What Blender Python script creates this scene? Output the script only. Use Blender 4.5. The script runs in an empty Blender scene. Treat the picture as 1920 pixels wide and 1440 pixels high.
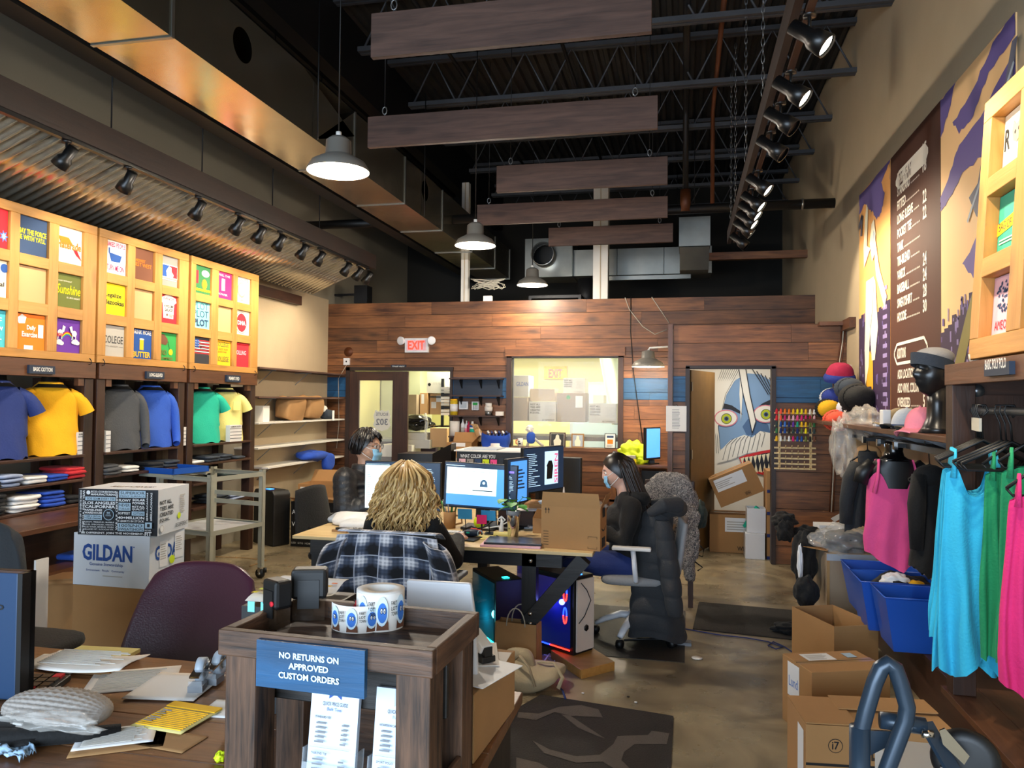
import bpy,math,random
from mathutils import Vector,Matrix,noise
S = bpy.context.scene
COL = S.collection
random.seed(7)
pi = math.pi
# ---------------------------------------------------------------- camera
FPX = 1442.0
_dir = lambda px,py: Vector(((px-960)/FPX,-(py-720)/FPX,-1.0))
AY = _dir(1280,756).normalized(); AZ = AY.cross(_dir(280,746)).normalized()
if AZ.y < 0: AZ = -AZ
AX = AY.cross(AZ)
CAM = Vector((0,0,1.65))
cd = bpy.data.cameras.new('camera'); cam = bpy.data.objects.new('camera',cd); COL.objects.link(cam)
cd.sensor_width = 36; cd.lens = FPX/1920*36; cd.clip_start = .05; cd.clip_end = 100
Rm = Matrix((AX,AY,AZ)).to_4x4()
cam.matrix_world = Matrix.Translation(CAM) @ Rm
S.camera = cam
# ---------------------------------------------------------------- light, world, exposure
S.view_settings.view_transform = 'Standard'; S.view_settings.look = 'None'
S.view_settings.gamma = 1; S.view_settings.use_curve_mapping = False
S.view_settings.exposure = 0.92
w = bpy.data.worlds.new('world'); S.world = w; w.use_nodes = True
w.node_tree.nodes['Background'].inputs[0].default_value = (.55,.7,1,1)
w.node_tree.nodes['Background'].inputs[1].default_value = .3
def lamp(kind,loc,power,color,size=.1,target=None,spot=60,blend=.5,sy=None,name='lamp_light'):
    l = bpy.data.lights.new(name,kind); l.energy = power; l.color = color
    if kind == 'AREA':
        l.size = size
        if sy: l.shape = 'RECTANGLE'; l.size_y = sy
    else: l.shadow_soft_size = size
    if kind == 'SPOT': l.spot_size = math.radians(spot); l.spot_blend = blend
    o = bpy.data.objects.new(name,l); COL.objects.link(o); o.location = loc
    if target is not None:
        o.rotation_euler = (Vector(target)-Vector(loc)).to_track_quat('-Z','Y').to_euler()
    return o
WARM = (1,.84,.62); NEUT = (1,.90,.76); COOL = (.66,.82,1)
# daylight through the shop front behind the camera
lamp('AREA',(-1.6,-2.9,1.7),290,COOL,5.6,(-1.6,5,1.2),sy=2.4,name='shopfront_daylight')
# workroom behind the window and store room behind the open door have their own ceiling lights
lamp('AREA',(-2.6,11.6,2.55),95,(1,.95,.68),2.6,(-2.6,11.6,0),sy=.8,name='workroom_light')
lamp('AREA',(.55,8.95,2.38),12,NEUT,.8,(.55,9.3,0),sy=.5,name='store_room_light')
# ---------------------------------------------------------------- geometry from the camera's view: pixel -> point on a plane of the room
def _ray(px,py):
    d = _dir(px,py); return Vector((d.dot(AX),d.dot(AY),d.dot(AZ)))
def PX(px,py,x): r = _ray(px,py); return CAM + r*(x/r.x)
def PY(px,py,y): r = _ray(px,py); return CAM + r*(y/r.y)
def PZ(px,py,z): r = _ray(px,py); return CAM + r*((z-1.65)/r.z)
XR,XL,YB,YD = 1.63,-5.05,10.3,8.38
# ---------------------------------------------------------------- materials
def lin(c):
    if isinstance(c,str): c = [int(c[i:i+2],16)/255 for i in (0,2,4)]
    return tuple((v/12.92 if v <= .04045 else ((v+.055)/1.055)**2.4) for v in c) + (1,)
MATS = {}
def nt(m):
    m.use_nodes = True; t = m.node_tree; return t,t.nodes['Principled BSDF']
def N(t,kind,**k):
    n = t.nodes.new(kind)
    for a,v in k.items():
        if a.startswith('i_'):
            key = a[2:]; n.inputs[int(key) if key.isdigit() else key.replace('_',' ')].default_value = v
        else: setattr(n,a,v)
    return n
def mat(name,c,rough=.6,metal=0,bump=0,bscale=60,var=0,vscale=3,emit=0,alpha=1,trans=0,sheen=0,coat=0,isl=0):
    if name in MATS: return MATS[name]
    m = bpy.data.materials.new(name); t,b = nt(m); L = t.links.new
    b.inputs['Base Color'].default_value = lin(c); b.inputs['Roughness'].default_value = rough
    b.inputs['Metallic'].default_value = metal
    if trans: b.inputs['Transmission Weight'].default_value = trans
    if sheen: b.inputs['Sheen Weight'].default_value = sheen
    if coat: b.inputs['Coat Weight'].default_value = coat
    if emit: b.inputs['Emission Color'].default_value = lin(c); b.inputs['Emission Strength'].default_value = emit
    if alpha < 1: b.inputs['Alpha'].default_value = alpha
    if var or bump or isl:
        tc = N(t,'ShaderNodeTexCoord')
    src = None
    if var:
        n = N(t,'ShaderNodeTexNoise',i_Scale=vscale,i_Detail=5.0); L(tc.outputs['Object'],n.inputs['Vector'])
        mr = N(t,'ShaderNodeMapRange'); mr.inputs['To Min'].default_value = 1-var; mr.inputs['To Max'].default_value = 1+var
        mr.inputs['From Min'].default_value = .3; mr.inputs['From Max'].default_value = .7
        L(n.outputs['Fac'],mr.inputs['Value'])
        mx = N(t,'ShaderNodeVectorMath',operation='SCALE'); mx.inputs[0].default_value = lin(c)[:3]
        L(mr.outputs[0],mx.inputs['Scale']); L(mx.outputs[0],b.inputs['Base Color'])
    if bump:
        n2 = N(t,'ShaderNodeTexNoise',i_Scale=bscale,i_Detail=3.0); L(tc.outputs['Object'],n2.inputs['Vector'])
        bp = N(t,'ShaderNodeBump',i_Strength=bump,i_Distance=.01); L(n2.outputs['Fac'],bp.inputs['Height']); L(bp.outputs[0],b.inputs['Normal'])
    MATS[name] = m; return m
def wood(name,c1,c2,axis='x',rough=.45,scale=1.0,knots=.6,isl=.35,contrast=1.0,metal=0):
    """sawn timber: grain along axis, knots, each board a little different"""
    if name in MATS: return MATS[name]
    m = bpy.data.materials.new(name); t,b = nt(m); L = t.links.new
    tc = N(t,'ShaderNodeTexCoord'); geo = N(t,'ShaderNodeNewGeometry')
    off = N(t,'ShaderNodeVectorMath',operation='SCALE'); off.inputs[0].default_value = (13.1,7.7,9.3); L(geo.outputs['Random Per Island'],off.inputs['Scale'])
    ad = N(t,'ShaderNodeVectorMath',operation='ADD'); L(tc.outputs['Object'],ad.inputs[0]); L(off.outputs[0],ad.inputs[1])
    mp = N(t,'ShaderNodeMapping'); s = {'x': (1,14,14),'y': (14,1,14),'z': (14,14,1)}[axis]
    mp.inputs['Scale'].default_value = [v*scale for v in s]; L(ad.outputs[0],mp.inputs['Vector'])
    n = N(t,'ShaderNodeTexNoise',i_Scale=2.2,i_Detail=8.0,i_Roughness=.62,i_Distortion=.6); L(mp.outputs[0],n.inputs['Vector'])
    mp2 = N(t,'ShaderNodeMapping'); s2 = {'x': (2.2,5,5),'y': (5,2.2,5),'z': (5,5,2.2)}[axis]
    mp2.inputs['Scale'].default_value = [v*scale for v in s2]; L(ad.outputs[0],mp2.inputs['Vector'])
    n2 = N(t,'ShaderNodeTexNoise',i_Scale=.8,i_Detail=3.0); L(mp2.outputs[0],n2.inputs['Vector'])
    vo = N(t,'ShaderNodeTexVoronoi',i_Scale=.75); L(mp2.outputs[0],vo.inputs['Vector'])
    kr = N(t,'ShaderNodeMapRange'); kr.inputs['From Min'].default_value = .05; kr.inputs['From Max'].default_value = .2
    kr.inputs['To Min'].default_value = 1-knots; kr.inputs['To Max'].default_value = 1; L(vo.outputs['Distance'],kr.inputs['Value'])
    cr = N(t,'ShaderNodeValToRGB'); e = cr.color_ramp.elements
    e[0].position = .5-.2/contrast; e[0].color = lin(c1); e[1].position = .5+.2/contrast; e[1].color = lin(c2)
    mixf = N(t,'ShaderNodeMath',operation='MULTIPLY_ADD'); mixf.inputs[1].default_value = .55
    L(n.outputs['Fac'],mixf.inputs[0])
    m3 = N(t,'ShaderNodeMath',operation='MULTIPLY'); m3.inputs[1].default_value = .45; L(n2.outputs['Fac'],m3.inputs[0]); L(m3.outputs[0],mixf.inputs[2])
    L(mixf.outputs[0],cr.inputs['Fac'])
    ir = N(t,'ShaderNodeMapRange'); ir.inputs['To Min'].default_value = 1-isl; ir.inputs['To Max'].default_value = 1+isl; L(geo.outputs['Random Per Island'],ir.inputs['Value'])
    mm = N(t,'ShaderNodeMath',operation='MULTIPLY'); L(ir.outputs[0],mm.inputs[0]); L(kr.outputs[0],mm.inputs[1])
    sc = N(t,'ShaderNodeVectorMath',operation='SCALE'); L(cr.outputs[0],sc.inputs[0]); L(mm.outputs[0],sc.inputs['Scale']); L(sc.outputs[0],b.inputs['Base Color'])
    bp = N(t,'ShaderNodeBump',i_Strength=.35,i_Distance=.004); L(n.outputs['Fac'],bp.inputs['Height']); L(bp.outputs[0],b.inputs['Normal'])
    b.inputs['Roughness'].default_value = rough
    MATS[name] = m; return m
for ax in 'xyz':
    wood('beam_wood_'+ax,'120a06','2e1a10',ax,.6,isl=.2)
    wood('plank_'+ax,'3c2010','945f36',ax,.5,isl=.33,contrast=1.25)
    wood('dark_wood_'+ax,'1e0f08','482a1a',ax,.5,isl=.25)
    wood('pine_'+ax,'a3702e','cb9550',ax,.45,isl=.08,knots=.4)
    wood('walnut_'+ax,'3a2114','6e452b',ax,.4,isl=.15)
    wood('grey_wood_'+ax,'2e1f19','684c40',ax,.7,isl=.2,knots=.5)
    wood('ply_'+ax,'c4a268','ead09c',ax,.5,isl=.06,knots=.3)
    wood('ebony_'+ax,'0c0b0a','2b2622',ax,.5,isl=.2,contrast=1.6)
    wood('rustic_'+ax,'1c120c','70503a',ax,.55,scale=2.2,isl=.12,contrast=1.5,knots=.3)
wood('blue_plank','133a58','1f5f90','x',.5,isl=.15,knots=.4)
wood('navy_plank','0c1a2c','14283f','x',.5,isl=.1,knots=.3)
mat('black','0a0a0b',.5); mat('black_gloss','08080a',.2); mat('steel','8c8f92',.35,.9); mat('galv','9a9a94',.3,.85,bump=.15,bscale=4,var=.18,vscale=2.5)
mat('dark_steel','18181a',.5,.4); mat('white','e8e6e0',.6); mat('paper','e6e0d8',.8); mat('cardboard','a87c4c',.85,var=.07,bump=.1,bscale=30)
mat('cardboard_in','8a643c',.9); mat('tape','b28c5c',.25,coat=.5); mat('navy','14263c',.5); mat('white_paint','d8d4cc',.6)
mat('chrome','d8d8d8',.12,1); mat('grey_plastic','7c7f83',.5); mat('light_plastic','d9dade',.35)
mat('glass','ffffff',.02,trans=0,alpha=.12); mat('ink','151515',.7); mat('blue_ink','1d4f9c',.7); mat('rope','b9b2a2',.9)
mat('duct','b8b09c',.22,.95,bump=.5,bscale=2.2,var=.12,vscale=1.5)
mat('bulb','fff2d6',.5,emit=14); mat('bulb_white','fff6e6',.5,emit=7); mat('shade_in','fff0d8',.6,emit=1.2)
G = lambda n: MATS[n]
# ---------------------------------------------------------------- mesh builder
TEXTC = {}
def text_mesh(s,bold):
    k = (s,bold)
    if k not in TEXTC:
        c = bpy.data.curves.new('t','FONT'); c.body = s; c.resolution_u = 2; c.offset = bold; c.align_x = 'CENTER'; c.space_line = .95
        o = bpy.data.objects.new('t',c); me = bpy.data.meshes.new_from_object(o)
        vs = [v.co.copy() for v in me.vertices]; fs = [tuple(p.vertices) for p in me.polygons]
        bpy.data.objects.remove(o); bpy.data.curves.remove(c); bpy.data.meshes.remove(me)
        if not vs: vs = [Vector((0,0,0))]*3
        x0 = min(v.x for v in vs); x1 = max(v.x for v in vs); y0 = min(v.y for v in vs); y1 = max(v.y for v in vs)
        TEXTC[k] = ([((v.x-x0)/max(x1-x0,1e-6),(v.y-y0)/max(y1-y0,1e-6)) for v in vs],fs)
    return TEXTC[k]
class MB:
    def __init__(s,T=None):
        s.v = []; s.f = []; s.mi = []; s.sm = []; s.mats = []; s.T = T or Matrix()
    def m(s,name):
        if name not in s.mats: s.mats.append(name)
        return s.mats.index(name)
    def add(s,vs,fs,mt,smooth=False):
        o = len(s.v); T = s.T
        s.v += [T @ Vector(v) for v in vs]; i = s.m(mt)
        for f in fs: s.f.append([o+a for a in f]); s.mi.append(i); s.sm.append(smooth)
        return s
    def box(s,x0,x1,y0,y1,z0,z1,mt,R=None):
        x0,x1 = sorted((x0,x1)); y0,y1 = sorted((y0,y1)); z0,z1 = sorted((z0,z1))
        vs = [Vector((x,y,z)) for z in (z0,z1) for y in (y0,y1) for x in (x0,x1)]
        if R is not None:
            c = Vector(((x0+x1)/2,(y0+y1)/2,(z0+z1)/2)); vs = [c + R @ (v-c) for v in vs]
        return s.add(vs,[(0,2,3,1),(4,5,7,6),(0,1,5,4),(2,6,7,3),(0,4,6,2),(1,3,7,5)],mt)
    def bar(s,a,b,w,h,mt,up=(0,0,1)):
        a = Vector(a); b = Vector(b); d = (b-a).normalized(); u = Vector(up)
        if abs(d.dot(u)) > .99: u = Vector((1,0,0))
        r = d.cross(u).normalized(); u = r.cross(d)
        vs = [p + r*(i*w/2) + u*(j*h/2) for p in (a,b) for i,j in ((-1,-1),(1,-1),(1,1),(-1,1))]
        return s.add(vs,[(0,1,2,3),(4,7,6,5),(0,4,5,1),(1,5,6,2),(2,6,7,3),(3,7,4,0)],mt)
    def tube(s,pts,r,mt,n=8,closed=False,cap=True,flat=1):
        pts = [Vector(p) for p in pts]; k = len(pts); rs = r if isinstance(r,(list,tuple)) else [r]*k
        vs = []; prev = None
        for i,p in enumerate(pts):
            if closed: d = pts[(i+1) % k]-pts[i-1]
            else: d = pts[min(i+1,k-1)]-pts[max(i-1,0)]
            d = d.normalized() if d.length else Vector((0,0,1))
            if prev is None:
                prev = Vector((0,0,1)) if abs(d.z) < .9 else Vector((1,0,0))
            a = (prev - d*prev.dot(d)).normalized(); prev = a; c = d.cross(a)
            for j in range(n):
                t = 2*pi*j/n; vs.append(p + a*math.cos(t)*rs[i]*flat + c*math.sin(t)*rs[i])
        fs = []
        for i in range(k if closed else k-1):
            for j in range(n):
                i2 = (i+1) % k; fs.append((i*n+j,i*n+(j+1) % n,i2*n+(j+1) % n,i2*n+j))
        if cap and not closed: fs += [tuple(range(n))[::-1],tuple(range((k-1)*n,k*n))]
        return s.add(vs,fs,mt,True)
    def cyl(s,a,b,r,mt,r2=None,n=16): return s.tube([a,b],[r,r if r2 is None else r2],mt,n)
    def lathe(s,prof,c,mt,n=20,axis=(0,0,1),cap=False):
        c = Vector(c); q = Vector((0,0,1)).rotation_difference(Vector(axis)); vs = []; k = len(prof)
        for r,z in prof:
            for j in range(n): t = 2*pi*j/n; vs.append(c + q @ Vector((r*math.cos(t),r*math.sin(t),z)))
        fs = [(i*n+j,i*n+(j+1) % n,(i+1)*n+(j+1) % n,(i+1)*n+j) for i in range(k-1) for j in range(n)]
        if cap: fs += [tuple(range(n))[::-1],tuple(range((k-1)*n,k*n))]
        return s.add(vs,fs,mt,True)
    def ell(s,c,r,mt,n=12,k=8,R=None,fn=None):
        c = Vector(c); vs = []; r = r if isinstance(r,(tuple,list)) else (r,r,r)
        for i in range(k+1):
            p = pi*i/k
            for j in range(n):
                t = 2*pi*j/n; v = Vector((r[0]*math.sin(p)*math.cos(t),r[1]*math.sin(p)*math.sin(t),r[2]*math.cos(p)))
                if fn: v = fn(v)
                if R is not None: v = R @ v
                vs.append(c+v)
        return s.add(vs,[(i*n+j,(i+1)*n+j,(i+1)*n+(j+1) % n,i*n+(j+1) % n) for i in range(k) for j in range(n)],mt,True)
    def grid(s,fn,nu,nv,mt,smooth=True,cu=False):
        vs = [fn(i/(nu-0 if cu else nu),j/nv) for i in range(nu + (0 if cu else 1)) for j in range(nv+1)]
        K = nv+1; cnt = nu if cu else nu
        tot = nu if cu else nu+1
        return s.add(vs,[(i*K+j,((i+1) % tot)*K+j,((i+1) % tot)*K+j+1,i*K+j+1) for i in range(cnt) for j in range(nv)],mt,smooth)
    def prism(s,pts,d,mt,smooth=False):
        """pts: ordered 3-D outline, d: extrusion vector"""
        pts = [Vector(p) for p in pts]; d = Vector(d); n = len(pts)
        return s.add(pts+[p+d for p in pts],[tuple(range(n))[::-1],tuple(range(n,2*n))]+[(i,(i+1) % n,n+(i+1) % n,n+i) for i in range(n)],mt,smooth)
    def build(s,name,parent=None,bevel=0,solid=0,sub=0,disp=0):
        me = bpy.data.meshes.new(name); W = WM.get(parent)
        vs = s.v
        if W is not None: I = W.inverted(); vs = [I @ v for v in vs]; o = None
        elif vs:
            a = [min(v[i] for v in vs) for i in range(3)]; b = [max(v[i] for v in vs) for i in range(3)]
            o = Vector(((a[0]+b[0])/2,(a[1]+b[1])/2,a[2])); vs = [v-o for v in vs]
        me.from_pydata([tuple(v) for v in vs],[],s.f)
        for n in s.mats: me.materials.append(G(n))
        me.polygons.foreach_set('material_index',s.mi); me.polygons.foreach_set('use_smooth',s.sm); me.update()
        ob = bpy.data.objects.new(name,me); COL.objects.link(ob)
        if parent: ob.parent = parent; WM[ob] = W
        else: ob.location = o; WM[ob] = Matrix.Translation(o)
        if solid: md = ob.modifiers.new('solid','SOLIDIFY'); md.thickness = solid; md.offset = 0
        if bevel: md = ob.modifiers.new('bevel','BEVEL'); md.width = bevel; md.segments = 2; md.limit_method = 'ANGLE'
        if sub: md = ob.modifiers.new('sub','SUBSURF'); md.levels = sub; md.render_levels = sub
        return ob
WM = {}
class Surf:
    """flat lettering and artwork on a surface: p0 lower-left corner, u along, v up, sizes w,h in metres; drawn in 0..1 x 0..1"""
    def __init__(s,mb,p0,u,v,w,h):
        s.mb = mb; s.p = Vector(p0); s.u = Vector(u).normalized()*w; s.v = Vector(v).normalized()*h; s.n = s.u.cross(s.v).normalized(); s.k = 1; s.w = w; s.h = h
    def at(s,a,b,k=0): return s.p + s.u*a + s.v*b + s.n*k
    def poly(s,pts,mt):
        s.k += 1; z = .0006*s.k + .0004
        s.mb.add([s.at(a,b,z) for a,b in pts],[tuple(range(len(pts)))],mt); return s
    def rect(s,a0,b0,a1,b1,mt): return s.poly([(a0,b0),(a1,b0),(a1,b1),(a0,b1)],mt)
    def circ(s,a,b,r,mt,ry=None,n=16):
        q = s.w/s.h; ry = ry if ry is not None else r*q
        return s.poly([(a+r*math.cos(2*pi*i/n),b+ry*math.sin(2*pi*i/n)) for i in range(n)],mt)
    def line(s,pts,wd,mt):
        q = s.w/s.h
        for (a,b),(c,d) in zip(pts,pts[1:]):
            dx = c-a; dy = (d-b)/q; l = math.hypot(dx,dy) or 1; nx = -dy/l*wd/2; ny = dx/l*wd/2*q
            s.poly([(a-nx,b-ny),(c-nx,d-ny),(c+nx,d+ny),(a+nx,b+ny)],mt)
            s.k -= 1
        s.k += 1; return s
    def text(s,t,a0,b0,a1,b1,mt,bold=.02,skew=0):
        s.k += 1; z = .0006*s.k + .0004; vs,fs = text_mesh(t,bold)
        s.mb.add([s.at(a0+(a1-a0)*x + skew*y*(a1-a0),b0+(b1-b0)*y,z) for x,y in vs],fs,mt); return s
    def lines(s,a0,b0,a1,b1,n,mt,fill=.45,rag=.3):
        h = (b1-b0)/n
        for i in range(n): s.rect(a0,b0+h*i,a1-(a1-a0)*rag*random.random(),b0+h*(i+fill),mt); s.k -= 1
        s.k += 1; return s
# ---------------------------------------------------------------- things and their tags
def tag(o,label=None,cat=None,group=None,kind=None):
    if label: o['label'] = label
    if cat: o['category'] = cat
    if group: o['group'] = group
    if kind: o['kind'] = kind
    return o
def thing(name,label,cat,loc=(0,0,0),rz=0,group=None):
    o = bpy.data.objects.new(name,None); COL.objects.link(o); o.location = loc; o.rotation_euler = (0,0,rz); o.empty_display_size = .05
    WM[o] = Matrix.Translation(Vector(loc)) @ Matrix.Rotation(rz,4,'Z'); return tag(o,label,cat,group)
def solo(mb,name,label,cat,group=None,**k): return tag(mb.build(name,**k),label,cat,group)
def struct(mb,name,**k): return tag(mb.build(name,**k),kind='structure')
def copy_tree(o,loc=None,rz=None,label=None,parent=None):
    c = o.copy(); COL.objects.link(c); c.parent = parent
    if loc is not None: c.location = loc
    if rz is not None: c.rotation_euler = (0,0,rz)
    if label: c['label'] = label
    for ch in list(o.children): copy_tree(ch,parent=c)
    return c
RZ = lambda a: Matrix.Rotation(a,3,'Z')
def loc4(x,y,z,rz=0,rx=0,ry=0): return Matrix.Translation((x,y,z)) @ Matrix.Rotation(rz,4,'Z') @ Matrix.Rotation(ry,4,'Y') @ Matrix.Rotation(rx,4,'X')
# ================================================================ STRUCTURE
m = bpy.data.materials.new('concrete'); MATS['concrete'] = m; t,b = nt(m); L = t.links.new
tc = N(t,'ShaderNodeTexCoord'); n1 = N(t,'ShaderNodeTexNoise',i_Scale=2.2,i_Detail=8.0,i_Distortion=1.2); L(tc.outputs['Object'],n1.inputs['Vector'])
cr = N(t,'ShaderNodeValToRGB'); e = cr.color_ramp.elements; e[0].position = .28; e[0].color = lin('665b48'); e[1].position = .72; e[1].color = lin('a89878')
L(n1.outputs['Fac'],cr.inputs['Fac']); L(cr.outputs[0],b.inputs['Base Color'])
n2 = N(t,'ShaderNodeTexNoise',i_Scale=5.0,i_Detail=5.0); L(tc.outputs['Object'],n2.inputs['Vector'])
mr = N(t,'ShaderNodeMapRange'); mr.inputs['To Min'].default_value = .12; mr.inputs['To Max'].default_value = .5; L(n2.outputs['Fac'],mr.inputs['Value']); L(mr.outputs[0],b.inputs['Roughness'])
mat('wall_beige','b3a184',.85,bump=.12,bscale=40,var=.03); mat('wall_grey','8a8272',.85,bump=.1,bscale=40)
mat('wall_dark','24221e',.9); mat('wall_yellow','d6cf8a',.8); mat('deck','3a3733',.55,.5,var=.15); mat('joist','4d4d50',.5,.4,var=.15)
mat('trim_dark','2b1a11',.5)
b_ = MB().box(XL-.3,XR+.3,-3.2,14,-.1,0,'concrete'); struct(b_,'floor')
struct(MB().box(XR,XR+.15,-3.2,14,0,5.5,'wall_beige'),'wall_right')
struct(MB().box(XL-.15,XL,-3.2,14,0,5.5,'wall_grey'),'wall_left')
struct(MB().box(XL,XR,13.6,13.75,0,5.5,'wall_dark'),'wall_far')
# shop front behind the camera: low wall, posts, glass
b_ = MB().box(XL,XR,-3.2,-3.05,0,.5,'wall_beige').box(XL,XR,-3.2,-3.05,2.95,5.5,'wall_beige')
for x in (XL+.1,-4.5,XR-.55): b_.box(x-.1,x+.1,-3.2,-3.05,.5,2.95,'wall_beige')
struct(b_,'wall_front')
# corrugated metal deck, ribs along the room
def fcor(u,v):
    x = XL-.1 + u*(XR-XL+.2); ph = (u*60) % 1; z = 5.42 + (.04 if ph < .5 else 0); return (x,-3.2+v*17.2,z)
b_ = MB(); n = 60; vs = []; fs = []
for i in range(n):
    x = XL-.1 + i*(XR-XL+.2)/n; d = (XR-XL+.2)/n
    for k,(dx_,z) in enumerate(((0,5.46),(.35*d,5.46),(.5*d,5.42),(.85*d,5.42))): vs += [(x+dx_,-3.2,z),(x+dx_,14,z)]
fs = [(2*i,2*i+1,2*i+3,2*i+2) for i in range(len(vs)//2-1)]
b_.add(vs,fs,'deck'); b_.box(XL-.2,XR+.2,-3.2,14,5.5,5.6,'deck'); struct(b_,'ceiling')
# ---- timber partition at the back (planks as one wall), openings for door, window
def planks(b,x0,x1,z0,z1,y,rows,mt='plank_x',holes=(),h=None,blue=None,bm='blue_plank',th=.02):
    zs = [z0+(z1-z0)*i/rows for i in range(rows+1)]
    cutsz = sorted(set(zs + [q for hh in holes for q in hh[2:]] + (list(blue) if blue else [])))
    segs = {}
    for i in range(rows):
        cx = [x0]; x = x0 + random.uniform(.4,1.6)
        while x < x1-.2: cx.append(x); x += random.uniform(1.2,2.4)
        segs[i] = cx+[x1]
    for i in range(rows):
        za,zb = zs[i],zs[i+1]
        cz = [za]+[q for q in cutsz if za+.004 < q < zb-.004]+[zb]
        for a,c in zip(cz,cz[1:]):
            zm = (a+c)/2; mt_ = bm if blue and blue[0] < zm < blue[1] else mt
            cuts = list(segs[i])
            for hx0,hx1,hz0,hz1 in holes:
                if hz0 < zm < hz1: cuts += [hx0,hx1]
            cuts = sorted(set(cuts))
            for p,q in zip(cuts,cuts[1:]):
                xm = (p+q)/2
                if any(hx0 < xm < hx1 and hz0 < zm < hz1 for hx0,hx1,hz0,hz1 in holes): continue
                e = .0025 if c-a > .03 else 0
                b.box(p+.001,q-.001,y,y+th+random.uniform(0,.004),a+e,c-e,mt_)
WINX0,WINX1,WINZ0,WINZ1 = -2.29,-.84,1.04,2.25
D1X0,D1X1,D1Z = -4.66,-3.17,2.07
b_ = MB(); planks(b_,XL,XR,0,3.04,YB,17,holes=[(WINX0,WINX1,WINZ0,WINZ1),(D1X0,D1X1,-1,D1Z)],blue=(1.69,1.975))
hs = [(XL,D1X0,0,3.04),(D1X0,D1X1,D1Z,3.04),(D1X1,WINX0,0,3.04),(WINX0,WINX1,0,WINZ0),(WINX0,WINX1,WINZ1,3.04),(WINX1,XR,0,3.04)]
for a,c,d,e_ in hs: b_.box(a,c,YB+.026,YB+.12,d,e_,'wall_dark')
struct(b_,'wall_back')
D2X0,D2X1,D2Z = .07,.90,2.02
b_ = MB(); planks(b_,-.1,XR,0,2.48,YD,13,holes=[(D2X0,D2X1,-1,D2Z)],blue=(1.665,1.935))
for a,c,d,e_ in [(-.1,D2X0,0,2.48),(D2X0,D2X1,D2Z,2.48),(D2X1,XR,0,2.48)]: b_.box(a,c,YD+.026,YD+.1,d,e_,'wall_dark')
# side of the projecting store room
b_.box(-.14,-.08,YD+.03,YB,0,2.48,'wall_beige'); b_.box(-.14,XR,YD+.02,YB,2.44,2.48,'wall_dark')
struct(b_,'wall_store')
struct(MB().bar((-.13,YD-.012,0),(-.13,YD-.012,2.49),.045,.05,'walnut_z'),'trim_1')
# door and window trims
b_ = MB()
for x in (D2X0-.02,D2X1+.02): b_.box(x-.022,x+.022,YD-.03,YD+.1,0,D2Z+.02,'trim_dark')
b_.box(D2X0-.04,D2X1+.04,YD-.03,YD+.1,D2Z-.004,D2Z+.03,'trim_dark'); struct(b_,'trim_2')
b_ = MB()
for x in (WINX0-.035,WINX1+.035): b_.box(x-.035,x+.035,YB-.03,YB+.13,WINZ0-.04,WINZ1+.02,'dark_wood_z')
b_.box(WINX0-.07,WINX1+.07,YB-.03,YB+.13,WINZ1,WINZ1+.02,'trim_dark')
b_.box(WINX0-.09,WINX1+.09,YB-.04,YB,WINZ1+.02,WINZ1+.14,'plank_x'); b_.box(WINX0-.09,WINX1+.09,YB-.10,YB+.13,WINZ0-.045,WINZ0,'plank_x')
b_.box(WINX0-.09,WINX1+.09,YB-.04,YB,WINZ0-.17,WINZ0-.045,'plank_x'); struct(b_,'window_frame')
struct(MB().box(WINX0,WINX1,YB+.05,YB+.056,WINZ0,WINZ1,'glass'),'window_1')
# sliding glazed door leaf (left half), right half open
b_ = MB(); XM = -3.88
b_.box(D1X0-.06,D1X0,YB-.05,YB+.13,0,D1Z+.05,'trim_dark').box(D1X0-.06,D1X1+.05,YB-.05,YB+.13,D1Z,D1Z+.05,'trim_dark').box(D1X1,D1X1+.04,YB-.03,YB+.13,0,D1Z,'trim_dark')
struct(b_,'trim_3')
d1 = MB(); GX0,GX1 = D1X0+.14,XM-.13
d1.box(D1X0,GX0,YB-.04,YB+.0,.02,D1Z-.01,'dark_wood_z').box(GX1,XM+.1,YB-.04,YB,.02,D1Z-.01,'dark_wood_z').box(GX0,GX1,YB-.04,YB,D1Z-.14,D1Z-.01,'dark_wood_x').box(GX0,GX1,YB-.04,YB,.02,.3,'dark_wood_x')
do = struct(d1,'door_1')
tag(MB().box(GX0,GX1,YB-.022,YB-.018,.3,D1Z-.14,'glass').build('glass_pane',do))
# shield-shaped route decal, seen from behind (mirrored)
mat('decal','d8d6c8',.6); b_ = MB(); c = PY(716,790,YB-.03)
s_ = Surf(b_,(c.x-.13,YB-.03,c.z-.14),(1,0,0),(0,0,1),.26,.3)
s_.poly([(.12,1),(.3,.93),(.5,1),(.7,.93),(.88,1),(1,.72),(.93,.5),(1,.28),(.85,.1),(.5,0),(.15,.1),(0,.28),(.07,.5),(0,.72)],'decal')
s_.text('ROUTE',.85,.72,.15,.88,'grey_plastic'); s_.text('302',.85,.28,.15,.6,'grey_plastic',.03)
b_.build('route_decal',do)
# open door leaf of the store room, swung inwards
mat('door_brown','6e5128',.5,var=.1,vscale=8)
d2 = MB(loc4(D2X0+.02,YD+.1,0,math.radians(70))); d2.box(0,.80,0,.04,.02,D2Z-.01,'door_brown'); do2 = struct(d2,'door_2')
for z in (.3,1.05,1.78): MB(loc4(D2X0+.02,YD+.1,0,math.radians(70))).box(-.012,.02,-.012,.0,z,z+.1,'chrome').build('hinge',do2)
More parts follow.
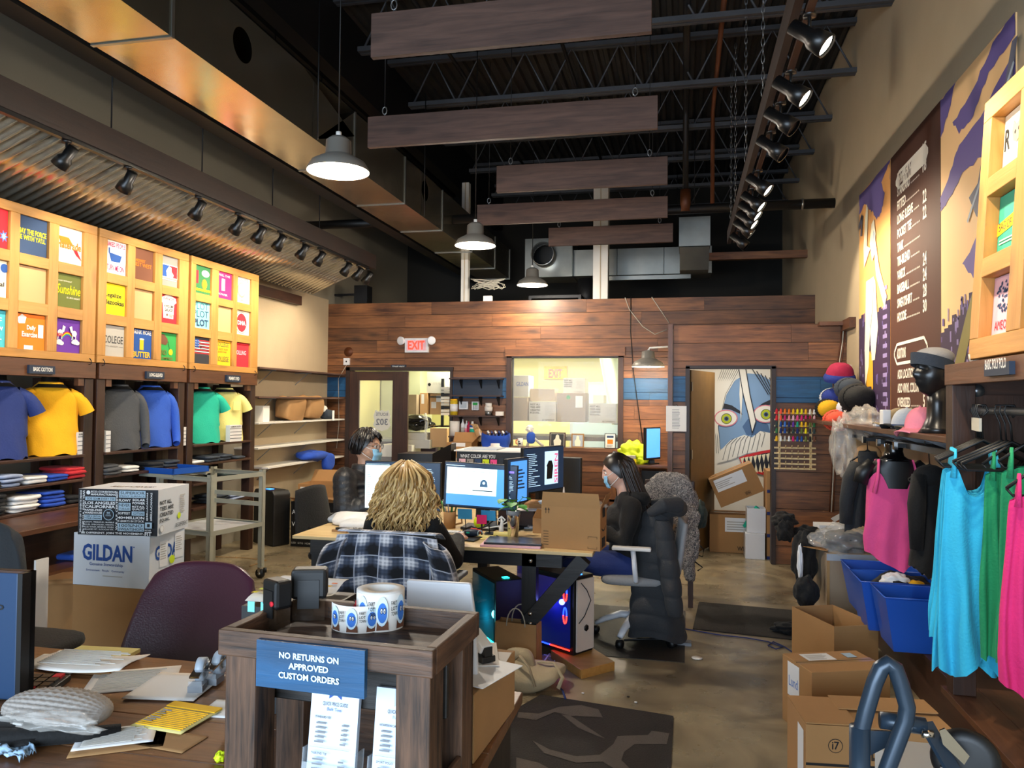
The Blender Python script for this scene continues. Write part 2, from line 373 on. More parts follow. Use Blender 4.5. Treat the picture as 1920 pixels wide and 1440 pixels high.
# rooms behind
struct(MB().box(XL,-.14,13.3,13.4,0,3.0,'wall_yellow').box(XL,XL+.02,YB+.13,13.3,0,3,'wall_yellow').box(-.16,-.10,YB+.13,13.3,0,3,'wall_yellow'),'wall_workroom')
struct(MB().box(XL,XR,YB+.13,13.4,2.62,2.7,'white_paint'),'ceiling_workroom')
struct(MB().box(-.08,XR,10.16,10.26,0,2.44,'wall_beige'),'wall_store_far')
struct(MB().box(-5.05,-5.03,8.2,YB,0,3.1,'wall_beige'),'wall_left_panel')
# back-left wall lining above the wire shelves is lighter
# ================================================================ CEILING STEEL
def joist(y,x0,x1,z0,z1,lab):
    r = thing('ceiling_joist',lab,'roof joist',((x0+x1)/2,y,z0),0,'open web steel joists under the roof deck')
    for nm,z,a,c in (('bottom_chord',z0,x0+.25,x1),('top_chord',z1,x0,x1)):
        q = MB(); q.box(a,c,y-.05,y-.008,z,z+.045,'joist'); q.box(a,c,y+.008,y+.05,z,z+.045,'joist'); q.build(nm,r)
    k = int((x1-x0-.3)/.5); q = MB(); w_ = (x1-x0-.3)/k
    for i in range(k):
        a = x0+.28+i*w_; q.tube([(a,y,z0+.02),(a+w_/2,y,z1+.02),(a+w_,y,z0+.02)],.012,'joist',6)
    q.build('web',r)
ords = ['nearest','second nearest','third nearest','fourth nearest','fifth nearest','sixth nearest','farthest']
for i,y in enumerate((6.6,7.95,9.2,10.4,11.7,12.9)):
    joist(y,-3.2,XR-.0,4.87,5.36,f'dark grey open web steel roof joist, {ords[i]} from the shop front')
solo(MB().box(-3.35,-3.2,-1,13.5,4.75,5.4,'dark_steel'),'steel_girder','black steel girder running the length of the room above the duct','girder')
for i,(x,z) in enumerate(((-2.35,5.2),(-1.2,5.25),(.9,5.2))):
    solo(MB().cyl((x,4,z),(x,13,z),.02,'dark_steel'),'conduit_pipe',f'thin dark conduit running lengthwise through the joists, {["left", "middle", "right"][i]} one','pipe')
# black steel angle left of duct
XA = -3.5
solo(MB().box(-3.62,-3.46,1.5,13.4,3.73,3.98,'black'),'steel_beam','black steel beam running along the left edge of the metal duct','beam')
# ---- main duct
dz0,dz1 = 3.65,4.13; dxl,dxr = -3.28,-2.77
r = thing('air_duct','long galvanised rectangular air duct with round side outlets along the left','air duct',(dxl,1,dz0))
ys = [1.2,3.7,6.12,7.35,8.6,9.9,11.2,12.2]
holes = [PX(455,85,dxr),PX(797,358,dxr)]
def hole_wall(q,x,y0,y1,z0,z1,cy,cz,R_,mt):
    n = 24; rim = []; out = []
    for i in range(n):
        t_ = 2*pi*i/n; c_,s__ = math.cos(t_),math.sin(t_); rim.append((x,cy+R_*c_,cz+R_*s__))
        k_ = min(((y1-cy) if c_ > 0 else (cy-y0))/max(abs(c_),1e-6),((z1-cz) if s__ > 0 else (cz-z0))/max(abs(s__),1e-6)); out.append((x,cy+k_*c_,cz+k_*s__))
    q.add(rim+out,[(i,(i+1) % n,n+(i+1) % n,n+i) for i in range(n)],mt)
    q.add([(x,y1,z1),(x,y1,z0),(x,y0,z0),(x,y0,z1)],[],mt)
    for cy_,cz_ in ((y1,z1),(y1,z0),(y0,z0),(y0,z1)):
        a = sorted(range(n),key=lambda i: (out[i][1]-cy_)**2+(out[i][2]-cz_)**2)[:2]
        q.add([out[a[0]],out[a[1]],(x,cy_,cz_)],[(0,1,2)],mt)
    return q
for a,c in zip(ys,ys[1:]):
    q = MB(); a2 = a+.004
    q.add([(dxl,a2,dz0),(dxr,a2,dz0),(dxr,c,dz0),(dxl,c,dz0)],[(0,3,2,1)],'duct')
    q.add([(dxl,a2,dz0),(dxl,a2,dz1),(dxl,c,dz1),(dxl,c,dz0)],[(0,1,2,3)],'duct')
    q.add([(dxl,a2,dz1),(dxr,a2,dz1),(dxr,c,dz1),(dxl,c,dz1)],[(0,1,2,3)],'duct')
    hh = [h for h in holes if a < h.y < c]
    if hh: hole_wall(q,dxr,a2,c,dz0,dz1,hh[0].y,hh[0].z,.11,'duct')
    else: q.add([(dxr,a2,dz0),(dxr,c,dz0),(dxr,c,dz1),(dxr,a2,dz1)],[(0,1,2,3)],'duct')
    q.build('duct_section',r)
    MB().box(dxl-.006,dxr+.006,c-.012,c+.012,dz0-.008,dz0-.001,'galv').box(dxr+.001,dxr+.008,c-.012,c+.012,dz0,dz1,'galv').build('seam_flange',r)
MB().box(dxl,dxr,12.19,12.2,dz0,dz1,'duct').build('end_cap',r)
for i,(px,py) in enumerate(((541,0),(765,300))):
    p = PX(px,py+90,dxr); q = MB()
    y = [5.4,7.9][i]; q.cyl((dxr+.02,y,dz0),(dxr+.02,y,5.0),.006,'dark_steel',n=6); q.build('hanger_rod',r)
# ---- sprinkler pipes
p = PX(1560,382,XR)
q = MB(); q.cyl((XL,9.02,3.88),(-3.3,9.02,3.88),.055,'black'); q.cyl((-2.76,9.02,3.88),(XR,9.02,3.88),.055,'black')
q.cyl((1.28,9.02,3.88),(1.30,9.02,3.88),.065,'galv'); solo(q,'sprinkler_main','black sprinkler main pipe crossing the whole room under the joists','pipe')
mat('rust_pipe','5c3016',.5,.3)
q = MB(); q.tube([(.02,4.5,5.05),(.02,8.9,5.05),(.02,9.0,4.95),(.02,9.0,3.95)],.035,'dark_steel',10); q.cyl((.02,9.0,3.85),(.02,9.0,4.1),.06,'rust_pipe')
solo(q,'sprinkler_branch','dark sprinkler branch pipe dropping onto the main pipe with a rusty coupling','pipe')
q = MB(); q.tube([(.32,4.5,5.0),(.32,9.0,5.0),(.32,9.02,3.9)],.024,'rust_pipe',10); solo(q,'copper_pipe','thin rust coloured pipe right of the dark sprinkler branch pipe','pipe')
# ---- columns
def column(px,pyb,w_,lab,top=4.9):
    c = PY(px,pyb,YB+.18); q = MB(); q.box(c.x-w_/2,c.x+w_/2,YB+.14,YB+.14+w_,2.7,top,'white_paint'); q.box(c.x-.006,c.x+.006,YB+.134,YB+.14,2.7,top,'wall_beige')
    solo(q,'steel_column',lab,'column')
column(1126,540,.2,'wide cream painted column rising behind the timber partition')
column(872,540,.1,'narrow cream painted column left of the wide column',4.75)
# ---- rooftop unit duct pieces at the back
r = thing('ventilation_box','galvanised ventilation box with a large round opening facing the room','ventilation unit',(-1.2,11.3,3.4))
p0 = PY(985,520,11.3); p1 = PY(1072,445,11.3)
q = MB(); hole_wall(q,0,0,0,0,0,0,0,0,'galv') if 0 else None
cy,cz = PY(1022,481,11.3).x,PY(1022,481,11.3).z
q2 = MB(Matrix(((0,1,0,0),(1,0,0,11.3),(0,0,1,0),(0,0,0,1)))); hole_wall(q2,0,p0.x,p1.x,p0.z,p1.z,cy,cz,.175,'galv'); q2.build('front_plate',r)
MB().lathe([(.175,0),(.175,.22),(.16,.22)],(cy,11.3,cz),'galv',28,(0,-1,0)).build('round_collar',r)
q = MB(); q.box(p0.x,p1.x,11.31,11.9,p0.z-.002,p0.z,'galv').box(p1.x,p1.x+.01,11.31,11.9,p0.z,p1.z,'galv').box(p0.x-.01,p0.x,11.31,11.9,p0.z,p1.z,'galv'); q.box(p0.x,p1.x,11.9,11.92,p0.z,p1.z,'black'); q.build('housing',r)
a,c = PY(1072,519,11.5),PY(1335,462,11.5)
r = thing('cross_duct','galvanised duct running across the room behind the hanging boards','air duct',((a.x+c.x)/2,11.6,a.z))
for i in range(3):
    q = MB(); w_ = (c.x-a.x)/3; q.box(a.x+i*w_+.004,a.x+(i+1)*w_-.004,11.45,11.95,a.z,c.z,'galv'); q.build('duct_section',r)
for x_ in (a.x+.5,c.x-.5): MB().cyl((x_,11.7,c.z),(x_,11.7,5.44),.006,'dark_steel',n=6).build('hanger_rod',r)
MB().box(a.x+.4,c.x-.3,11.42,11.48,a.z-.08,a.z-.02,'galv').build('support_channel',r)
a,c = PY(1273,462,9.6),PY(1332,405,9.6)
r = thing('duct_elbow','square galvanised duct drop with an elbow right of the hanging boards','air duct',((a.x+c.x)/2,9.8,a.z))
q = MB(); q.box(a.x,c.x,9.6,10.1,a.z,c.z,'galv'); q.build('box_section',r); MB().cyl(((a.x+c.x)/2,9.85,c.z),((a.x+c.x)/2,9.85,5.44),.006,'dark_steel',n=6).build('hanger_rod',r)
d_ = PY(1322,507,9.9).z; q = MB(); q.prism([(a.x+.01,9.6,a.z-.01),(a.x+.01,10.1,a.z-.01),(a.x+.01,10.15,d_),(a.x+.01,9.85,d_)],(c.x-a.x-.02,0,0),'galv'); q.build('elbow_section',r)
# dark clutter behind the parapet
q = MB(); c = PY(1100,530,11.2); q.cyl((c.x,11.2,2.9),(c.x,11.2,3.45),.13,'dark_steel'); solo(q,'tank','dark cylinder standing on top of the workroom ceiling','tank')
q = MB(); q.box(-2.2,-1.35,10.7,11.3,2.95,3.05,'galv').box(-2.15,-1.4,10.72,11.2,3.12,3.16,'dark_steel').box(-2.15,-2.11,10.72,10.8,3.05,3.12,'dark_steel').box(-1.44,-1.4,10.72,10.8,3.05,3.12,'dark_steel'); solo(q,'roof_rack','galvanised rack lying on the workroom roof under the far pendant lamp','rack')
q = MB(); a = PY(1325,482,10.9); q.box(a.x,XR,10.9,10.99,a.z-.04,a.z+.06,'plank_x'); solo(q,'timber_rail','orange brown timber rail under the ceiling at the far right','rail')
q = MB(); c = PY(915,545,YB+.05)
for k in range(9):
    ph = random.random()*6; rr = random.uniform(.06,.2); q.tube([(c.x+rr*math.cos(t_/12*2*pi+ph)*1.3+random.uniform(-.01,.01),YB+.05+random.uniform(0,.06),c.z+.02+rr*.8*abs(math.sin(t_/12*pi+ph))) for t_ in range(13)],.006,'rope',5)
q.box(c.x-.07,c.x+.05,YB+.06,YB+.12,3.03,3.12,'white'); solo(q,'cable_tangle','tangle of loose pale cables on top of the timber partition','cable')
q = MB(); pts = [(1172,558),(1180,580),(1205,612),(1228,627),(1250,618)]; q.tube([PY(a,b_,YB-.02) for a,b_ in pts],.006,'rope',5); q.tube([PY(a,b_,YB-.02) for a,b_ in ((1222,557),(1255,606))],.006,'rope',5)
solo(q,'lamp_cable','thin pale cable looping down the partition to the wall lamp','cable')
q = MB(); pts = [(1183,556),(1182,620),(1188,700),(1196,760),(1206,835)]; q.tube([PY(a,b_,YB-.02) for a,b_ in pts],.006,'black',5)
solo(q,'power_cable','thin black cable hanging down the partition right of the window','cable')
q = MB()
for k,dx_ in enumerate((0,.02,.035)): q.tube([PY(a,b_,YD-.02)+Vector((dx_,0,0)) for a,b_ in ((1578,612),(1576,640),(1570,680),(1562,720),(1562,800),(1558,900),(1555,960))],.006,('rust_pipe','rope','rust_pipe')[k],5)
solo(q,'cable_bundle','red and pale cables running down the end of the store room wall','cable')
# small speaker on the left wall
q = MB(); c = PX(681,552,-4.6); q.box(c.x-.1,c.x+.1,c.y-.1,c.y+.1,c.z-.14,c.z+.12,'black'); q.box(c.x+.1,c.x+.102,c.y-.08,c.y+.08,c.z-.12,c.z+.1,'dark_steel'); q.bar((c.x-.1,c.y,c.z),(XL,c.y,c.z),.03,.03,'black')
solo(q,'loudspeaker','small black loudspeaker on the upper left wall','speaker',bevel=.01)
# ================================================================ HANGING BOARDS
bd = [((697,110),(1222,62),28,'nearest'),((692,279),(1233,241),222,'second nearest'),((928,358),(1252,350),308,'middle'),((893,421),(1252,410),383,'second farthest'),((1028,461),(1262,455),427,'farthest, shortest looking')]
for (l,r_,tp,w_) in bd:
    a = PZ(*l,3.6); c = PZ(*r_,3.6); y = (a.y+c.y)/2; t0 = PY(l[0],tp,a.y).z
    r = thing('hanging_board',f'reddish brown hanging timber board, {w_} of the five','hanging board',((a.x+c.x)/2,y,3.6),0,'timber boards hung below the roof')
    MB().box(a.x,c.x,y-.02,y+.02,3.6,t0,'grey_wood_x').build('board',r,bevel=.003)
    for x in (a.x+.13,c.x-.16):
        MB().tube([(x+.018*math.cos(k*pi/4),y,t0+.045+.03*math.sin(k*pi/4)) for k in range(8)],.005,'steel',6,closed=True).cyl((x,y,t0-.01),(x,y,t0+.02),.005,'steel',n=6).build('eye_hook',r)
        MB().cyl((x,y,t0+.07),(x,y,5.44),.0035,'dark_steel',n=5).build('suspension_wire',r)
# ================================================================ PENDANTS
mat('shade_grey','8c8880',.45,.3)
def pendant(x,y,z,lab,R_=.2,wire=5.44,pw=75):
    r = thing('pendant_lamp',lab,'lamp',(x,y,z),0,'pendant lamps over the desks')
    MB().lathe([(R_,0),(R_*1.0,.012),(R_*.86,.06),(R_*.5,.1),(R_*.42,.11),(R_*.40,.2),(R_*.25,.225),(.0,.23)],(x,y,z),'shade_grey',32).build('shade',r)
    MB().lathe([(R_*.985,.003),(R_*.84,.055),(R_*.4,.095),(0,.1)],(x,y,z),'shade_in',32).build('reflector',r)
    MB().ell((x,y,z+.035),(.05,.05,.045),'bulb').build('bulb',r)
    MB().cyl((x,y,z+.23),(x,y,z+.26),.018,'white',n=10).build('cord_grip',r)
    MB().cyl((x,y,z+.26),(x,y,wire),.005,'black',n=6).build('cord',r)
    lamp('POINT',(x,y,z-.04),pw,NEUT,.09)
for px,py,d,lab in ((634,322,4.6,'nearest pendant lamp with grey metal shade, lit, in front of the duct'),(891,461,7.25,'middle pendant lamp with grey metal shade, lit'),(998,535,9.75,'farthest pendant lamp with grey metal shade, just above the partition')):
    c = PY(px,py,d/.976 if 0 else d); pendant(c.x,c.y,c.z,lab,pw=80 if d < 9 else 42)
# wall lamp
c = PY(1215,688,9.6); r = thing('wall_lamp','lit barn style lamp on an arm in front of the blue stripe','lamp',(c.x,c.y,c.z))
R_ = .2
MB().lathe([(R_,0),(R_*1.0,.012),(R_*.86,.06),(R_*.5,.1),(R_*.42,.11),(R_*.38,.19),(0,.21)],c,'shade_grey',32).build('shade',r)
MB().lathe([(R_*.985,.003),(R_*.84,.055),(R_*.4,.095),(0,.1)],c,'shade_in',32).build('reflector',r)
MB().ell((c.x,c.y,c.z+.035),(.05,.05,.045),'bulb').build('bulb',r)
MB().tube([(c.x,c.y,c.z+.2),(c.x+.02,c.y,c.z+.235),(c.x+.1,c.y,c.z+.24),(-.14,c.y,c.z+.25)],.012,'white').build('arm',r)
lamp('POINT',(c.x,c.y,c.z-.04),20,NEUT,.08)
# ================================================================ TRACK LIGHTS
mat('spot_black','0c0c0d',.35)
def spot_head(px,py,x,z,aim,lab,group,lit=True,pw=60,col=WARM,spot=75,size=.16,base=None,nm='track_light'):
    p = PX(px,py,x) if px is not None else Vector(base); p = Vector((p.x,p.y,z)); d = (Vector(aim)-p).normalized()
    r = thing(nm,lab,'spotlight',(p.x,p.y,p.z),0,group)
    c = p + Vector((0,0,-.11))
    MB().cyl(p,p+Vector((0,0,-.02)),.03,'spot_black',n=12).cyl(p,c,.008,'spot_black',n=6).build('stem',r)
    L_ = size; a = c - d*L_*.5
    MB().lathe([(0,0),(.035,.0),(.035,L_*.5),(.05,L_*.62),(.056,L_),(.05,L_)],a,'spot_black',16,d).build('lamp_housing',r)
    q = MB().lathe([(.049,L_*.93),(0,L_*.9)],a,'bulb' if lit else 'spot_black',16,d); q.build('lens',r)
    if lit: lamp('SPOT',a+d*(L_*1.02),pw,col,.045,a+d*5,spot,.6)
# left beam with its track
bx0 = -3.97
r = thing('track_beam','dark brown hanging timber beam above the corrugated awning','beam',(-3.94,6,3.34))
yE = PX(705,490,-3.9).y
MB().box(-3.97,-3.9,1.2,yE,3.35,3.53,'beam_wood_y').build('beam',r)
MB().box(-3.955,-3.915,1.2,yE-.2,3.325,3.35,'spot_black').build('light_track',r)
for px in (210,380,512,600):
    y = PX(px,200+.433*px-50,-3.93).y; MB().cyl((-3.935,y,3.53),(-3.935,y,5.3),.006,'dark_steel',n=5).build('hanger_wire',r)
hd = [125,240,372,446,487,525,568,600,650,672,690]
words = ['nearest','second','third','fourth','fifth','sixth','seventh','eighth','ninth','tenth','farthest']
GROUPL = 'black spotlights on the left timber beam'
for i,px in enumerate(hd):
    y = PX(px,215+.433*px,-3.93).y
    spot_head(None,None,0,3.325,(-5.0,y+(.3 if i else -.1),2.1),f'black track spotlight over the T-shirt panels, {words[i]} from the shop front',GROUPL,True,27 if i < 8 else 22,base=(-3.93,y,3.325),spot=88)
# lamps further along the same track, over the part of the wall nearest the shop front
for y in (2.6,3.5): lamp('SPOT',(-3.93,y,3.2),40,WARM,.045,(-5,y+.2,2.0),90,.6)
# right beam
bxr = .50; zr = 3.45; y0 = 1.5; y1 = PZ(1362,474,3.35).y
r = thing('track_beam','dark brown hanging timber beam carrying the right row of spotlights','beam',(bxr,5,zr))
MB().box(bxr-.02,bxr+.02,y0,y1,zr,zr+.14,'beam_wood_y').build('beam',r)
MB().box(bxr+.04,bxr+.075,y0,y1-.1,zr-.01,zr+.03,'dark_wood_y').build('light_track',r)
def chain(x,y,z0,z1,par):
    q = MB(); n = int((z1-z0)/.055)
    for i in range(n):
        z = z0+.055*(i+.5); a = (i % 2)
        q.tube([(x+(.011*math.cos(k*pi/3) if a else 0),y+(0 if a else .011*math.cos(k*pi/3)),z+.034*math.sin(k*pi/3)) for k in range(6)],.0035,'steel',5,closed=True)
    q.build('chain',par)
for px in (1424,1400,1377,1366): 
    py = {1424: 90,1400: 220,1377: 300,1366: 370}[px]
    y = {1424: 5.2,1400: 6.6,1377: 7.9,1366: 8.6}[px]; chain(bxr,y,zr+.15,5.3,r)
rh = [(1472,62,1),(1446,165,1),(1435,222,0),(1412,275,0),(1405,345,1),(1393,378,1),(1388,396,1),(1383,413,1),(1381,430,1),(1365,455,0)]
for i,(px,py,lit) in enumerate(rh):
    y = max(2.5,PZ(px,py-14,3.4).y)
    spot_head(None,None,0,zr,(XR,y-(.35 if i < 8 else .1),2.5),f'black track spotlight on the right beam, {words[i] if i < 9 else "farthest"} from the shop front' + ('' if lit else ', unlit'),'spotlights on the right timber beam',bool(lit),42,(1,.84,.62),84,.2,base=(bxr+.06,y,zr))
for y in (2.2,3.0): lamp('SPOT',(bxr+.1,y,zr-.1),55,WARM,.045,(XR,y+.4,2.2),84,.6)
# ================================================================ AWNING of corrugated metal over the left racks
m = bpy.data.materials.new('corrugated'); MATS['corrugated'] = m; t,b = nt(m); b.inputs['Metallic'].default_value = .75; b.inputs['Roughness'].default_value = .24
b.inputs['Base Color'].default_value = lin('a8a294')
q = MB(); a0 = PX(600,556,-4.75)
def aw(u,v):
    y = 1.0+u*8.3; k = .02*math.cos(u*8.3/.085*2*pi); return (-4.78+v*.86,y,3.05+v*.36+k)
q.grid(aw,900,1,'corrugated')
r = solo(q,'metal_awning','sloping corrugated metal awning above the wooden T-shirt panels','awning',solid=.002)
q = MB(); q.box(XL,-4.95,7.75,9.35,2.9,3.02,'dark_wood_y'); q.box(XL,-4.7,7.75,7.8,2.9,3.02,'dark_wood_y'); solo(q,'awning_rail','dark timber rail under the far end of the metal awning','rail')
# ================================================================ shared soft shapes
def sgp(v,e): return math.copysign(abs(v)**e,v)
def sq(mb,c,r,mt,e1=.4,e2=.4,R=None,nz=0,nf=6,n=20,k=12,seed=0):
    """rounded box / cushion, optionally crumpled"""
    c = Vector(c); vs = []
    for i in range(k+1):
        p = pi*i/k - pi/2
        for j in range(n):
            t = 2*pi*j/n; cp = sgp(math.cos(p),e1); v = Vector((r[0]*cp*sgp(math.cos(t),e2),r[1]*cp*sgp(math.sin(t),e2),r[2]*sgp(math.sin(p),e1)))
            if nz: v = v + (noise.noise_vector(v*nf+Vector((seed*3.7,seed*1.3,seed)))*nz)
            if R is not None: v = R @ v
            vs.append(c+v)
    return mb.add(vs,[(i*n+j,i*n+(j+1) % n,(i+1)*n+(j+1) % n,(i+1)*n+j) for i in range(k) for j in range(n)],mt,True)
def cloth(name,c,rough=.85,bump=.25,bs=90,var=.06,**k): return mat(name,c,rough,bump=bump,bscale=bs,var=var,vscale=8,sheen=.04,**k)
for nm,c in dict(tee_navy='1d2f6a',tee_yellow='f0ae08',tee_charcoal='45474a',tee_blue='2a56b8',tee_teal='14a98c',tee_cream='e2d884',tee_red='c0202a',tee_black='101114',tee_white='e4e2dd',tee_pale='8f9cb8',tee_royal='1c49b0',tee_slate='2b3440',tee_dgreen='2c3c3c',tee_green='128a58',pink='e8508f',hot_pink='d8256f',aqua='2fb2d6',grey_knit='8f8d8c',dark_jacket='232629',puffer='2b2d30').items(): cloth(nm,c)
cloth('black_cloth','070708'); cloth('purple_cloth','4b1d7a')
# ================================================================ LEFT RACKS
RF = -4.6
def rack(y0,y1,lab,zb=0):
    r = thing('display_rack',lab,'shelf',(-4.8,(y0+y1)/2,0),0,'dark wooden T-shirt racks')
    MB().box(RF-.04,RF,y0,y1,1.80,1.925,'walnut_y').build('header_board',r,bevel=.003)
    for y in (y0+.045,y1-.045): MB().box(RF-.12,RF-.02,y-.045,y+.045,0,1.80,'dark_wood_z').build('post',r,bevel=.003)
    for y in (y0+.045,y1-.13):
        MB().box(XL+.02,XL+.10,y-.045,y+.045,0,1.80,'dark_wood_z').build('back_post',r)
    for y in (y0+.01,y1-.05): MB().box(XL+.02,RF-.04,y,y+.04,1.68,1.78,'dark_wood_x').build('side_rail',r)
    for y in (y0+.10,y1-.16): MB().box(RF-.06,RF-.02,y,y+.06,1.74,1.80,'walnut_z').build('corner_block',r)
    for z in (1.20,1.01,.82):
        q = MB(); q.box(XL+.12,RF-.12,y0,y1,z-.022,z,'dark_wood_y'); q.box(RF-.12,RF,y0+.09,y1-.09,z-.022,z,'dark_wood_y'); q.build('shelf',r,bevel=.004)
    q = MB().box(XL+.12,RF-.12,y0,y1,.56,.582,'dark_wood_y').box(RF-.12,RF,y0+.09,y1-.09,.56,.582,'dark_wood_y'); q.build('shelf',r)
    return r
rack(4.0,5.30,'dark stained wooden T-shirt rack nearest the shop front, under the cotton sign')
rack(5.34,6.46,'dark stained wooden T-shirt rack in the middle, under the long-sleeve sign')
rack(6.51,7.70,'dark stained wooden T-shirt rack farthest from the shop front, beside the open shelves')
def rsign(px0,py0,px1,py1,txt,name='header_sign'):
    a = PX(px0,py0,RF+.02); c = PX(px1,py1,RF+.02); q = MB(); q.box(RF+.002,RF+.022,a.y,c.y,c.z,a.z,'navy')
    s = Surf(q,(RF+.022,a.y,c.z),(0,1,0),(0,0,1),c.y-a.y,a.z-c.z); s.text(txt,.14,.28,.88,.78,'white',.02)
    solo(q,name,f'small navy sign with white letters reading {txt}','sign','navy signs on the rack headers')
rsign(55,684,103,702,'BASIC COTTON'); rsign(275,696,308,711,'LONG-SLEEVED'); rsign(425,703,451,717,'PIGMENT DYED')
# wooden ledge projecting from the first rack
r = thing('display_ledge','orange brown wooden ledge table in front of the first rack','table',(-4.2,4.6,0))
MB().box(RF+.01,-4.06,2.9,5.3,.765,.80,'walnut_y').build('top',r,bevel=.003)
MB().box(RF+.01,-4.12,2.9,5.28,.44,.475,'walnut_y').build('lower_shelf',r)
for y in (2.95,5.2): MB().box(-4.2,-4.13,y,y+.07,0,.765,'dark_wood_z').build('leg',r); MB().box(RF+.02,RF+.08,y,y+.07,0,.765,'dark_wood_z').build('leg',r)
MB().box(RF+.012,RF+.03,2.9,5.3,.475,.765,'dark_wood_y').build('back_panel',r)
# ---- shirts on half-torso forms
def shirt_form(py,px,z0,h,mt,lab,sleeve='short',yaw=66,wd=.235,x=-4.76,sag=0,pocket=False,base=None):
    c = Vector((x,PX(px,py,x).y,z0)) if base is None else Vector(base)
    T = loc4(c.x,c.y,c.z,math.radians(yaw))
    rn = 'long_sleeve_shirt' if sleeve == 'long' else 't_shirt'
    r = thing(rn,lab,'shirt',tuple(c),math.radians(yaw),'shirts displayed on torso forms')
    sd = random.random()*50
    def f(u,v):
        t = 2*pi*u; w = wd*.9*(1+.04*math.cos(v*6)) if v < .70 else wd*.9*(1-((v-.70)/.30)**1.45*.62)
        w *= (.93 if v < .3 else 1); d = .10*(1-.25*v) if v < .8 else .08*(1-((v-.8)/.2)**2*.35)
        fold = 1+.05*math.sin(9*t+3*math.sin(v*4+sd))*(1-v)**.7*(.6+.4*math.sin(3*t+sd))
        zz = v*h + .012*noise.noise(Vector((t,v*3,sd))); low = .012*math.sin(7*t+sd)*(1-v)**6
        return (w*fold*sgp(math.cos(t),.75),d*fold*sgp(math.sin(t),.8)+.012*math.sin(v*5+t),zz*(1-.05*max(0,abs(math.cos(t))-.55)*(v > .75))+low+.003)
    MB(T).grid(f,48,26,mt,cu=True).lathe([(.088,h-.012),(.083,h+.004),(.076,h+.002)],(0,-.0,0),mt,20).build('body',r)
    for s in (-1,1):
        if sleeve == 'short':
            pts = [(s*(wd-.11),0,h*.87),(s*(wd-.045),.0,h*.80),(s*(wd+.0),-.01,h*.69),(s*(wd+.03),-.015,h*.58)]; rr = [.05,.07,.072,.074]
        else:
            pts = [(s*(wd-.11),0,h*.87),(s*(wd-.05),.0,h*.80),(s*(wd-.01),-.02,h*.6),(s*(wd-.01),-.035,h*.35),(s*(wd-.01),-.07,h*.12),(s*(wd-.03),-.10,.03)]; rr = [.05,.065,.058,.05,.046,.038]
        MB(T).tube(pts,rr,mt,14,cap=False,flat=.8).build('sleeve',r,sub=1)
    if pocket: MB(T).box(.03,.12,-.116,-.106,h*.58,h*.75,mt).build('chest_pocket',r,bevel=.002)
    fo = MB(T).lathe([(.12,h*.93),(.082,h*.985),(.062,h+.01),(.058,h+.06),(.05,h+.065),(0,h+.066)],(0,0,0),'black',20)
    fo.ell((0,0,h*.6),(wd*.8,.07,h*.38),'black')
    solo(fo,'torso_form','black torso form inside the ' + lab.split(',')[0],'mannequin','torso forms on the racks')
shirt_form(770,18,1.2,.56,'tee_navy','navy blue T-shirt at the left edge of the first rack, on a torso form',base=(-4.76,4.54,1.2))
shirt_form(770,107,1.2,.56,'tee_yellow','bright yellow T-shirt, on a torso form in the first rack',base=(-4.76,5.02,1.2))
shirt_form(770,238,1.2,.56,'tee_charcoal','charcoal long-sleeved shirt, on a torso form in the middle rack','long',base=(-4.76,5.74,1.2))
shirt_form(770,305,1.2,.56,'tee_blue','royal blue long-sleeved shirt, on a torso form in the middle rack','long',base=(-4.76,6.16,1.2))
shirt_form(770,398,1.2,.56,'tee_teal','teal T-shirt, on a torso form in the farthest rack',base=(-4.76,6.92,1.2))
shirt_form(770,452,1.2,.56,'tee_cream','pale yellow pocket T-shirt, on a torso form in the farthest rack',pocket=True,base=(-4.76,7.33,1.2))
# ---- price blocks
mat('price_white','d8d6d4',.6)
def price_block(px0,px1,pyb,pyt,lab,x=-4.63,head=None):
    a = PX(px0,pyb,x); c = PX(px1,pyb,x); z1 = PX((px0+px1)/2,pyt,x).z; q = MB(); z0 = 1.2
    q.box(x-.05,x,a.y,c.y,z0,z1,'price_white'); s = Surf(q,(x,a.y,z0),(0,1,0),(0,0,1),c.y-a.y,z1-z0)
    for i in range(4): s.rect(0,.18+.2*i,1,.2+.2*i+.005,'tee_slate'); s.k -= 1
    if head: s.text(head,.08,.86,.9,.95,'ink')
    solo(q,'price_block',lab,'sign','white size and price blocks beside the shirts')
price_block(145,169,848,810,'white lined size block beside the yellow T-shirt',head='GILDAN'); price_block(198,207,846,808,'white lined size block beside the charcoal long-sleeved shirt')
price_block(335,352,834,801,'white lined size block beside the blue long-sleeved shirt'); price_block(431,453,826,797,'white lined size block in front of the pale yellow pocket shirt',x=-4.6,head='COMFORT COLORS')
# ---- folded clothes on the shelves
def folded(x,y,z,w,d,h,mt,lab,rz=0,grp='folded shirts on the left racks',name='folded_shirt',nz=.012):
    q = MB(loc4(x,y,z+h/2,rz)); sq(q,(0,0,0),(w/2,d/2,h/2),mt,.45,.3,nz=nz,nf=9,seed=random.random()*40,n=24,k=8)
    q.box(-w*.46,w*.46,-d*.40,d*.46,-h*.1,-h*.02,mt)
    return solo(q,name,lab,'clothes',grp)
def shelf_pile(spec,z,x=-4.74):
    for py_,mt,n,lab,d in spec:
        zz = z
        for i in range(n):
            pos = ['lowest','second lowest','third lowest','fourth lowest','fifth lowest','top one'][i if i < n-1 or n == 1 else 5] if n > 1 else 'only one'
            h = random.uniform(.024,.034); folded(x+random.uniform(-.015,.015),py_+random.uniform(-.01,.01),zz,.28,d,h,mt,f'{lab}, {pos}',nz=.008); zz += h*.98
sh3 = 1.012; sh4 = .822
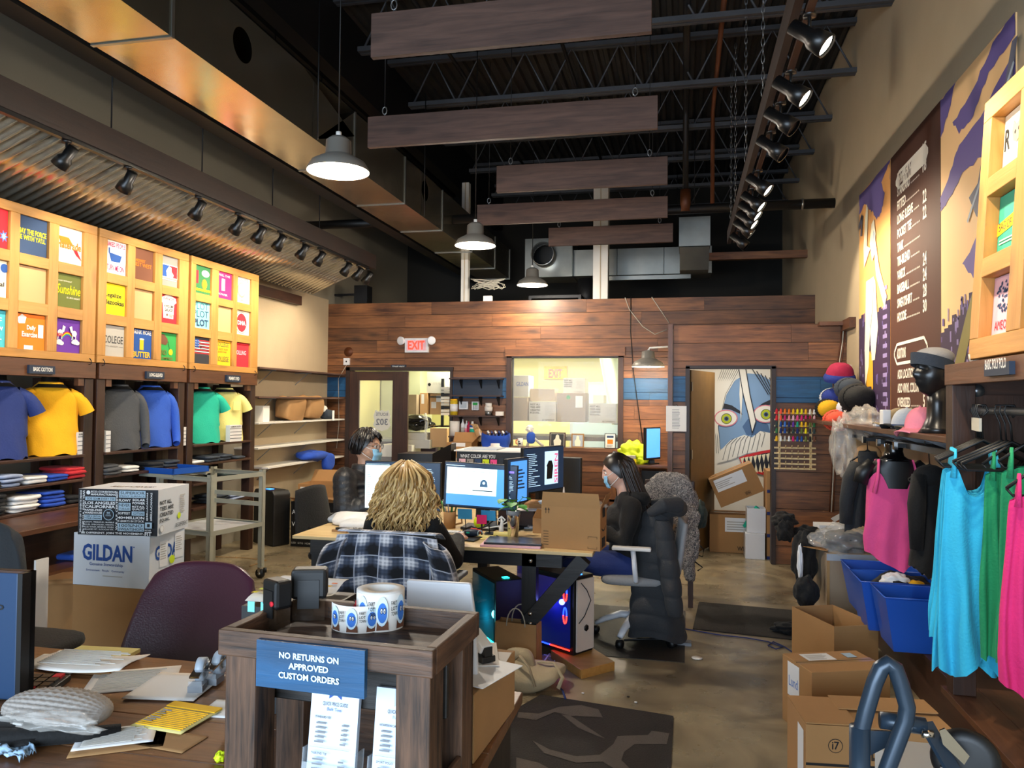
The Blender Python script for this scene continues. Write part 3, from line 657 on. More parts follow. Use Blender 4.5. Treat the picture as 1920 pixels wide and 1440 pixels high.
shelf_pile([(4.35,'tee_black',2,'black folded shirt on the upper shelf of rack one',.24),(4.55,'tee_pale',3,'crumpled pale blue folded shirt on the upper shelf of rack one',.2),(4.76,'tee_white',2,'white folded shirt on the upper shelf of rack one',.2),
            (4.97,'tee_royal',2,'royal blue folded shirt on the upper shelf of rack one',.2),(5.15,'tee_red',3,'red folded shirt on the upper shelf of rack one',.2)],sh3)
shelf_pile([(4.38,'tee_black',5,'black folded shirt on the lower shelf of the first rack',.28),(4.68,'tee_white',4,'white folded shirt on the lower shelf of the first rack',.24),(4.93,'tee_royal',4,'royal blue folded shirt on the lower shelf of the first rack',.22),(5.14,'tee_black',2,'black folded shirt at the far end of the first rack',.16)],sh4)
shelf_pile([(5.53,'tee_charcoal',3,'charcoal folded shirt on the upper shelf of the middle rack',.2),(5.76,'tee_white',2,'white folded shirt on the upper shelf of the middle rack',.2),(6.08,'tee_black',2,'black folded shirt on the upper shelf of the middle rack',.22),(6.30,'tee_slate',2,'dark olive folded shirt on the upper shelf of the middle rack',.2)],sh3)
shelf_pile([(6.72,'tee_white',1,'white folded shirt on the upper shelf of the far rack',.2),(6.75,'tee_navy',0,'',.2),(6.93,'tee_slate',2,'dark navy folded shirt on the upper shelf of the far rack',.22),(7.16,'tee_slate',2,'slate blue folded shirt on the upper shelf of the far rack',.22),(7.40,'tee_slate',1,'thin slate folded shirt on the upper shelf of the far rack',.2)],sh3)
shelf_pile([(7.28,'tee_dgreen',2,'dark green folded shirt on the lower shelf of the far rack',.3),(7.53,'tee_white',1,'light grey folded shirt on the lower shelf of the far rack',.16)],sh4)
shelf_pile([(7.10,'tee_slate',3,'dark folded shirt on the bottom shelf of the far rack',.3),(7.4,'tee_pale',2,'grey blue folded shirt on the bottom shelf of the far rack',.24)],.582)
folded(-4.3,4.9,.475,.2,.4,.05,'tee_blue','blue striped garment lying on the lower shelf of the ledge table')
folded(-4.85,6.45,1.2,.12,.1,.3,'tee_teal','narrow teal garment hanging behind the middle rack',name='hanging_shirt')
# ================================================================ PANEL FRAMES over the racks
for nm,c in dict(p_red='d42030',p_navy='2c4468',p_cream='ece4cc',p_white='ecebe6',p_olive='6c7434',p_orange='f07c1c',p_purple='6a34a0',p_cyan='48b4c4',p_brown='6e4430',p_yellow='f4e010',p_grey='8e8a86',p_lgrey='b4b0a8',p_blue='1c4c98',p_green='2a9a48',p_dgreen='2a6c40',p_magenta='c81e6c',p_aqua='7cd8d8',p_gold='f0b818',p_black='2a2c32',p_pink='e8b8c4',p_char='38393c').items(): mat(nm,c,.8)
mat('mirror_tan','caa070',.7)
ZR = [(2.675,2.955),(2.335,2.595),(1.99,2.25)]
FR = {0: (3.98,5.285,[(4.24,4.47),(4.55,4.81),(4.90,5.15)]),1: (5.31,6.46,[(5.40,5.64),(5.73,5.985),(6.085,6.325)]),2: (6.50,7.70,[(6.575,6.835),(6.95,7.21),(7.29,7.555)])}
fl = ['nearest the shop front','in the middle of the left wall','farthest from the shop front']
def panel_frame(x0,x1,sgn,y0,y1,cols,zt,zb,lab,rows,grp):
    r = thing('panel_frame',lab,'frame',((x0+x1)/2,(y0+y1)/2,zb),0,grp)
    ys = [y0]+[v for c in cols for v in c]+[y1]
    for i in range(0,len(ys),2):
        MB().box(x0,x1,ys[i],ys[i+1],zb+.06,zt-.07,'pine_z').build('stile',r,bevel=.003)
    MB().box(x0,x1,y0,y1,zt-.07,zt,'pine_y').build('top_rail',r,bevel=.003); MB().box(x0,x1,y0,y1,zb,zb+.06,'pine_y').build('bottom_rail',r,bevel=.003)
    zz = sorted([v for c in rows for v in c])
    for c in cols:
        for a,b2 in ((zz[1],zz[2]),(zz[3],zz[4])): MB().box(x0,x1-.003*sgn*0,c[0],c[1],a,b2,'pine_y').build('cross_rail',r,bevel=.003)
        MB().box(x0 if sgn > 0 else x0+.01,x1-.01 if sgn > 0 else x1,c[0],c[1],zt-.07,zz[5],'pine_y').build('cross_rail',r) if zt-.07 > zz[5]+.003 else None
        MB().box(x0,x1,c[0],c[1],zb+.06,zz[0],'pine_y').build('cross_rail',r) if zz[0] > zb+.063 else None
    xb = x0 if sgn > 0 else x1
    MB().box(xb-.004,xb+.004,y0+.03,y1-.03,zb+.02,zt-.02,'mirror_tan').build('backing_board',r)
    for y in (y0+.06,y1-.06): MB().tube([(xb+sgn*(.085 if sgn > 0 else .085),y,zb+.03),(xb+sgn*.1,y,zb+.01),(xb+sgn*.1,y,zb-.015),(xb+sgn*.075,y,zb-.02)],.004,'dark_steel',6).build('hook',r)
    return r
for i in range(3):
    y0,y1,cols = FR[i]
    panel_frame(-4.68,-4.6,1,y0,y1,cols,3.02,1.93,f'light pine frame with nine square openings, {fl[i]}',ZR,'pine panel frames on the left wall')
posn = ['left','middle','right']; rown = ['top','middle','bottom']
def panel(fi,ri,ci,bg,art,lab):
    y0,y1 = FR[fi][2][ci]; z0,z1 = ZR[ri]; q = MB(); q.box(-4.645,-4.622,y0+.004,y1-.004,z0+.002,z1-.004,bg)
    s = Surf(q,(-4.622,y0,z0),(0,1,0),(0,0,1),y1-y0,z1-z0); art(s)
    solo(q,'printed_shirt_sample',lab,'shirt','printed shirt samples in the left frames')
def ring(s,a,b,r0,r1,m1,m2): s.circ(a,b,r0,m1); s.circ(a,b,r1,m2)
mat('p_peach','e8b878',.8); mat('p_skyb','3a74c8',.8)
def star(s,a,b,r,mt,n=7): s.poly([(a+(r if i % 2 == 0 else r*.5)*math.cos(pi*i/n),b+(r if i % 2 == 0 else r*.5)*math.sin(pi*i/n)) for i in range(2*n)],mt)
panel(0,0,0,'p_red',lambda s: (star(s,.85,.32,.16,'p_skyb'),star(s,.85,.32,.09,'p_white')),'red printed shirt sample with a blue star burst, at the left edge')
panel(0,1,0,'p_cream',lambda s: (s.circ(.9,.8,.14,'p_blue'),s.text('al',.75,.3,.9,.42,'ink')),'cream printed shirt sample with blue badge, at the left edge')
panel(0,2,0,'p_cyan',lambda s: (s.text('c',.7,.7,.85,.8,'p_white'),s.text('w',.7,.45,.9,.55,'p_white'),s.text('-',.75,.2,.85,.23,'p_white')),'turquoise printed shirt sample with white letters, at the left edge')
panel(0,0,1,'p_navy',lambda s: (s.text('MAY THE FORCE',0,.52,.96,.66,'p_yellow',.03),s.text("BE WITH YA'LL",0,.37,.93,.5,'p_yellow',.03)),'slate blue printed shirt sample with yellow lettering reading may the force')
panel(0,0,2,'p_cream',lambda s: (s.poly([(0,.72),(.45,.72),(.62,.55),(.2,.5)],'p_orange'),s.poly([(.6,.45),(.8,.4),(.98,.15),(.75,.28)],'p_red'),s.text('Haterade',0,.4,.95,.62,'p_dgreen',.03),s.text('Haterade',.01,.41,.94,.61,'p_orange',0)),'cream printed shirt sample with orange bolt and word Haterade')
panel(0,1,1,'mirror_tan',lambda s: None,'blank tan wooden panel in the nearest frame')
panel(0,1,2,'p_olive',lambda s: (s.text('A DAY WITHOUT',.05,.76,.62,.8,'p_cream'),s.text('Sunshine',.02,.4,.95,.68,'p_yellow',.01,.05),s.text('IS LIKE NIGHT',.42,.28,.95,.33,'p_cream')),'olive green printed shirt sample with yellow script reading Sunshine')
panel(0,2,1,'p_orange',lambda s: (s.poly([(.03,.85),(.2,.97),(.35,.9),(.3,.72),(.1,.7)],'p_white'),s.rect(.75,.35,.93,.72,'p_white'),s.rect(.28,.0,.58,.12,'p_white'),s.text('Daily',.36,.52,.66,.68,'p_white',.03),s.text('Exercise',.2,.35,.72,.5,'p_white',.03)),'orange printed shirt sample reading Daily Exercise with white drawings')
def rainbow(s):
    for i,c in enumerate(('p_red','p_orange','p_yellow','p_green','p_skyb')):
        s.line([(.26+.45*k/8,.48-.022*i+.14*math.sin(pi*k/8)) for k in range(9)],.022,c)
    for a,b in ((.16,.3),(.78,.34)): s.circ(a,b,.12,'p_white',.08); s.circ(a+.08,b-.03,.1,'p_white',.06); s.circ(a-.08,b-.02,.08,'p_white',.05)
    for a,f in ((.18,1),(.72,-1)): s.circ(a,.58,.1,'p_white',.09); s.poly([(a+.05*f,.6),(a+.1*f,.8),(a+.2*f,.76),(a+.14*f,.6)],'p_white'); s.line([(a-.06,.55),(a-.1,.38)],.03,'p_white'); s.line([(a+.05,.55),(a+.05,.38)],.03,'p_white')
    s.text('RIDE',.02,.46,.24,.56,'p_red')
panel(0,2,2,'p_purple',rainbow,'purple printed shirt sample with white horses and a rainbow')
panel(1,0,0,'p_white',lambda s: (s.text('NAKED PEOPLE',.02,.8,.95,.94,'p_magenta'),s.poly([(.16,.62),(.78,.58),(.7,.38),(.28,.36)],'p_blue'),s.rect(.14,.6,.2,.76,'p_blue'),s.text('TURN ME ON',.06,.1,.88,.27,'p_magenta',.01)),'white printed shirt sample with blue bathtub and red lettering')
panel(1,0,1,'p_brown',lambda s: (s.text("MIDWEST",.12,.56,.58,.65,'p_orange'),s.text('BEST WEST',.02,.42,.9,.54,'p_orange',.01)),'brown printed shirt sample reading Best West')
panel(1,0,2,'p_grey',lambda s: (s.rect(.03,.28,.97,.72,'p_white'),s.rect(.05,.31,.5,.69,'p_blue'),s.rect(.5,.31,.95,.69,'p_red'),s.poly([(.35,.32),(.3,.5),(.45,.66),(.6,.64),(.62,.5),(.75,.4),(.7,.32)],'p_white'),s.line([(.05,.22),(.9,.22)],.03,'p_white')),'grey printed shirt sample with a red white and blue badge')
panel(1,1,0,'p_yellow',lambda s: (s.text('Legalize',.02,.52,.8,.7,'ink',.025),s.text('Bazookas',.02,.32,.93,.48,'ink',.025)),'yellow printed shirt sample reading Legalize Bazookas')
panel(1,1,1,'mirror_tan',lambda s: None,'blank tan wooden panel in the middle frame')
panel(1,1,2,'p_red',lambda s: (s.poly([(.1,.9),(.35,1),(.6,1),(.9,.92),(.95,.78),(.82,.7),(.78,.18),(.2,.18),(.14,.7),(.04,.78)],'p_white'),s.text('FANCY',.2,.82,.8,.92,'p_red'),s.text('AWESOME',.22,.56,.78,.66,'ink'),s.text('SAUCE',.28,.42,.72,.54,'ink'),s.circ(.4,.3,.05,'p_brown'),s.lines(.5,.22,.8,.36,4,'p_grey')),'red printed shirt sample with a white Awesome Sauce label')
panel(1,2,0,'p_lgrey',lambda s: (s.text('COLEGE',.0,.42,.92,.66,'p_char',.005),s.text('UNIVERSITY',.3,.3,.68,.35,'p_grey'),s.line([(.05,.32),(.25,.32)],.01,'p_char'),s.line([(.72,.32),(.92,.32)],.01,'p_char')),'light grey printed shirt sample reading COLEGE')
panel(1,2,1,'p_blue',lambda s: (s.text('DRINK MORE',.02,.82,.95,.96,'p_white',.01),s.rect(.38,.3,.58,.66,'p_gold'),s.circ(.48,.66,.12,'p_cream',.03),s.text('BUTTER',.05,.05,.92,.24,'p_gold',.03)),'blue printed shirt sample reading Drink More Butter')
panel(1,2,2,'p_green',lambda s: (s.circ(.2,.75,.2,'p_brown'),s.circ(.32,.7,.16,'p_brown'),s.circ(.66,.32,.12,'p_gold'),s.line([(.5,.7),(.58,.4)],.02,'ink'),s.text('END',.02,.2,.42,.38,'p_olive',.02),s.text('SUMMER',.02,.04,.8,.14,'p_olive',.02)),'green printed shirt sample with a brown cartoon shape and gold bottle')
panel(2,0,0,'p_dgreen',lambda s: (s.rect(.05,.35,.25,.8,'p_red'),s.circ(.68,.74,.24,'p_white',.12),s.circ(.62,.36,.16,'p_orange',.18),s.circ(.62,.32,.09,'p_yellow',.12),s.rect(0,.1,1,.18,'p_yellow')),'dark green printed shirt sample with flame and speech bubble')
panel(2,0,1,'p_magenta',lambda s: (s.rect(.3,.3,.52,.74,'p_white'),s.text('FEEL THE',.1,.82,.85,.9,'p_pink'),s.text('POWER',.05,.12,.7,.2,'p_pink')),'magenta printed shirt sample with a white bottle drawing')
panel(2,0,2,'p_white',lambda s: (s.rect(0,.84,.85,.96,'p_grey'),s.text('WORLD',.05,.86,.8,.94,'p_white'),s.circ(.38,.5,.3,'p_grey',.3),s.circ(.4,.52,.24,'p_white',.24),s.circ(.42,.5,.14,'p_lgrey',.2),s.line([(.3,.12),(.5,.12)],.04,'p_grey')),'white printed shirt sample with a grey round drawing')
panel(2,1,0,'p_aqua',lambda s: (s.text('PLOT',.0,.72,.9,.96,'p_navy',-.01),s.text('PLOT',.0,.42,.9,.68,'p_navy',0),s.text('PLOT',.0,.08,.9,.36,'p_navy',.035)),'aqua printed shirt sample with the word PLOT three times')
panel(2,1,1,'mirror_tan',lambda s: None,'blank tan wooden panel in the farthest frame')
panel(2,1,2,'p_cream',lambda s: (s.circ(.42,.5,.43,'ink',.45),s.circ(.42,.5,.41,'p_cream',.43),s.circ(.42,.5,.36,'p_red',.38),s.text('DNA',.14,.4,.7,.58,'p_white',.03)),'cream printed shirt sample with a red disc reading DNA')
def flag(s):
    s.rect(0,0,1,.33,'p_black')
    for i in range(9): s.rect(0,.38+.06*i,1,.41+.06*i,'p_white' if i % 2 else 'p_red'); s.k -= 1
    s.k += 1; s.rect(0,.62,.36,.92,'p_blue')
    for i in range(12): s.circ(.06+.08*(i % 4),.67+.09*(i//4),.015,'p_white',n=6); s.k -= 1
    s.k += 1; s.circ(.46,.62,.05,'ink')
panel(2,2,0,'p_char',flag,'black printed shirt sample with a stars and stripes flag')
panel(2,2,1,'p_gold',lambda s: (s.text('COLLEGE',.0,.74,.85,.92,'p_olive',.01),s.text('IS NOT FOR',.05,.6,.8,.68,'p_orange'),s.text('EVERYONE',.15,.5,.7,.57,'p_orange'),s.text('COLLEGE',.0,.16,.85,.36,'p_olive',.01)),'golden yellow printed shirt sample with the word COLLEGE twice')
panel(2,2,2,'p_red',lambda s: s.text('ROLLING',.0,.5,.78,.68,'p_pink'),'plain red printed shirt sample reading ROLLING')
# ================================================================ BOXES
mat('bella_dark','16191f',.6); mat('gildan_white','d5d9de',.6); mat('label_white','e8e8e8',.5); mat('dot_green','d2e61a',.6); mat('box_print','3a2c1c',.8); mat('gildan_blue','1d4a96',.6); mat('pale_blue','a9c2d2',.6)
def obox(fl_,fr_,br_,z1,z0):
    """box frame from three top corners seen in the photo -> (matrix at lower front-left, w, d, h)"""
    a = PZ(*fl_,z1); b2 = PZ(*fr_,z1); c = PZ(*br_,z1); ux = (b2-a).normalized(); uy = Vector((-ux.y,ux.x,0)); w_ = (b2-a).length; d_ = abs((c-b2).dot(uy))
    return Matrix.Translation((a.x,a.y,z0)) @ Matrix((ux,uy,(0,0,1))).transposed().to_4x4(),w_,d_,z1-z0
def carton(T,w_,d_,h_,lab,name='cardboard_box',m1='cardboard',front=None,side=None,top=None,opened=False,group=None,flaps=(1,1,1,1),left=None,tape=True):
    p = T.to_translation(); r = thing(name,lab,'box',tuple(p),0,group)
    q = MB(T); t_ = .005
    if opened:
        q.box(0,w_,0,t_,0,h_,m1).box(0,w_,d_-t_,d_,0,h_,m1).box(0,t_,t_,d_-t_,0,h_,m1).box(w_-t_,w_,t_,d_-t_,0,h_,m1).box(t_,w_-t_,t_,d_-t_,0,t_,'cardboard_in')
    else: q.box(0,w_,0,d_,0,h_,m1)
    I3 = T.to_3x3()
    def F(fn,p0,u,v,a,b2):
        if fn: fn(Surf(q,p0,u,v,a,b2))
    F(front,(0,0,0),(1,0,0),(0,0,1),w_,h_); F(side,(w_,0,0),(0,1,0),(0,0,1),d_,h_); F(top,(0,0,h_),(1,0,0),(0,1,0),w_,d_); F(left,(0,d_,0),(0,-1,0),(0,0,1),d_,h_)
    q.build('carton_body',r,bevel=.0025 if not opened else 0)
    if not opened and tape: MB(T).box(-.001,w_+.001,d_/2-.003,d_/2+.003,h_-.001,h_+.0012,'box_print').box(0,w_,d_/2-.028,d_/2+.028,h_,h_+.0008,'tape').build('tape_strip',r)
    if opened:
        L_ = min(w_,d_)*.45
        for i,(a,b2,o_) in enumerate((((0,0),(w_,0),(0,-1)),((w_,0),(w_,d_),(1,0)),((w_,d_),(0,d_),(0,1)),((0,d_),(0,0),(-1,0)))):
            k = flaps[i]
            if k is None: continue
            a3 = Vector((*a,h_)); b3 = Vector((*b2,h_)); o3 = Vector((o_[0]*math.cos(k),o_[1]*math.cos(k),math.sin(k)))*L_
            MB(T).prism([a3,b3,b3+o3-(b3-a3).normalized()*.01,a3+o3+(b3-a3).normalized()*.01],(0,0,-.004),m1).build('flap',r)
    return r
def bella(s):
    s.rect(0,0,1,1,'bella_dark'); W_ = 'label_white'; P = 'pale_blue'
    def vt(t,a0,b0,a1,b1,mt):   # lettering running upwards
        vs,fs = text_mesh(t,.02); s.k += 1; z = .0006*s.k; s.mb.add([s.at(a1-(a1-a0)*y,b0+(b1-b0)*x,z) for x,y in vs],fs,mt)
    vt('MILLIONS OF T-SHIRTS MADE',.02,.05,.04,.97,W_); vt('IN THE U.S.A. EVERY YEAR',.055,.05,.08,.97,W_)
    s.circ(.125,.92,.025,W_); s.text('ECO-CONSCIOUS',.16,.92,.48,.96,W_,.03); s.text('MANUFACTURING',.16,.86,.48,.905,W_,.03)
    s.rect(.09,.75,.47,.83,P); s.text('SIDE SEAM EVERY TEE',.11,.765,.46,.815,'bella_dark',.01)
    s.text('LOS ANGELES',.09,.665,.47,.73,W_,.03); s.text('CALIFORNIA',.09,.585,.47,.65,W_,.03); s.text('PAPER-FREE',.09,.52,.31,.565,W_,.03); s.text('WAREHOUSE',.09,.46,.31,.505,W_,.03)
    s.rect(.09,.33,.31,.44,P); s.text('TAKE A VIRTUAL',.1,.39,.3,.425,'bella_dark'); s.text('TOUR ONLINE',.1,.345,.3,.38,'bella_dark')
    ring(s,.395,.45,.068,.06,'pale_blue','bella_dark'); s.text('BE',.375,.47,.415,.51,P,.02); s.text('COOL',.36,.42,.43,.455,P,.02)
    for i,t_ in enumerate(('FLOWY, TRIBLEND, MARBLE','SLUB, SPECKLED, NEON,','ACID WASH, MINERAL WASH,','RELAXED FIT, SLOUCHY FIT.')): s.text(t_,.09,.265-.052*i,.47,.3-.052*i,W_,.01)
    vt('W.R.A.P. CERTIFIED',.49,.12,.515,.96,W_)
    s.rect(.53,.83,.86,.98,P); s.text('SUPERIOR',.545,.9,.85,.965,'bella_dark',.01); s.text('PRINT SURFACE',.545,.845,.85,.88,'bella_dark',0)
    s.text('FLOWY',.53,.74,.68,.8,W_,.03); s.text('SOLAR',.7,.76,.86,.81,W_,.03); s.text('POWER',.7,.69,.86,.74,W_,.03)
    s.rect(.53,.55,.68,.72,P); s.text('NEVER',.54,.64,.67,.7,'bella_dark',.01); s.text('TUBULAR',.54,.57,.67,.61,'bella_dark',0); s.text('RETAIL',.7,.62,.86,.66,W_,.02); s.text('QUALITY',.7,.56,.86,.61,W_,.02)
    s.text('SOFTEST',.53,.47,.68,.52,W_,.02); s.rect(.7,.45,.86,.54,P); s.text('COTTONS',.72,.47,.85,.52,'bella_dark')
    s.text('40+MILLION',.53,.37,.86,.43,W_,.03); s.text('T-SHIRTS IN STOCK',.53,.305,.86,.35,W_,.02)
    s.rect(.53,.11,.86,.28,P); s.text('100%NO',.55,.2,.84,.265,'bella_dark',.01); s.text('SWEATSHOPS',.545,.125,.85,.18,'bella_dark',.01)
    vt('@BELLACANVAS',.885,.34,.91,.95,W_); vt('#BELLACANVAS',.935,.34,.96,.95,W_)
    s.rect(.875,.18,.96,.31,P); s.rect(.9,.21,.935,.28,'bella_dark'); s.text('RETAIL',.875,.125,.955,.155,W_,.01); s.text('FIT',.875,.02,.96,.105,W_,.03)
    s.text('BE DIFFERENT. JOIN THE MOVEMENT.',.085,.03,.865,.085,W_,.03)
def bella_side(s):
    for i,t_ in enumerate(('NOT ALL','TEES ARE','CREATED','EQUAL.')): s.text(t_,.05,.66-.13*i,(.42,.48,.47,.36)[i],.75-.13*i,'ink',.02)
    s.lines(.68,.4,.86,.82,9,'p_lgrey'); s.circ(.66,.33,.055,'dot_green'); s.text('BE DIFFERENT',.55,.08,.95,.17,'ink',0); ring(s,.1,.14,.06,.05,'p_lgrey','label_white')
def gild(s):
    s.text('GILDAN',.12,.48,.78,.8,'gildan_blue',.035); s.circ(.8,.78,.008,'gildan_blue'); s.text('Genuine Stewardship',.22,.37,.66,.45,'gildan_blue',0); s.text('Environment   People   Community',.18,.27,.68,.32,'gildan_blue',0); s.line([(.4,.2),(.66,.2)],.01,'p_lgrey')
def gild_side(s):
    s.text('GILDA',.15,.5,.78,.78,'gildan_blue',.035); s.rect(.27,.35,.5,.85,'label_white'); s.lines(.29,.5,.47,.82,7,'p_lgrey'); s.rect(.7,.45,.95,.95,'label_white'); s.lines(.72,.6,.92,.9,7,'p_lgrey'); s.circ(.62,.45,.08,'dot_green')
T,w_,d_,h_ = obox((137,1096),(275,1103),(345,1085),.515,0); carton(T,w_,d_,h_,'plain brown cardboard box under the two white printed boxes')
T,w_,d_,h_ = obox((139,998),(281,1006),(349,990),.83,.518); carton(T,w_,d_,h_,'white cardboard box with blue GILDAN lettering, in the middle of its stack',m1='gildan_white',front=gild,side=gild_side)
T,w_,d_,h_ = obox((148,916),(297,919),(360,907),1.105,.833); carton(T,w_,d_,h_,'box with black front covered in white slogans, on top of the stack',m1='gildan_white',front=bella,side=bella_side,top=lambda s: s.text('BELLA+CANVAS',.25,.3,.8,.45,'tape'),tape=False)
# boxes below the ledge
def russ(s): s.rect(.45,.35,.7,1,'ink'); s.text('RUSSELL',.44,.18,1.0,.29,'ink',.03); s.text('ATHLETIC',.44,.05,1.05,.16,'ink',.03)
carton(loc4(-4.18,4.40,0,math.radians(28)),.55,.3,.42,'brown box with black print of a sports clothing brand, under the ledge table',front=russ)
q = MB(); q.box(-3.98,-3.965,4.10,4.20,0,.62,'paper'); q.box(-3.985,-3.98,4.11,4.19,.3,.305,'p_lgrey'); solo(q,'foam_board','narrow off white upright board beside the brown boxes','board')
q = MB(loc4(-3.98,4.45,.42,.5)); q.box(-.2,.1,-.1,.15,0,.02,'cardboard').box(-.18,.08,-.12,.1,.022,.035,'cardboard_in'); solo(q,'folded_cardboard','folded cardboard sheets lying on the brown box under the ledge','cardboard')
q = MB(); sq(q,(-3.86,4.62,.5),(.1,.1,.22),'black_cloth',.8,.8,nz=.05,nf=8); q2 = solo(q,'black_bag','black cloth bundle hanging beside the Gildan box','bag')
# ================================================================ CART
mat('cart_grey','a8a898',.45,.2)
cx0,cx1,cy0,cy1,ct = -4.42,-3.78,5.62,6.25,.86
T = loc4(-4.50,5.97,0,math.radians(-12)); r = thing('utility_cart','grey metal utility cart on casters beside the slogan box','cart',(-4.50,5.97,0))
W_,D_ = .60,.62
q = lambda: MB(T)
for i,(x,y) in enumerate(((0,0),(W_,0),(W_,D_),(0,D_))):
    q().box(x-.03,x+.012,y-.012,y-.006,.1,1.0,'cart_grey').box(x+.006,x+.012,y-.012,y+.03,.1,1.0,'cart_grey').build('post',r)
    g = q().cyl((x-.01,y-.012,.045),(x-.01,y+.016,.045),.045,'black',n=16).cyl((x-.01,y-.016,.045),(x-.01,y+.02,.045),.015,'chrome',n=8).box(x-.025,x+.005,y-.018,y+.022,.06,.1,'chrome'); g.box(x+.01,x+.05,y-.005,y+.005,.07,.08,'chrome').cyl((x+.05,y,.06),(x+.05,y,.1),.016,'black',n=8); g.build('caster',r)
for z,nm in ((.98,'top_rail'),(.52,'lower_rail')):
    g = q(); g.box(-.02,W_+.012,-.014,-.006,z-.04,z,'cart_grey').box(-.02,W_+.012,D_+.006,D_+.014,z-.04,z,'cart_grey').box(-.024,-.016,0,D_,z-.04,z,'cart_grey').box(W_+.006,W_+.014,0,D_,z-.04,z,'cart_grey'); g.box(-.02,W_+.01,-.02,.01,z-.003,z,'cart_grey').box(-.02,W_+.01,D_-.01,D_+.02,z-.003,z,'cart_grey'); g.build(nm,r)
q().box(-.01,W_,0,D_,.50,.505,'light_plastic').build('lower_tray',r)
q().box(-.01,W_,D_+.003,D_+.02,.74,.78,'cart_grey').box(-.01,W_,D_+.003,D_+.02,.66,.7,'cart_grey').build('back_rail',r)
q().box(-.3,.02,.05,.4,.36,.48,'cart_grey').build('side_bin',r)
mat('tray_blue','1650a8',.4)
g = MB(loc4(-4.72,5.98,.985,math.radians(-12))); g.box(0,.42,0,.4,0,.008,'tray_blue')
for a in ((0,.42,0,.01),(0,.42,.39,.4),(0,.01,0,.4),(.41,.42,0,.4)): g.box(*a,.008,.05,'tray_blue')
solo(g,'plastic_tray','blue plastic tray on the grey cart','tray')
for y_ in (0,.38): MB(loc4(-4.72,5.98,0,math.radians(-12))).box(0,.4,y_,y_+.02,.955,.983,'cart_grey').build('arm_rail',r)
# ================================================================ black tower, product boxes, back-left shelves
mat('matte_black','141516',.45); mat('led_blue','2a6cff',.4,emit=4)
T = loc4(-4.72,7.98,0,math.radians(-28)); r = thing('black_tower','matte black upright appliance with a blue light on top','appliance',(-4.72,7.98,0),0)
MB(T).prism([(-.12,-.0,0),(.3,0,0),(.3,0,.58),(.27,0,.62),(-.09,0,.62),(-.12,0,.58)],(0,.22,0),'matte_black').build('casing',r,bevel=.015)
MB(T).box(.04,.12,.06,.12,.62,.624,'led_blue').build('blue_light',r); MB(T).box(-.121,-.119,.05,.07,.08,.5,'black').build('side_slot',r)
for z,s_ in ((2.02,2.1),(1.68,2.0),(1.38,2.0),(1.09,2.05),(.85,1.9)):
    r = thing('wall_shelf',f'pale grey wall shelf on brackets left of the glazed door, {["topmost", "second", "third", "fourth", "lowest"][[2.02,1.68,1.38,1.09,.85].index(z)]} of five','shelf',(-4.9,9,z),0,'pale shelves on the left wall')
    MB().box(XL,-4.74,7.98 if z > 1 else 8.2,YB-.02,z-.02,z,'white_paint' if z < 1.5 else 'grey_wood_y').build('board',r)
    for y in (8.45,9.35): MB().box(-5.045,-5.035,y-.01,y+.01,z-.22,z-.02,'grey_plastic').box(-5.04,-4.80,y-.01,y+.01,z-.03,z-.02,'grey_plastic').bar((-5.04,y,z-.19),(-4.85,y,z-.03),.008,.008,'grey_plastic').build('bracket',r)
def bag_paper(T,w_,d_,h_,lab,mt='kraft',handles=False,name='paper_bag'):
    r = thing(name,lab,'bag',tuple(T.to_translation())); q = MB(T)
    q.prism([(-w_/2,-d_/2,0),(w_/2,-d_/2,0),(w_/2*.98,-d_/2*.8,h_),(-w_/2*.98,-d_/2*.8,h_)],(0,.003,0),mt)
    q.prism([(-w_/2,d_/2,0),(w_/2,d_/2,0),(w_/2*.98,d_/2*.8,h_*.99),(-w_/2*.98,d_/2*.8,h_*.99)],(0,.003,0),mt)
    for s in (-1,1): q.prism([(s*w_/2,-d_/2,0),(s*w_/2,d_/2,0),(s*w_/2*.98,d_/2*.8,h_),(s*w_/2*.90,0,h_*.99),(s*w_/2*.98,-d_/2*.8,h_)],(-.003*s,0,0),mt)
    q.box(-w_/2,w_/2,-d_/2,d_/2,0,.004,mt); q.build('bag_body',r)
    if handles:
        for y in (-d_/2*.8,d_/2*.8): MB(T).tube([(-w_*.22*math.cos(k*pi/10),y,h_-.02+.11*math.sin(k*pi/10)) for k in range(11)],.004,'rope',6).build('handle',r)
    return r
mat('kraft','a37b4e',.8,bump=.3,bscale=12,var=.08)
q = MB(); sq(q,(-4.88,8.95,1.53),(.13,.22,.15),'kraft',.5,.3,nz=.05,nf=5,seed=3); solo(q,'paper_bag','crumpled brown paper bag on the open shelf, left one','bag','brown paper bags on the open shelf')
q = MB(); sq(q,(-4.88,9.45,1.54),(.13,.2,.16),'kraft',.6,.4,nz=.07,nf=5,seed=8); solo(q,'paper_bag','crumpled brown paper bag on the open shelf, right one leaning over','bag','brown paper bags on the open shelf')
q = MB(); q.box(-4.95,-4.8,8.18,8.32,1.38,1.57,'white'); solo(q,'white_box','small white box beside the paper bags','box',bevel=.003)
q = MB(); sq(q,(-4.82,9.85,1.45),(.09,.12,.07),'tee_slate',.7,.7,nz=.03,seed=5); sq(q,(-4.84,9.72,1.52),(.06,.1,.05),'tee_white',.7,.7,nz=.03,seed=6); q.box(-4.735,-4.73,9.86,9.92,1.36,1.5,'label_white'); solo(q,'cap','navy and white caps with hanging tags piled by the door','cap')
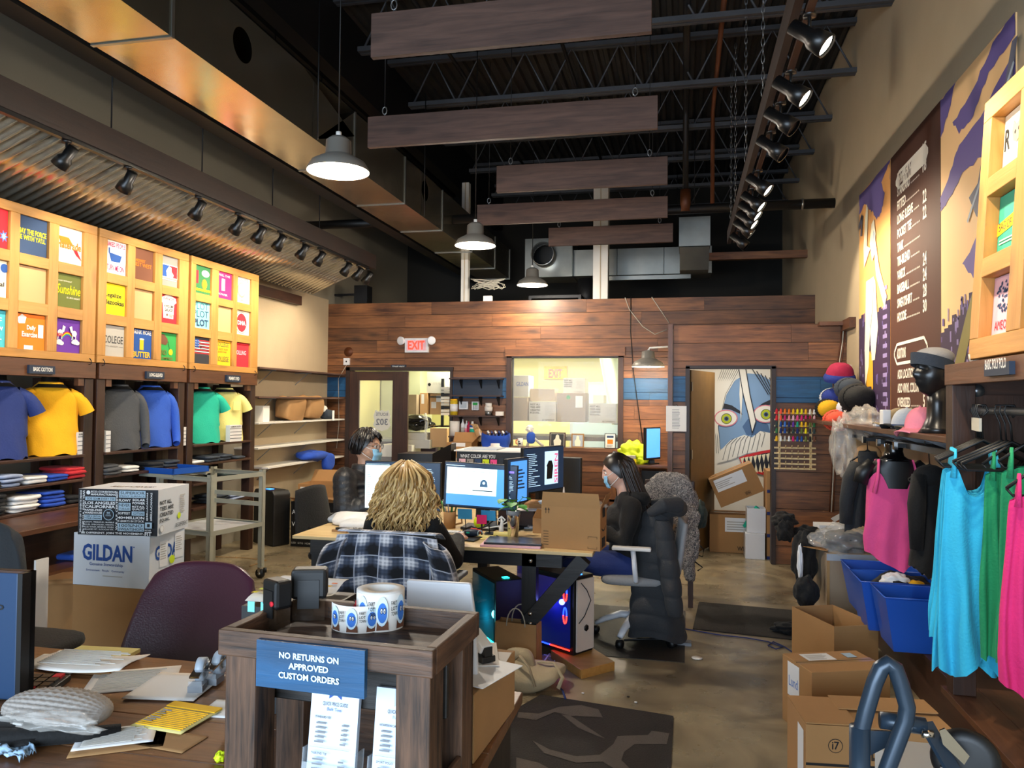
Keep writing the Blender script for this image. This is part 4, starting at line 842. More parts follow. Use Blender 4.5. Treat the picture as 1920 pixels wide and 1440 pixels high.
q = MB(); sq(q,(-4.8,9.45,.91),(.13,.32,.055),'tee_royal',.7,.5,nz=.05,seed=9); sq(q,(-4.70,9.68,.82),(.05,.12,.12),'tee_royal',.7,.5,nz=.04,seed=2); solo(q,'blue_garment','crumpled royal blue garment draped on the lowest pale shelf','clothes')
carton(loc4(-4.75,8.95,.28,math.radians(4)),.62,.4,.30,'large open brown box under the lowest pale shelf',front=lambda s: s.rect(.05,.55,.25,.88,'label_white'),opened=True,flaps=(None,.3,.9,None))
carton(loc4(-4.6,8.82,.0,math.radians(4)),.75,.7,.275,'flat brown box standing on the floor behind the black product boxes')
def asus(s):
    s.rect(0,0,1,1,'black'); s.text('ASUS',.02,.72,.24,.82,'label_white',.01); s.text('VG248',.02,.45,.30,.55,'label_white',.01); s.text('GAMING MONITOR',.68,.76,.95,.8,'p_lgrey'); s.text('ASUS',.55,.42,.78,.5,'label_white',.02)
    s.poly([(.52,.35),(.78,.32),(.95,.6),(.7,.62)],'p_purple'); s.poly([(.6,.38),(.8,.36),(.85,.5),(.66,.5)],'p_char'); s.text('LED  GTG  HDMI  3D',.02,.06,.5,.1,'p_lgrey'); s.rect(.92,.6,.99,.78,'label_white')
carton(loc4(-4.30,7.95,.0,math.radians(-3)),.66,.2,.50,'black monitor carton with a dragon-like purple picture, by the mesh chair',m1='black',front=asus,tape=False)
q = MB(loc4(-4.28,8.0,.502,-.05)); q.box(-.03,.66,-.03,.3,0,.012,'cardboard').prism([(0,-.03,.012),(.6,-.03,.012),(.55,-.2,.06),(.05,-.2,.06)],(0,0,.004),'cardboard'); solo(q,'flattened_box','flattened cardboard lying over the black monitor carton','cardboard')
q = MB(loc4(-4.2,8.6,0)); q.ell((0,0,.03),(.05,.05,.03),'paper',fn=lambda v: v*(1+.3*noise.noise(v*40))); solo(q,'paper_scrap','crumpled paper scrap on the floor by the black tower','paper')
# ================================================================ RIGHT WALL: mural and menu
for nm,c in dict(m_sky='f2b06a',m_sky2='f6c88e',m_purple='6b5c96',m_dpurple='3b2c48',m_lilac='8f80b0',m_brown='4b2c20',m_fur='efe8cc',m_face='aab4be',m_gold='e8ac30',m_olive='8a8048',m_grey='6a6a78',m_letter='e8dfd0').items(): mat(nm,c,.45)
MZ0,MZ1 = 1.36,3.63
def mural(y0,y1,name,lab,cat,art,bg):
    q = MB(); q.box(XR-.008,XR-.001,y0,y1,MZ0,MZ1,bg); s = Surf(q,(XR-.008,y1,MZ0),(0,-1,0),(0,0,1),y1-y0,MZ1-MZ0); art(s); return solo(q,name,lab,cat)
def cloud(s,pts,mt='m_purple'):
    out = []
    for (a,b),(c,d) in zip(pts,pts[1:]+pts[:1]):
        for k in range(5):
            t_ = k/5; out.append((min(1,max(0,a+(c-a)*t_+(random.random()-.5)*.025*(k > 0))),min(1,max(0,b+(d-b)*t_+(random.random()-.5)*.012*(k > 0)))))
    s.poly(out,mt)
def city(s,top,n,lit=90):
    for i in range(n):
        a = i/n; h = top(a)*(.9+.1*random.random()); s.rect(a,0,min(1,a+1/n),h,'m_dpurple' if i % 2 else 'm_dpurple'); s.k -= 1
    s.k += 1
    for i in range(lit):
        a = random.random()*.95; b = random.random()*top(a)*.97; w_ = .012+.02*random.random(); h = .006+.03*random.random(); s.rect(a,b,a+w_,b+h,random.choice(('m_purple','m_lilac','m_purple'))); s.k -= 1
    s.k += 1
def art1(s):
    cloud(s,[(0,1),(1,1),(1,.93),(.85,.90),(.75,.84),(.6,.83),(.5,.87),(.35,.9),(.2,.94),(0,.92)]); cloud(s,[(.75,.95),(1,.99),(1,.9),(.85,.9)],'m_sky')
    city(s,lambda a: .46+.16*abs(a-.35),12,70)
    for i in range(16): s.rect(.80,.02+.035*i,.92,.035+.035*i,'m_lilac'); s.k -= 1
    s.k += 1
    s.poly([(.27,.0),(.45,.0),(.46,.16),(.5,.2),(.49,.30),(.4,.34),(.3,.3),(.27,.2)],'m_gold'); s.poly([(.3,.18),(.47,.18),(.44,.2),(.34,.2)],'m_dpurple')
    s.poly([(.24,.20),(.36,.28),(.40,.42),(.46,.30),(.56,.30),(.66,.42),(.62,.50),(.58,.60),(.52,.62),(.27,.62),(.25,.5),(.22,.36)],'m_fur')
    s.poly([(.2,.68),(.42,.74),(.56,.70),(.6,.62),(.86,.48),(.92,.52),(.7,.64),(.6,.74),(.52,.80),(.46,.79),(.42,.74),(.3,.76),(.34,.9),(.30,.93),(.24,.88),(.18,.76)],'m_fur')
    s.poly([(.40,.76),(.46,.83),(.54,.84),(.59,.78),(.57,.71),(.48,.68)],'m_fur'); s.poly([(.48,.72),(.52,.8),(.57,.78),(.55,.72)],'m_face'); s.poly([(.36,.45),(.44,.62),(.54,.62),(.5,.5),(.42,.42)],'m_face')
    s.line([(.02,.86),(.14,.9),(.1,.82)],.05,'m_grey')
def art3(s):
    for pts in ([(0,1),(.25,1),(.12,.93),(0,.89)],[(.2,.90),(.5,.93),(.75,.99),(1,1),(1,.95),(.7,.93),(.5,.86),(.3,.85)],[(.3,.82),(.6,.84),(1,.92),(1,.80),(.8,.78),(.6,.74),(.35,.74),(.15,.70),(0,.68),(0,.72),(.2,.78)],[(.55,.68),(1,.77),(1,.70),(.8,.66),(.6,.60)]): cloud(s,pts)
    city(s,lambda a: .36+.18*a,16,150)
    cloud(s,[(.35,.50),(.6,.56),(1,.62),(1,.45),(.5,.45)],'m_purple')
    s.poly([(.0,.08),(.12,.04),(.5,.34),(.9,.58),(1,.60),(1,.68),(.8,.60),(.4,.36)],'m_olive')
    s.poly([(.7,.30),(.85,.40),(.95,.3),(.9,.12),(.75,.15)],'m_olive')
    for a,b in ((.55,.66),(.88,.84)): s.poly([(a-.1,b),(a+.02,b+.02),(a+.1,b+.1),(a+.16,b+.1),(a+.08,b-.01),(a+.1,b-.08),(a,b-.06)],'m_grey'); s.line([(a-.12,b-.06),(a+.12,b+.05)],.02,'m_face')
mural(6.66,7.77,'wall_mural','mural panel of a tall white furry figure over a purple city, left of the menu','mural',art1,'m_sky')
mural(4.27,5.42,'wall_mural','mural panel of orange sky, planes and purple city, right of the menu','mural',art3,'m_sky2')
def menu(s):
    zf = lambda px,py: (PX(px,py,XR).z-MZ0)/(MZ1-MZ0)
    yf = lambda px: (6.65-PX(px,500,XR).y)/1.22
    L_ = 'm_letter'
    s.poly([(.13,.885),(.2,.862),(.74,.862),(.8,.885),(.8,.90),(.74,.925),(.2,.925),(.13,.90)],L_); s.text('TEES + PRINT',.2,.87,.48,.915,'m_brown',.02)
    rows = [(341,'TODDLER ONESIE','15',.45),(368,'STANDARD','18',.28),(394,'FITTED','',.19),(420,'LONG SLEEVE','22',.34),(447,'POCKET TEE','22',.31),(473,'TANK','',.14),(499,'TRI-BLEND','',.28),(525,'V-NECK','24',.18),(551,'BASEBALL','24',.26),(578,'SWEATSHIRT','28',.32),(604,'HOODIE','30',.2),(711,'ADD LOCATION','5',.36),(737,'ADD VINYL COLOR','5',.45),(763,'OVERSIZED','5',.28)]
    for py,a,n_,w_ in rows:
        z = zf(1687,py); s.text(a,.17,z,.17+w_,z+.032,L_,.03); s.k -= 1
        for k in range(int((.66-.19-w_)/.022)): s.rect(.19+w_+k*.022,z+.002,.19+w_+k*.022+.009,z+.007,L_); s.k -= 1
        if n_: s.text(n_,.70,z,.70+.035*len(n_),z+.04,L_,.03); s.k -= 1
    z = zf(1713,668)
    s.k += 1; pts = [(.1,z+.012),(.16,z-.016),(.72,z-.016),(.78,z+.012),(.78,z+.025),(.72,z+.05),(.16,z+.05),(.1,z+.025),(.1,z+.012)]; s.line(pts,.018,L_); s.text('ADDITIONS',.16,z,.36,z+.036,L_,.03)
mural(5.43,6.65,'price_menu','dark brown wall menu with cream lettering listing shirt prices','menu board',menu,'m_brown')
q = MB(); q.box(1.35,XR,8.25,8.37,2.45,2.49,'walnut_x').box(1.57,XR,7.95,8.37,2.40,2.5,'walnut_y'); solo(q,'timber_ledge','short timber ledge where the store room meets the right wall','ledge')
# ================================================================ RIGHT RACK
q0 = lambda: MB()
RX = 1.2; ry0,ry1 = 2.2,3.9
r = thing('display_rack','dark wooden hanging rack on the right, with a blue sign on its header','shelf',(1.4,3.1,0))
zt = PX(1790,683,RX).z; zh = PX(1790,722,RX).z
MB().box(RX-.02,RX+.02,ry0,ry1,zh,zt,'walnut_y').build('header_board',r,bevel=.003)
for y in (ry1-.09,ry0): MB().box(RX-.015,RX+.08,y,y+.09,.36,zh,'dark_wood_z').build('post',r,bevel=.003)
for y in (ry1-.12,ry0): MB().box(XR-.1,XR-.005,y,y+.1,.36,zt,'dark_wood_z').build('back_post',r,bevel=.003)
MB().box(RX+.02,XR,ry1-.02,ry1,1.52,zt,'dark_wood_x').build('side_panel',r)
MB().box(RX+.02,XR-.1,ry1-.045,ry1-.02,1.16,1.7,'dark_wood_z').build('side_board',r)
MB().box(RX+.02,XR,ry0,ry1,zt-.02,zt,'dark_wood_y').build('top_board',r)
MB().cyl((1.27,ry0,1.63),(1.27,ry1-.02,1.63),.016,'steel').build('hanging_rod',r)
MB().cyl((1.30,ry1-.06,1.72),(1.30,ry1-.02,1.72),.028,'steel').cyl((1.25,ry1-.06,1.70),(1.25,ry1-.02,1.70),.01,'steel').build('rod_bracket',r)
a = PX(1845,683,RX-.04); c = PX(1892,676,RX-.04); q = MB(); q.box(RX-.04,RX-.02,c.y,a.y,PX(1845,706,RX-.04).z,a.z,'navy'); s = Surf(q,(RX-.04,a.y,PX(1845,706,RX-.04).z),(0,-1,0),(0,0,1),a.y-c.y,.1); s.text('BASIC POLY POLO',.06,.25,.9,.65,'white',.02); solo(q,'header_sign','navy sign with white letters reading BASIC POLY POLO','sign')
# leaning panel frame above it
TL = Matrix.Translation((RX,3.66,1.85)) @ Matrix.Rotation(math.radians(3.6),4,'Y')
r = thing('panel_frame','leaning pine frame with printed shirt samples above the right rack','frame',(RX,3.0,1.85))
cols = [(-.38,-.09),(-.80,-.50),(-1.2,-.9)]; rws = [(.085,.34),(.42,.68),(.76,1.02)]
for a,b2 in ((-.09,0),(-.50,-.38),(-.90,-.80),(-1.3,-1.2)): MB(TL).box(0,.07,a,b2,.085,1.02,'pine_z').build('stile',r,bevel=.003)
MB(TL).box(0,.07,-1.3,0,0,.085,'pine_y').build('bottom_rail',r,bevel=.003); MB(TL).box(0,.07,-1.3,0,1.02,1.11,'pine_y').build('top_rail',r,bevel=.003)
for a,b2 in cols:
    for z0,z1 in ((.34,.42),(.68,.76)): MB(TL).box(0,.07,a,b2,z0,z1,'pine_y').build('cross_rail',r,bevel=.003)
MB(TL).box(.066,.074,-1.28,-.02,.02,1.08,'mirror_tan').build('backing_board',r)
MB(TL).tube([(.03,-.04,.0),(-.005,-.04,-.01),(-.01,-.04,.02)],.004,'rope',6).build('hook',r)
def rpanel(ci,ri,bg,art,lab):
    a,b2 = cols[ci]; z0,z1 = rws[ri]; q = MB(TL); q.box(.052,.064,a+.003,b2-.003,z0+.003,z1-.003,bg); s = Surf(q,(.052,b2,z0),(0,-1,0),(0,0,1),b2-a,z1-z0); art(s); solo(q,'printed_shirt_sample',lab,'shirt','printed shirt samples in the right frame')
mat('p_mint','3aa888',.8); mat('p_cat','9a8a78',.8)
rpanel(0,2,'p_cream',lambda s: (s.text('R',.06,.4,.24,.75,'ink'),s.poly([(.3,.65),(.34,.82),(.42,.72),(.52,.74),(.6,.86),(.64,.68),(.6,.5),(.48,.42),(.36,.48)],'p_cat'),s.circ(.42,.6,.03,'ink'),s.circ(.54,.62,.03,'ink'),s.text('AR',.7,.45,.98,.8,'ink')),'cream printed shirt sample with a cat face between letters')
rpanel(0,1,'p_mint',lambda s: (s.poly([(0,.35),(.5,.42),(1,.6),(1,.8),(.5,.62),(0,.55)],'p_yellow'),s.text('BAG OF CRUMBS',.05,.42,1,.56,'p_brown',.01,0),s.lines(.1,.2,.9,.3,2,'p_cream')),'teal green printed shirt sample with a yellow banner')
def meow(s):
    for i in range(80):
        a = random.uniform(.1,.9); b2 = random.uniform(.38,.9)
        if ((a-.5)/.4)**2+((b2-.66)/.27)**2 < 1 and (b2 > .5 or abs(a-.5) < .3): s.poly([(a,b2),(a+.045,b2+.03),(a+.06,b2+.005),(a+.05,b2-.025),(a+.01,b2-.02)],'p_navy'); s.k -= 1
    s.k += 1; s.text('AMEOWICA',.12,.12,.95,.27,'p_red',0)
rpanel(0,0,'p_pink',meow,'pink printed shirt sample with a dark cat-shaped heart pattern')
rpanel(1,0,'p_black',lambda s: (s.line([(.05,.7),(.2,.85)],.03,'p_white'),s.line([(.0,.35),(.3,.4)],.02,'p_white')),'black printed shirt sample at the right edge of the picture')
rpanel(1,1,'mirror_tan',lambda s: None,'blank tan panel at the right edge of the picture')
rpanel(1,2,'mirror_tan',lambda s: None,'blank tan upper panel at the right edge of the picture')
# ---- hats shelf, rails
r = thing('hat_shelf','long wooden shelf with hanging rails under it, holding hats and a mannequin head','shelf',(1.4,5.9,1.48))
MB().box(RX,XR,3.92,8.2,1.475,1.505,'walnut_y').build('board',r,bevel=.003)
MB().box(XR-.03,XR,3.92,8.2,1.34,1.475,'dark_wood_y').build('back_rail',r)
for y0_,y1_,x in ((3.95,5.4,1.30),(4.7,6.3,1.36)): MB().box(x-.012,x+.012,y0_,y1_,1.395,1.43,'black').build('hanging_rail',r)
for y in (4.25,4.55,5.0,5.45,6.0): MB().prism([(XR,y,1.475),(1.28,y,1.475),(1.28,y,1.46),(XR-.01,y,1.33),(XR,y,1.33)],(0,.012,0),'grey_plastic').build('bracket',r)
for y,x in ((5.75,1.24),(5.35,1.24),(4.95,1.24),(6.3,1.26)): MB().box(x,XR-.05,y-.012,y+.012,1.40,1.424,'black').box(x-.02,x,y-.02,y+.02,1.388,1.432,'chrome').build('face_out_arm',r)
# ---- benches
r = thing('platform_bench','dark plank platform bench under the right rack','bench',(1.4,3,0))
for i in range(3): MB().box(1.17+i*.155,1.17+i*.155+.152,1.6,3.93,.33,.36,'walnut_y').build('plank',r,bevel=.002)
MB().box(1.18,1.2,1.6,3.93,0.1,.33,'dark_wood_y').build('front_board',r)
for z in (.18,.24): MB().box(1.176,1.181,2.85,2.97,z,z+.03,'black').build('vent_slot',r)
r = thing('platform_bench','low dark plank platform bench behind the blue bins','bench',(1.4,5.5,0))
MB().box(1.30,XR,3.95,7.2,.26,.285,'dark_wood_y').build('top',r,bevel=.002); MB().box(1.31,1.33,3.95,7.2,0,.26,'dark_wood_y').build('front_board',r)
q = MB(); q.tube([(1.30,4.05,.2),(1.29,4.12,.12),(1.28,4.3,.02),(1.3,4.5,.01)],.005,'tee_navy',6); solo(q,'cable','dark cable hanging at the end of the low bench','cable')
# ================================================================ HANGING CLOTHES
def hanger(par,x,y,z,w_=.40,mt='black'):
    q = MB(); q.tube([(x+.0,y,z+.0),(x+.02,y,z+.02),(x+.01,y,z+.045),(x-.02,y,z+.045),(x-.025,y,z+.02),(x-.005,y,z-.03),(x,y,z-.10)],.0035,mt,6)
    q.tube([(x-w_/2,y,z-.19),(x,y,z-.10),(x+w_/2,y,z-.19)],.007,mt,6); q.tube([(x-w_/2,y,z-.19),(x-w_/2+.02,y,z-.215),(x+w_/2-.02,y,z-.215),(x+w_/2,y,z-.19)],.005,mt,6)
    return q
def garment(x,y,zt_,zb,wt,wb,mt,name,lab,cat='shirt',nf=5,amp=.02,neck=.0,strap=True,seed=0,skew=0,group=None,th=.03,ragged=.03,arm=None,par=None):
    """a garment hanging in folds, closed front and back, open at the bottom"""
    q = MB(); n = 72; k = 30
    def f(u,v):
        t = 2*pi*u; vv = v; w_ = wt+(wb-wt)*min(1,vv*1.2)**.8; w_ *= .5
        c_ = sgp(math.cos(t),.8); s_ = sgp(math.sin(t),.8)
        am = amp*(.25+vv); x_ = c_*w_; y_ = s_*(th*(.6+.6*vv)) + am*math.sin(nf*2*pi*(c_*.5)+seed+1.2*math.sin(3*vv+seed))*(1-abs(c_)**6)
        nz_ = noise.noise(Vector((c_*2,vv*2.5,seed)))*.03*vv
        low = ragged*math.sin(4*c_+seed)*vv**8 + .02*noise.noise(Vector((c_*6,0,seed)))*vv**6
        top = (-neck*(1-min(1,(abs(c_)/.62))**2.0))*(1-vv)**10
        return (x+x_+nz_+skew*vv,y+y_+nz_*.8,zt_+(zb-zt_)*vv+low+top-.03*abs(c_)**2*(1-vv)**6)
    q.grid(f,n,k,mt,cu=True)
    if strap:
        for s_ in (-1,1): q.tube([(x+s_*wt*.34,y,zt_+.07),(x+s_*wt*.36,y-.006,zt_+.02),(x+s_*wt*.40,y-.012,zt_-.05)],[.012,.018,.028],mt,8,flat=.4)
    if par is not None: return q.build(name,par)
    return solo(q,name,lab,cat,group,solid=.002)
zr_ = 1.63
gr = 'tank tops hanging on the right rack'
for i in range(4):
    y = 3.55+.055*i; r = thing('sleeveless_top','turquoise sleeveless top on a black hanger, ' + ['nearest','second','third','farthest'][i] + ' of its bunch','shirt',(1.22,y,zr_),0,gr)
    garment(1.19+.012*i,y,1.40,.56+.03*i-.03*(i == 1),.22,.29+.015*i,'aqua','fabric',None,nf=2.3+.4*i,amp=.03,neck=.14,seed=i*1.9+1,par=r,th=.02,ragged=.04,skew=-.0)
    hg = thing('clothes_hanger','black plastic clothes hanger inside the turquoise top, ' + ['nearest','second','third','farthest'][i],'hanger',(1.22,y,zr_),0,'black hangers on the right rack')
    hanger(None,1.22+.012*i,y,zr_-.02,.34).build('hanger_wire',hg); MB().box(1.20+.012*i,1.21+.012*i,y-.015,y+.015,1.545,1.60,'rope').build('size_tag',hg)
for i,y in enumerate((3.40,3.45,3.50)):
    q = hanger(None,1.27,y,zr_-.02,.36); solo(q,'clothes_hanger','empty black hanger on the right rack, ' + ['nearest','middle','farthest'][i] + ' of three','hanger','black hangers on the right rack')
def hung(mt,x,y,zt_,zb,w0,w1,lab,name='shirt',cat='shirt',seed=3,**k):
    r = thing(name,lab,cat,(x,y,zt_+.23)); garment(x,y,zt_,zb,w0,w1,mt,'fabric',None,seed=seed,par=r,**k); hanger(None,x,y,zt_+.205,w0*1.1).build('hanger',r); return r
hung('tee_green',1.30,3.47,1.40,.66,.20,.24,'green sleeveless top hanging behind the turquoise ones',seed=2.2)
hung('tee_green',1.33,3.36,1.42,.64,.22,.26,'green sleeveless top hanging right of the other green one',seed=4.2)
hung('tee_red',1.34,3.22,1.42,1.3,.16,.18,'red garment mostly hidden at the right edge',seed=1)
hung('hot_pink',1.25,3.1,1.34,.64,.2,.28,'hot pink sleeveless top at the right edge of the picture',seed=6.2)
hung('tee_slate',1.45,3.65,.98,.56,.2,.2,'slate blue garment hanging low behind the turquoise tops',seed=8)
# dark jacket, pink tank on form, black dress
c = PX(1597,850,1.33)
r = thing('jacket','dark grey zip jacket hanging under the hat shelf','jacket',(c.x,c.y,1.4))
q = MB(); y_ = 6.1
garment(1.33,y_,1.24,.74,.20,.30,'dark_jacket','body',None,nf=2.5,amp=.02,seed=3,par=r,th=.05,strap=False)
for s_ in (-1,1): MB().tube([(1.33+s_*.07,y_,1.22),(1.33+s_*.12,y_-.02,1.1),(1.33+s_*.15,y_-.03,.95),(1.33+s_*.155,y_-.03,.78)],[.05,.06,.05,.045],'dark_jacket',12).build('sleeve',r)
MB().lathe([(.065,0),(.07,.05),(.06,.09),(.05,.08)],(1.33,y_,1.22),'dark_jacket',16).build('collar',r); MB().box(1.327,1.333,y_-.065,y_-.06,.78,1.24,'black').build('zip',r); hanger(None,1.33,y_,1.42,.24).build('hanger',r)
def form_top(x,y,zt_,mt,r_):
    q = MB(); return q
yk = 5.30; xk = 1.31
fo = MB(); fo.lathe([(0,1.42),(.05,1.42),(.058,1.40),(.052,1.36),(.06,1.33),(.10,1.30)],(xk,yk,0),'black_gloss',20); 
fo.grid(lambda u,v: (xk+(.165-.05*abs(math.sin(v*3))*.5)*(1 if v > .12 else (.6+3.4*v))*sgp(math.cos(2*pi*u),.85)*(1-.28*v+.3*v*v),yk+(.085)*sgp(math.sin(2*pi*u),.9),1.31-.50*v),32,16,'matte_black',cu=True)
for s_ in (-1,1): fo.tube([(xk+s_*.12,yk,1.27),(xk+s_*.18,yk,1.22),(xk+s_*.20,yk,1.15)],[.05,.05,.045],'matte_black',12)
fo.tube([(xk,yk,1.42),(xk,yk,1.44)],.004,'chrome',6); solo(fo,'torso_form','black torso form wearing the pink tank top, under the hat shelf','mannequin')
def pk(u,v):
    t = 2*pi*u; c_ = sgp(math.cos(t),.85); s_ = sgp(math.sin(t),.9); w_ = .155+.035*v-(.10*max(0,v-.75)); d_ = .098
    z = 1.13-.42*v; top = (.10*(abs(c_) > .35)*math.sin(min(1,abs(c_-.0)-.35)*pi/.75 if abs(c_) > .35 else 0) if v < .25 else 0)*(1-v*4 if v < .25 else 0)
    return (xk+c_*w_+.01*math.sin(6*t+v*5)*v+ .10*v*v*(1-abs(c_))*0,yk+s_*d_+.012*math.sin(5*c_*2+3*v)*v,z+top-(.10*v**5*(1-abs(c_-.1))))
r = thing('sleeveless_top','bright pink tank top on a black torso form under the hat shelf','shirt',(xk,yk,.6))
MB().grid(pk,64,26,'pink',cu=True).build('body',r)
for s_ in (-1,1): MB().tube([(xk+s_*.135,yk-.085,1.10),(xk+s_*.115,yk-.09,1.20),(xk+s_*.10,yk-.05,1.295),(xk+s_*.10,yk+.04,1.29),(xk+s_*.12,yk+.09,1.15)],[.036,.024,.02,.02,.03],'pink',8,flat=.35).build('strap',r)
r = thing('dress','long black garment hanging right of the pink tank top','clothes',(1.42,4.75,1.4))
garment(1.36,4.75,1.26,.72,.15,.2,'black_cloth','body',None,nf=1.5,amp=.012,seed=5,par=r,th=.05,strap=False)
MB().tube([(1.30,4.73,1.26),(1.28,4.70,1.1),(1.275,4.69,.85)],[.04,.05,.035],'black_cloth',10).build('sleeve',r); MB().ell((1.36,4.75,1.25),(.09,.05,.07),'black_cloth').build('hood',r); hanger(None,1.36,4.75,1.42,.22).build('hanger',r)
q = MB(); sq(q,(1.47,6.7,1.08),(.10,.1,.24),'mirror_tan',.5,.4,nz=.03); q.tube([(1.47,6.7,1.3),(1.47,6.7,1.475)],.004,'steel',5); solo(q,'tan_garment','tan garment hanging behind the dark grey jacket','clothes')
# ================================================================ HATS
def cap(x,y,z,rz,m1,m2,lab,sc=1,tilt=0):
    T = loc4(x,y,z,rz,0,tilt); r = thing('baseball_cap',lab,'cap',(x,y,z),rz,'baseball caps on the hat shelf')
    def f(u,v): t = 2*pi*u; p = v*pi/2; return (.095*math.cos(p)**.8*math.cos(t)*sc,.082*math.cos(p)**.8*math.sin(t)*sc,.125*math.sin(p)*sc)
    MB(T).grid(f,24,8,m1,cu=True).ell((0,0,.125*sc),.008,m1,8,4).build('crown',r)
    MB(T).grid(lambda u,v: ((.07+.10*v)*math.cos((u-.5)*1.9)*sc,(.085)*math.sin((u-.5)*2.6)*sc*(1-.05*v),(.012-.045*(2*(u-.5))**2*v)*sc+.012),14,4,m2).build('brim',r,solid=.004)
cloth('khaki','8e7c5c'); cloth('olive_cap','6c6654'); cloth('cap_white','c9cdd2'); cloth('cap_blue','2c4470'); cloth('cap_pink','f08c9c'); cloth('cap_green','2c6a44'); cloth('crimson','a81c44'); cloth('knit_blue','24388c'); cloth('knit_green','17301f'); cloth('coral','f0583c'); cloth('sun','f0b414')
cap(1.42,5.60,1.508,math.radians(185),'khaki','khaki','khaki cap left of the small white upright box')
cap(1.42,5.32,1.508,math.radians(190),'khaki','black_cloth','khaki cap with black brim behind the white box')
cap(1.36,5.20,1.508,math.radians(200),'cap_white','black_cloth','white fronted cap with black brim in the middle of the shelf')
cap(1.42,5.10,1.508,math.radians(170),'cap_blue','cap_blue','blue cap tucked behind the white one')
cap(1.52,4.72,1.508,math.radians(170),'cap_green','cap_green','green cap at the back of the shelf')
cap(1.36,4.84,1.508,math.radians(195),'olive_cap','olive_cap','olive cap behind the pink one')
cap(1.30,4.66,1.512,math.radians(215),'cap_pink','cap_pink','pink cap with curved brim beside the mannequin head',1.05,.15)
q = MB(); a = PX(1661,800,1.3); q.box(1.28,1.33,a.y-.01,a.y+.08,1.506,1.62,'label_white'); q.box(1.26,1.31,a.y+.1,a.y+.18,1.506,1.53,'label_white'); solo(q,'white_case','small white upright case with a flat piece beside it on the hat shelf','case',bevel=.006)
def beanie(x,y,z,rz,m1,m2,lab,rx=0,sc=1,fat=1):
    T = loc4(x,y,z,rz,rx); r = thing('beanie',lab,'hat',(x,y,z),0,'knitted hats piled on the shelf')
    def f(u,v): t = 2*pi*u; p = v*pi/2; k = 1+.04*math.cos(24*t); return (.11*math.cos(p)**.7*math.cos(t)*k*sc,.085*math.cos(p)**.7*math.sin(t)*k*sc*fat,(.04+.12*math.sin(p))*sc)
    MB(T).grid(f,48,8,m1,cu=True).build('crown',r)
    MB(T).grid(lambda u,v: ((.113+.012*math.sin(pi*v))*math.cos(2*pi*u)*sc*(1+.03*math.cos(48*pi*u)),(.088+.012*math.sin(pi*v))*math.sin(2*pi*u)*sc*fat,.065*v*sc),48,5,m2,cu=True).build('cuff',r)
zz = 1.506
beanie(1.40,7.75,zz,0,'knit_green','knit_green','dark green knitted hat hanging over the shelf end',1.2)
beanie(1.36,7.45,zz,0,'coral','coral','coral knitted hat under the pile',1.5); beanie(1.33,7.75,zz+.10,.2,'sun','black_cloth','yellow and black knitted hat in the pile',1.5)
beanie(1.45,7.5,zz+.10,.6,'black_cloth','cap_white','black knitted hat with a white cuff in the pile',1.4); beanie(1.40,7.85,zz+.20,0,'knit_blue','cap_white','blue and white knitted hat in the pile',1.3)
beanie(1.48,7.30,zz+.20,.3,'black_cloth','black_cloth','big black knitted hat lying on its side on the pile',1.5,1.3); beanie(1.47,7.55,zz+.28,.3,'tee_slate','tee_slate','slate knitted hat just under the crimson one',1.4,1.1)
beanie(1.44,7.75,zz+.36,.2,'crimson','knit_blue','crimson knitted hat with a blue cuff on top of the pile',.25,1.15)
for i,(px,h) in enumerate(((1585,.12),(1597,.16))):
    q = MB(); c = PX(px,700,1.5); q.lathe([(.035,0),(.035,h*.8),(.02,h*.85),(.02,h+.03),(0,h+.03)],(1.55,8.0+.0*i-.15*i,1.84),'label_white',14,cap=True); q.cyl((1.55,8.0-.15*i,1.5),(1.55,8.0-.15*i,1.84),.03,'label_white'); solo(q,'spray_bottle',f'white bottle top standing behind the crimson hat, {["shorter", "taller"][i]} one','bottle')
# clear plastic bag
m = bpy.data.materials.new('clear_plastic'); MATS['clear_plastic'] = m; t,b = nt(m); b.inputs['Base Color'].default_value = lin('e8e4dc'); b.inputs['Roughness'].default_value = .12; b.inputs['Alpha'].default_value = .28; b.inputs['Specular IOR Level'].default_value = 1
def crumple(mb,c,r_,mt,seed,nz=.25,n=40,k=24,R=None):
    c = Vector(c)
    def fn(v):
        w_ = Vector((v.x/r_[0],v.y/r_[1],v.z/r_[2])); hi = 1 if 'plastic' in mt else .35; a = noise.noise(w_*2.2+Vector((seed,0,0)))+.6*hi*abs(noise.noise(w_*5+Vector((0,seed,0))))+.35*hi*abs(noise.noise(w_*11+Vector((0,0,seed))))
        return v*(1+nz*a)
    return mb.ell(c,r_,mt,n,k,R,fn)
q = MB(); crumple(q,(1.33,6.2,1.52),(.10,.35,.10),'clear_plastic',3,.5); crumple(q,(1.22,6.42,1.33),(.07,.17,.2),'clear_plastic',8,.5); solo(q,'plastic_bag','clear crinkled plastic bag draped over the end of the hat shelf','bag')
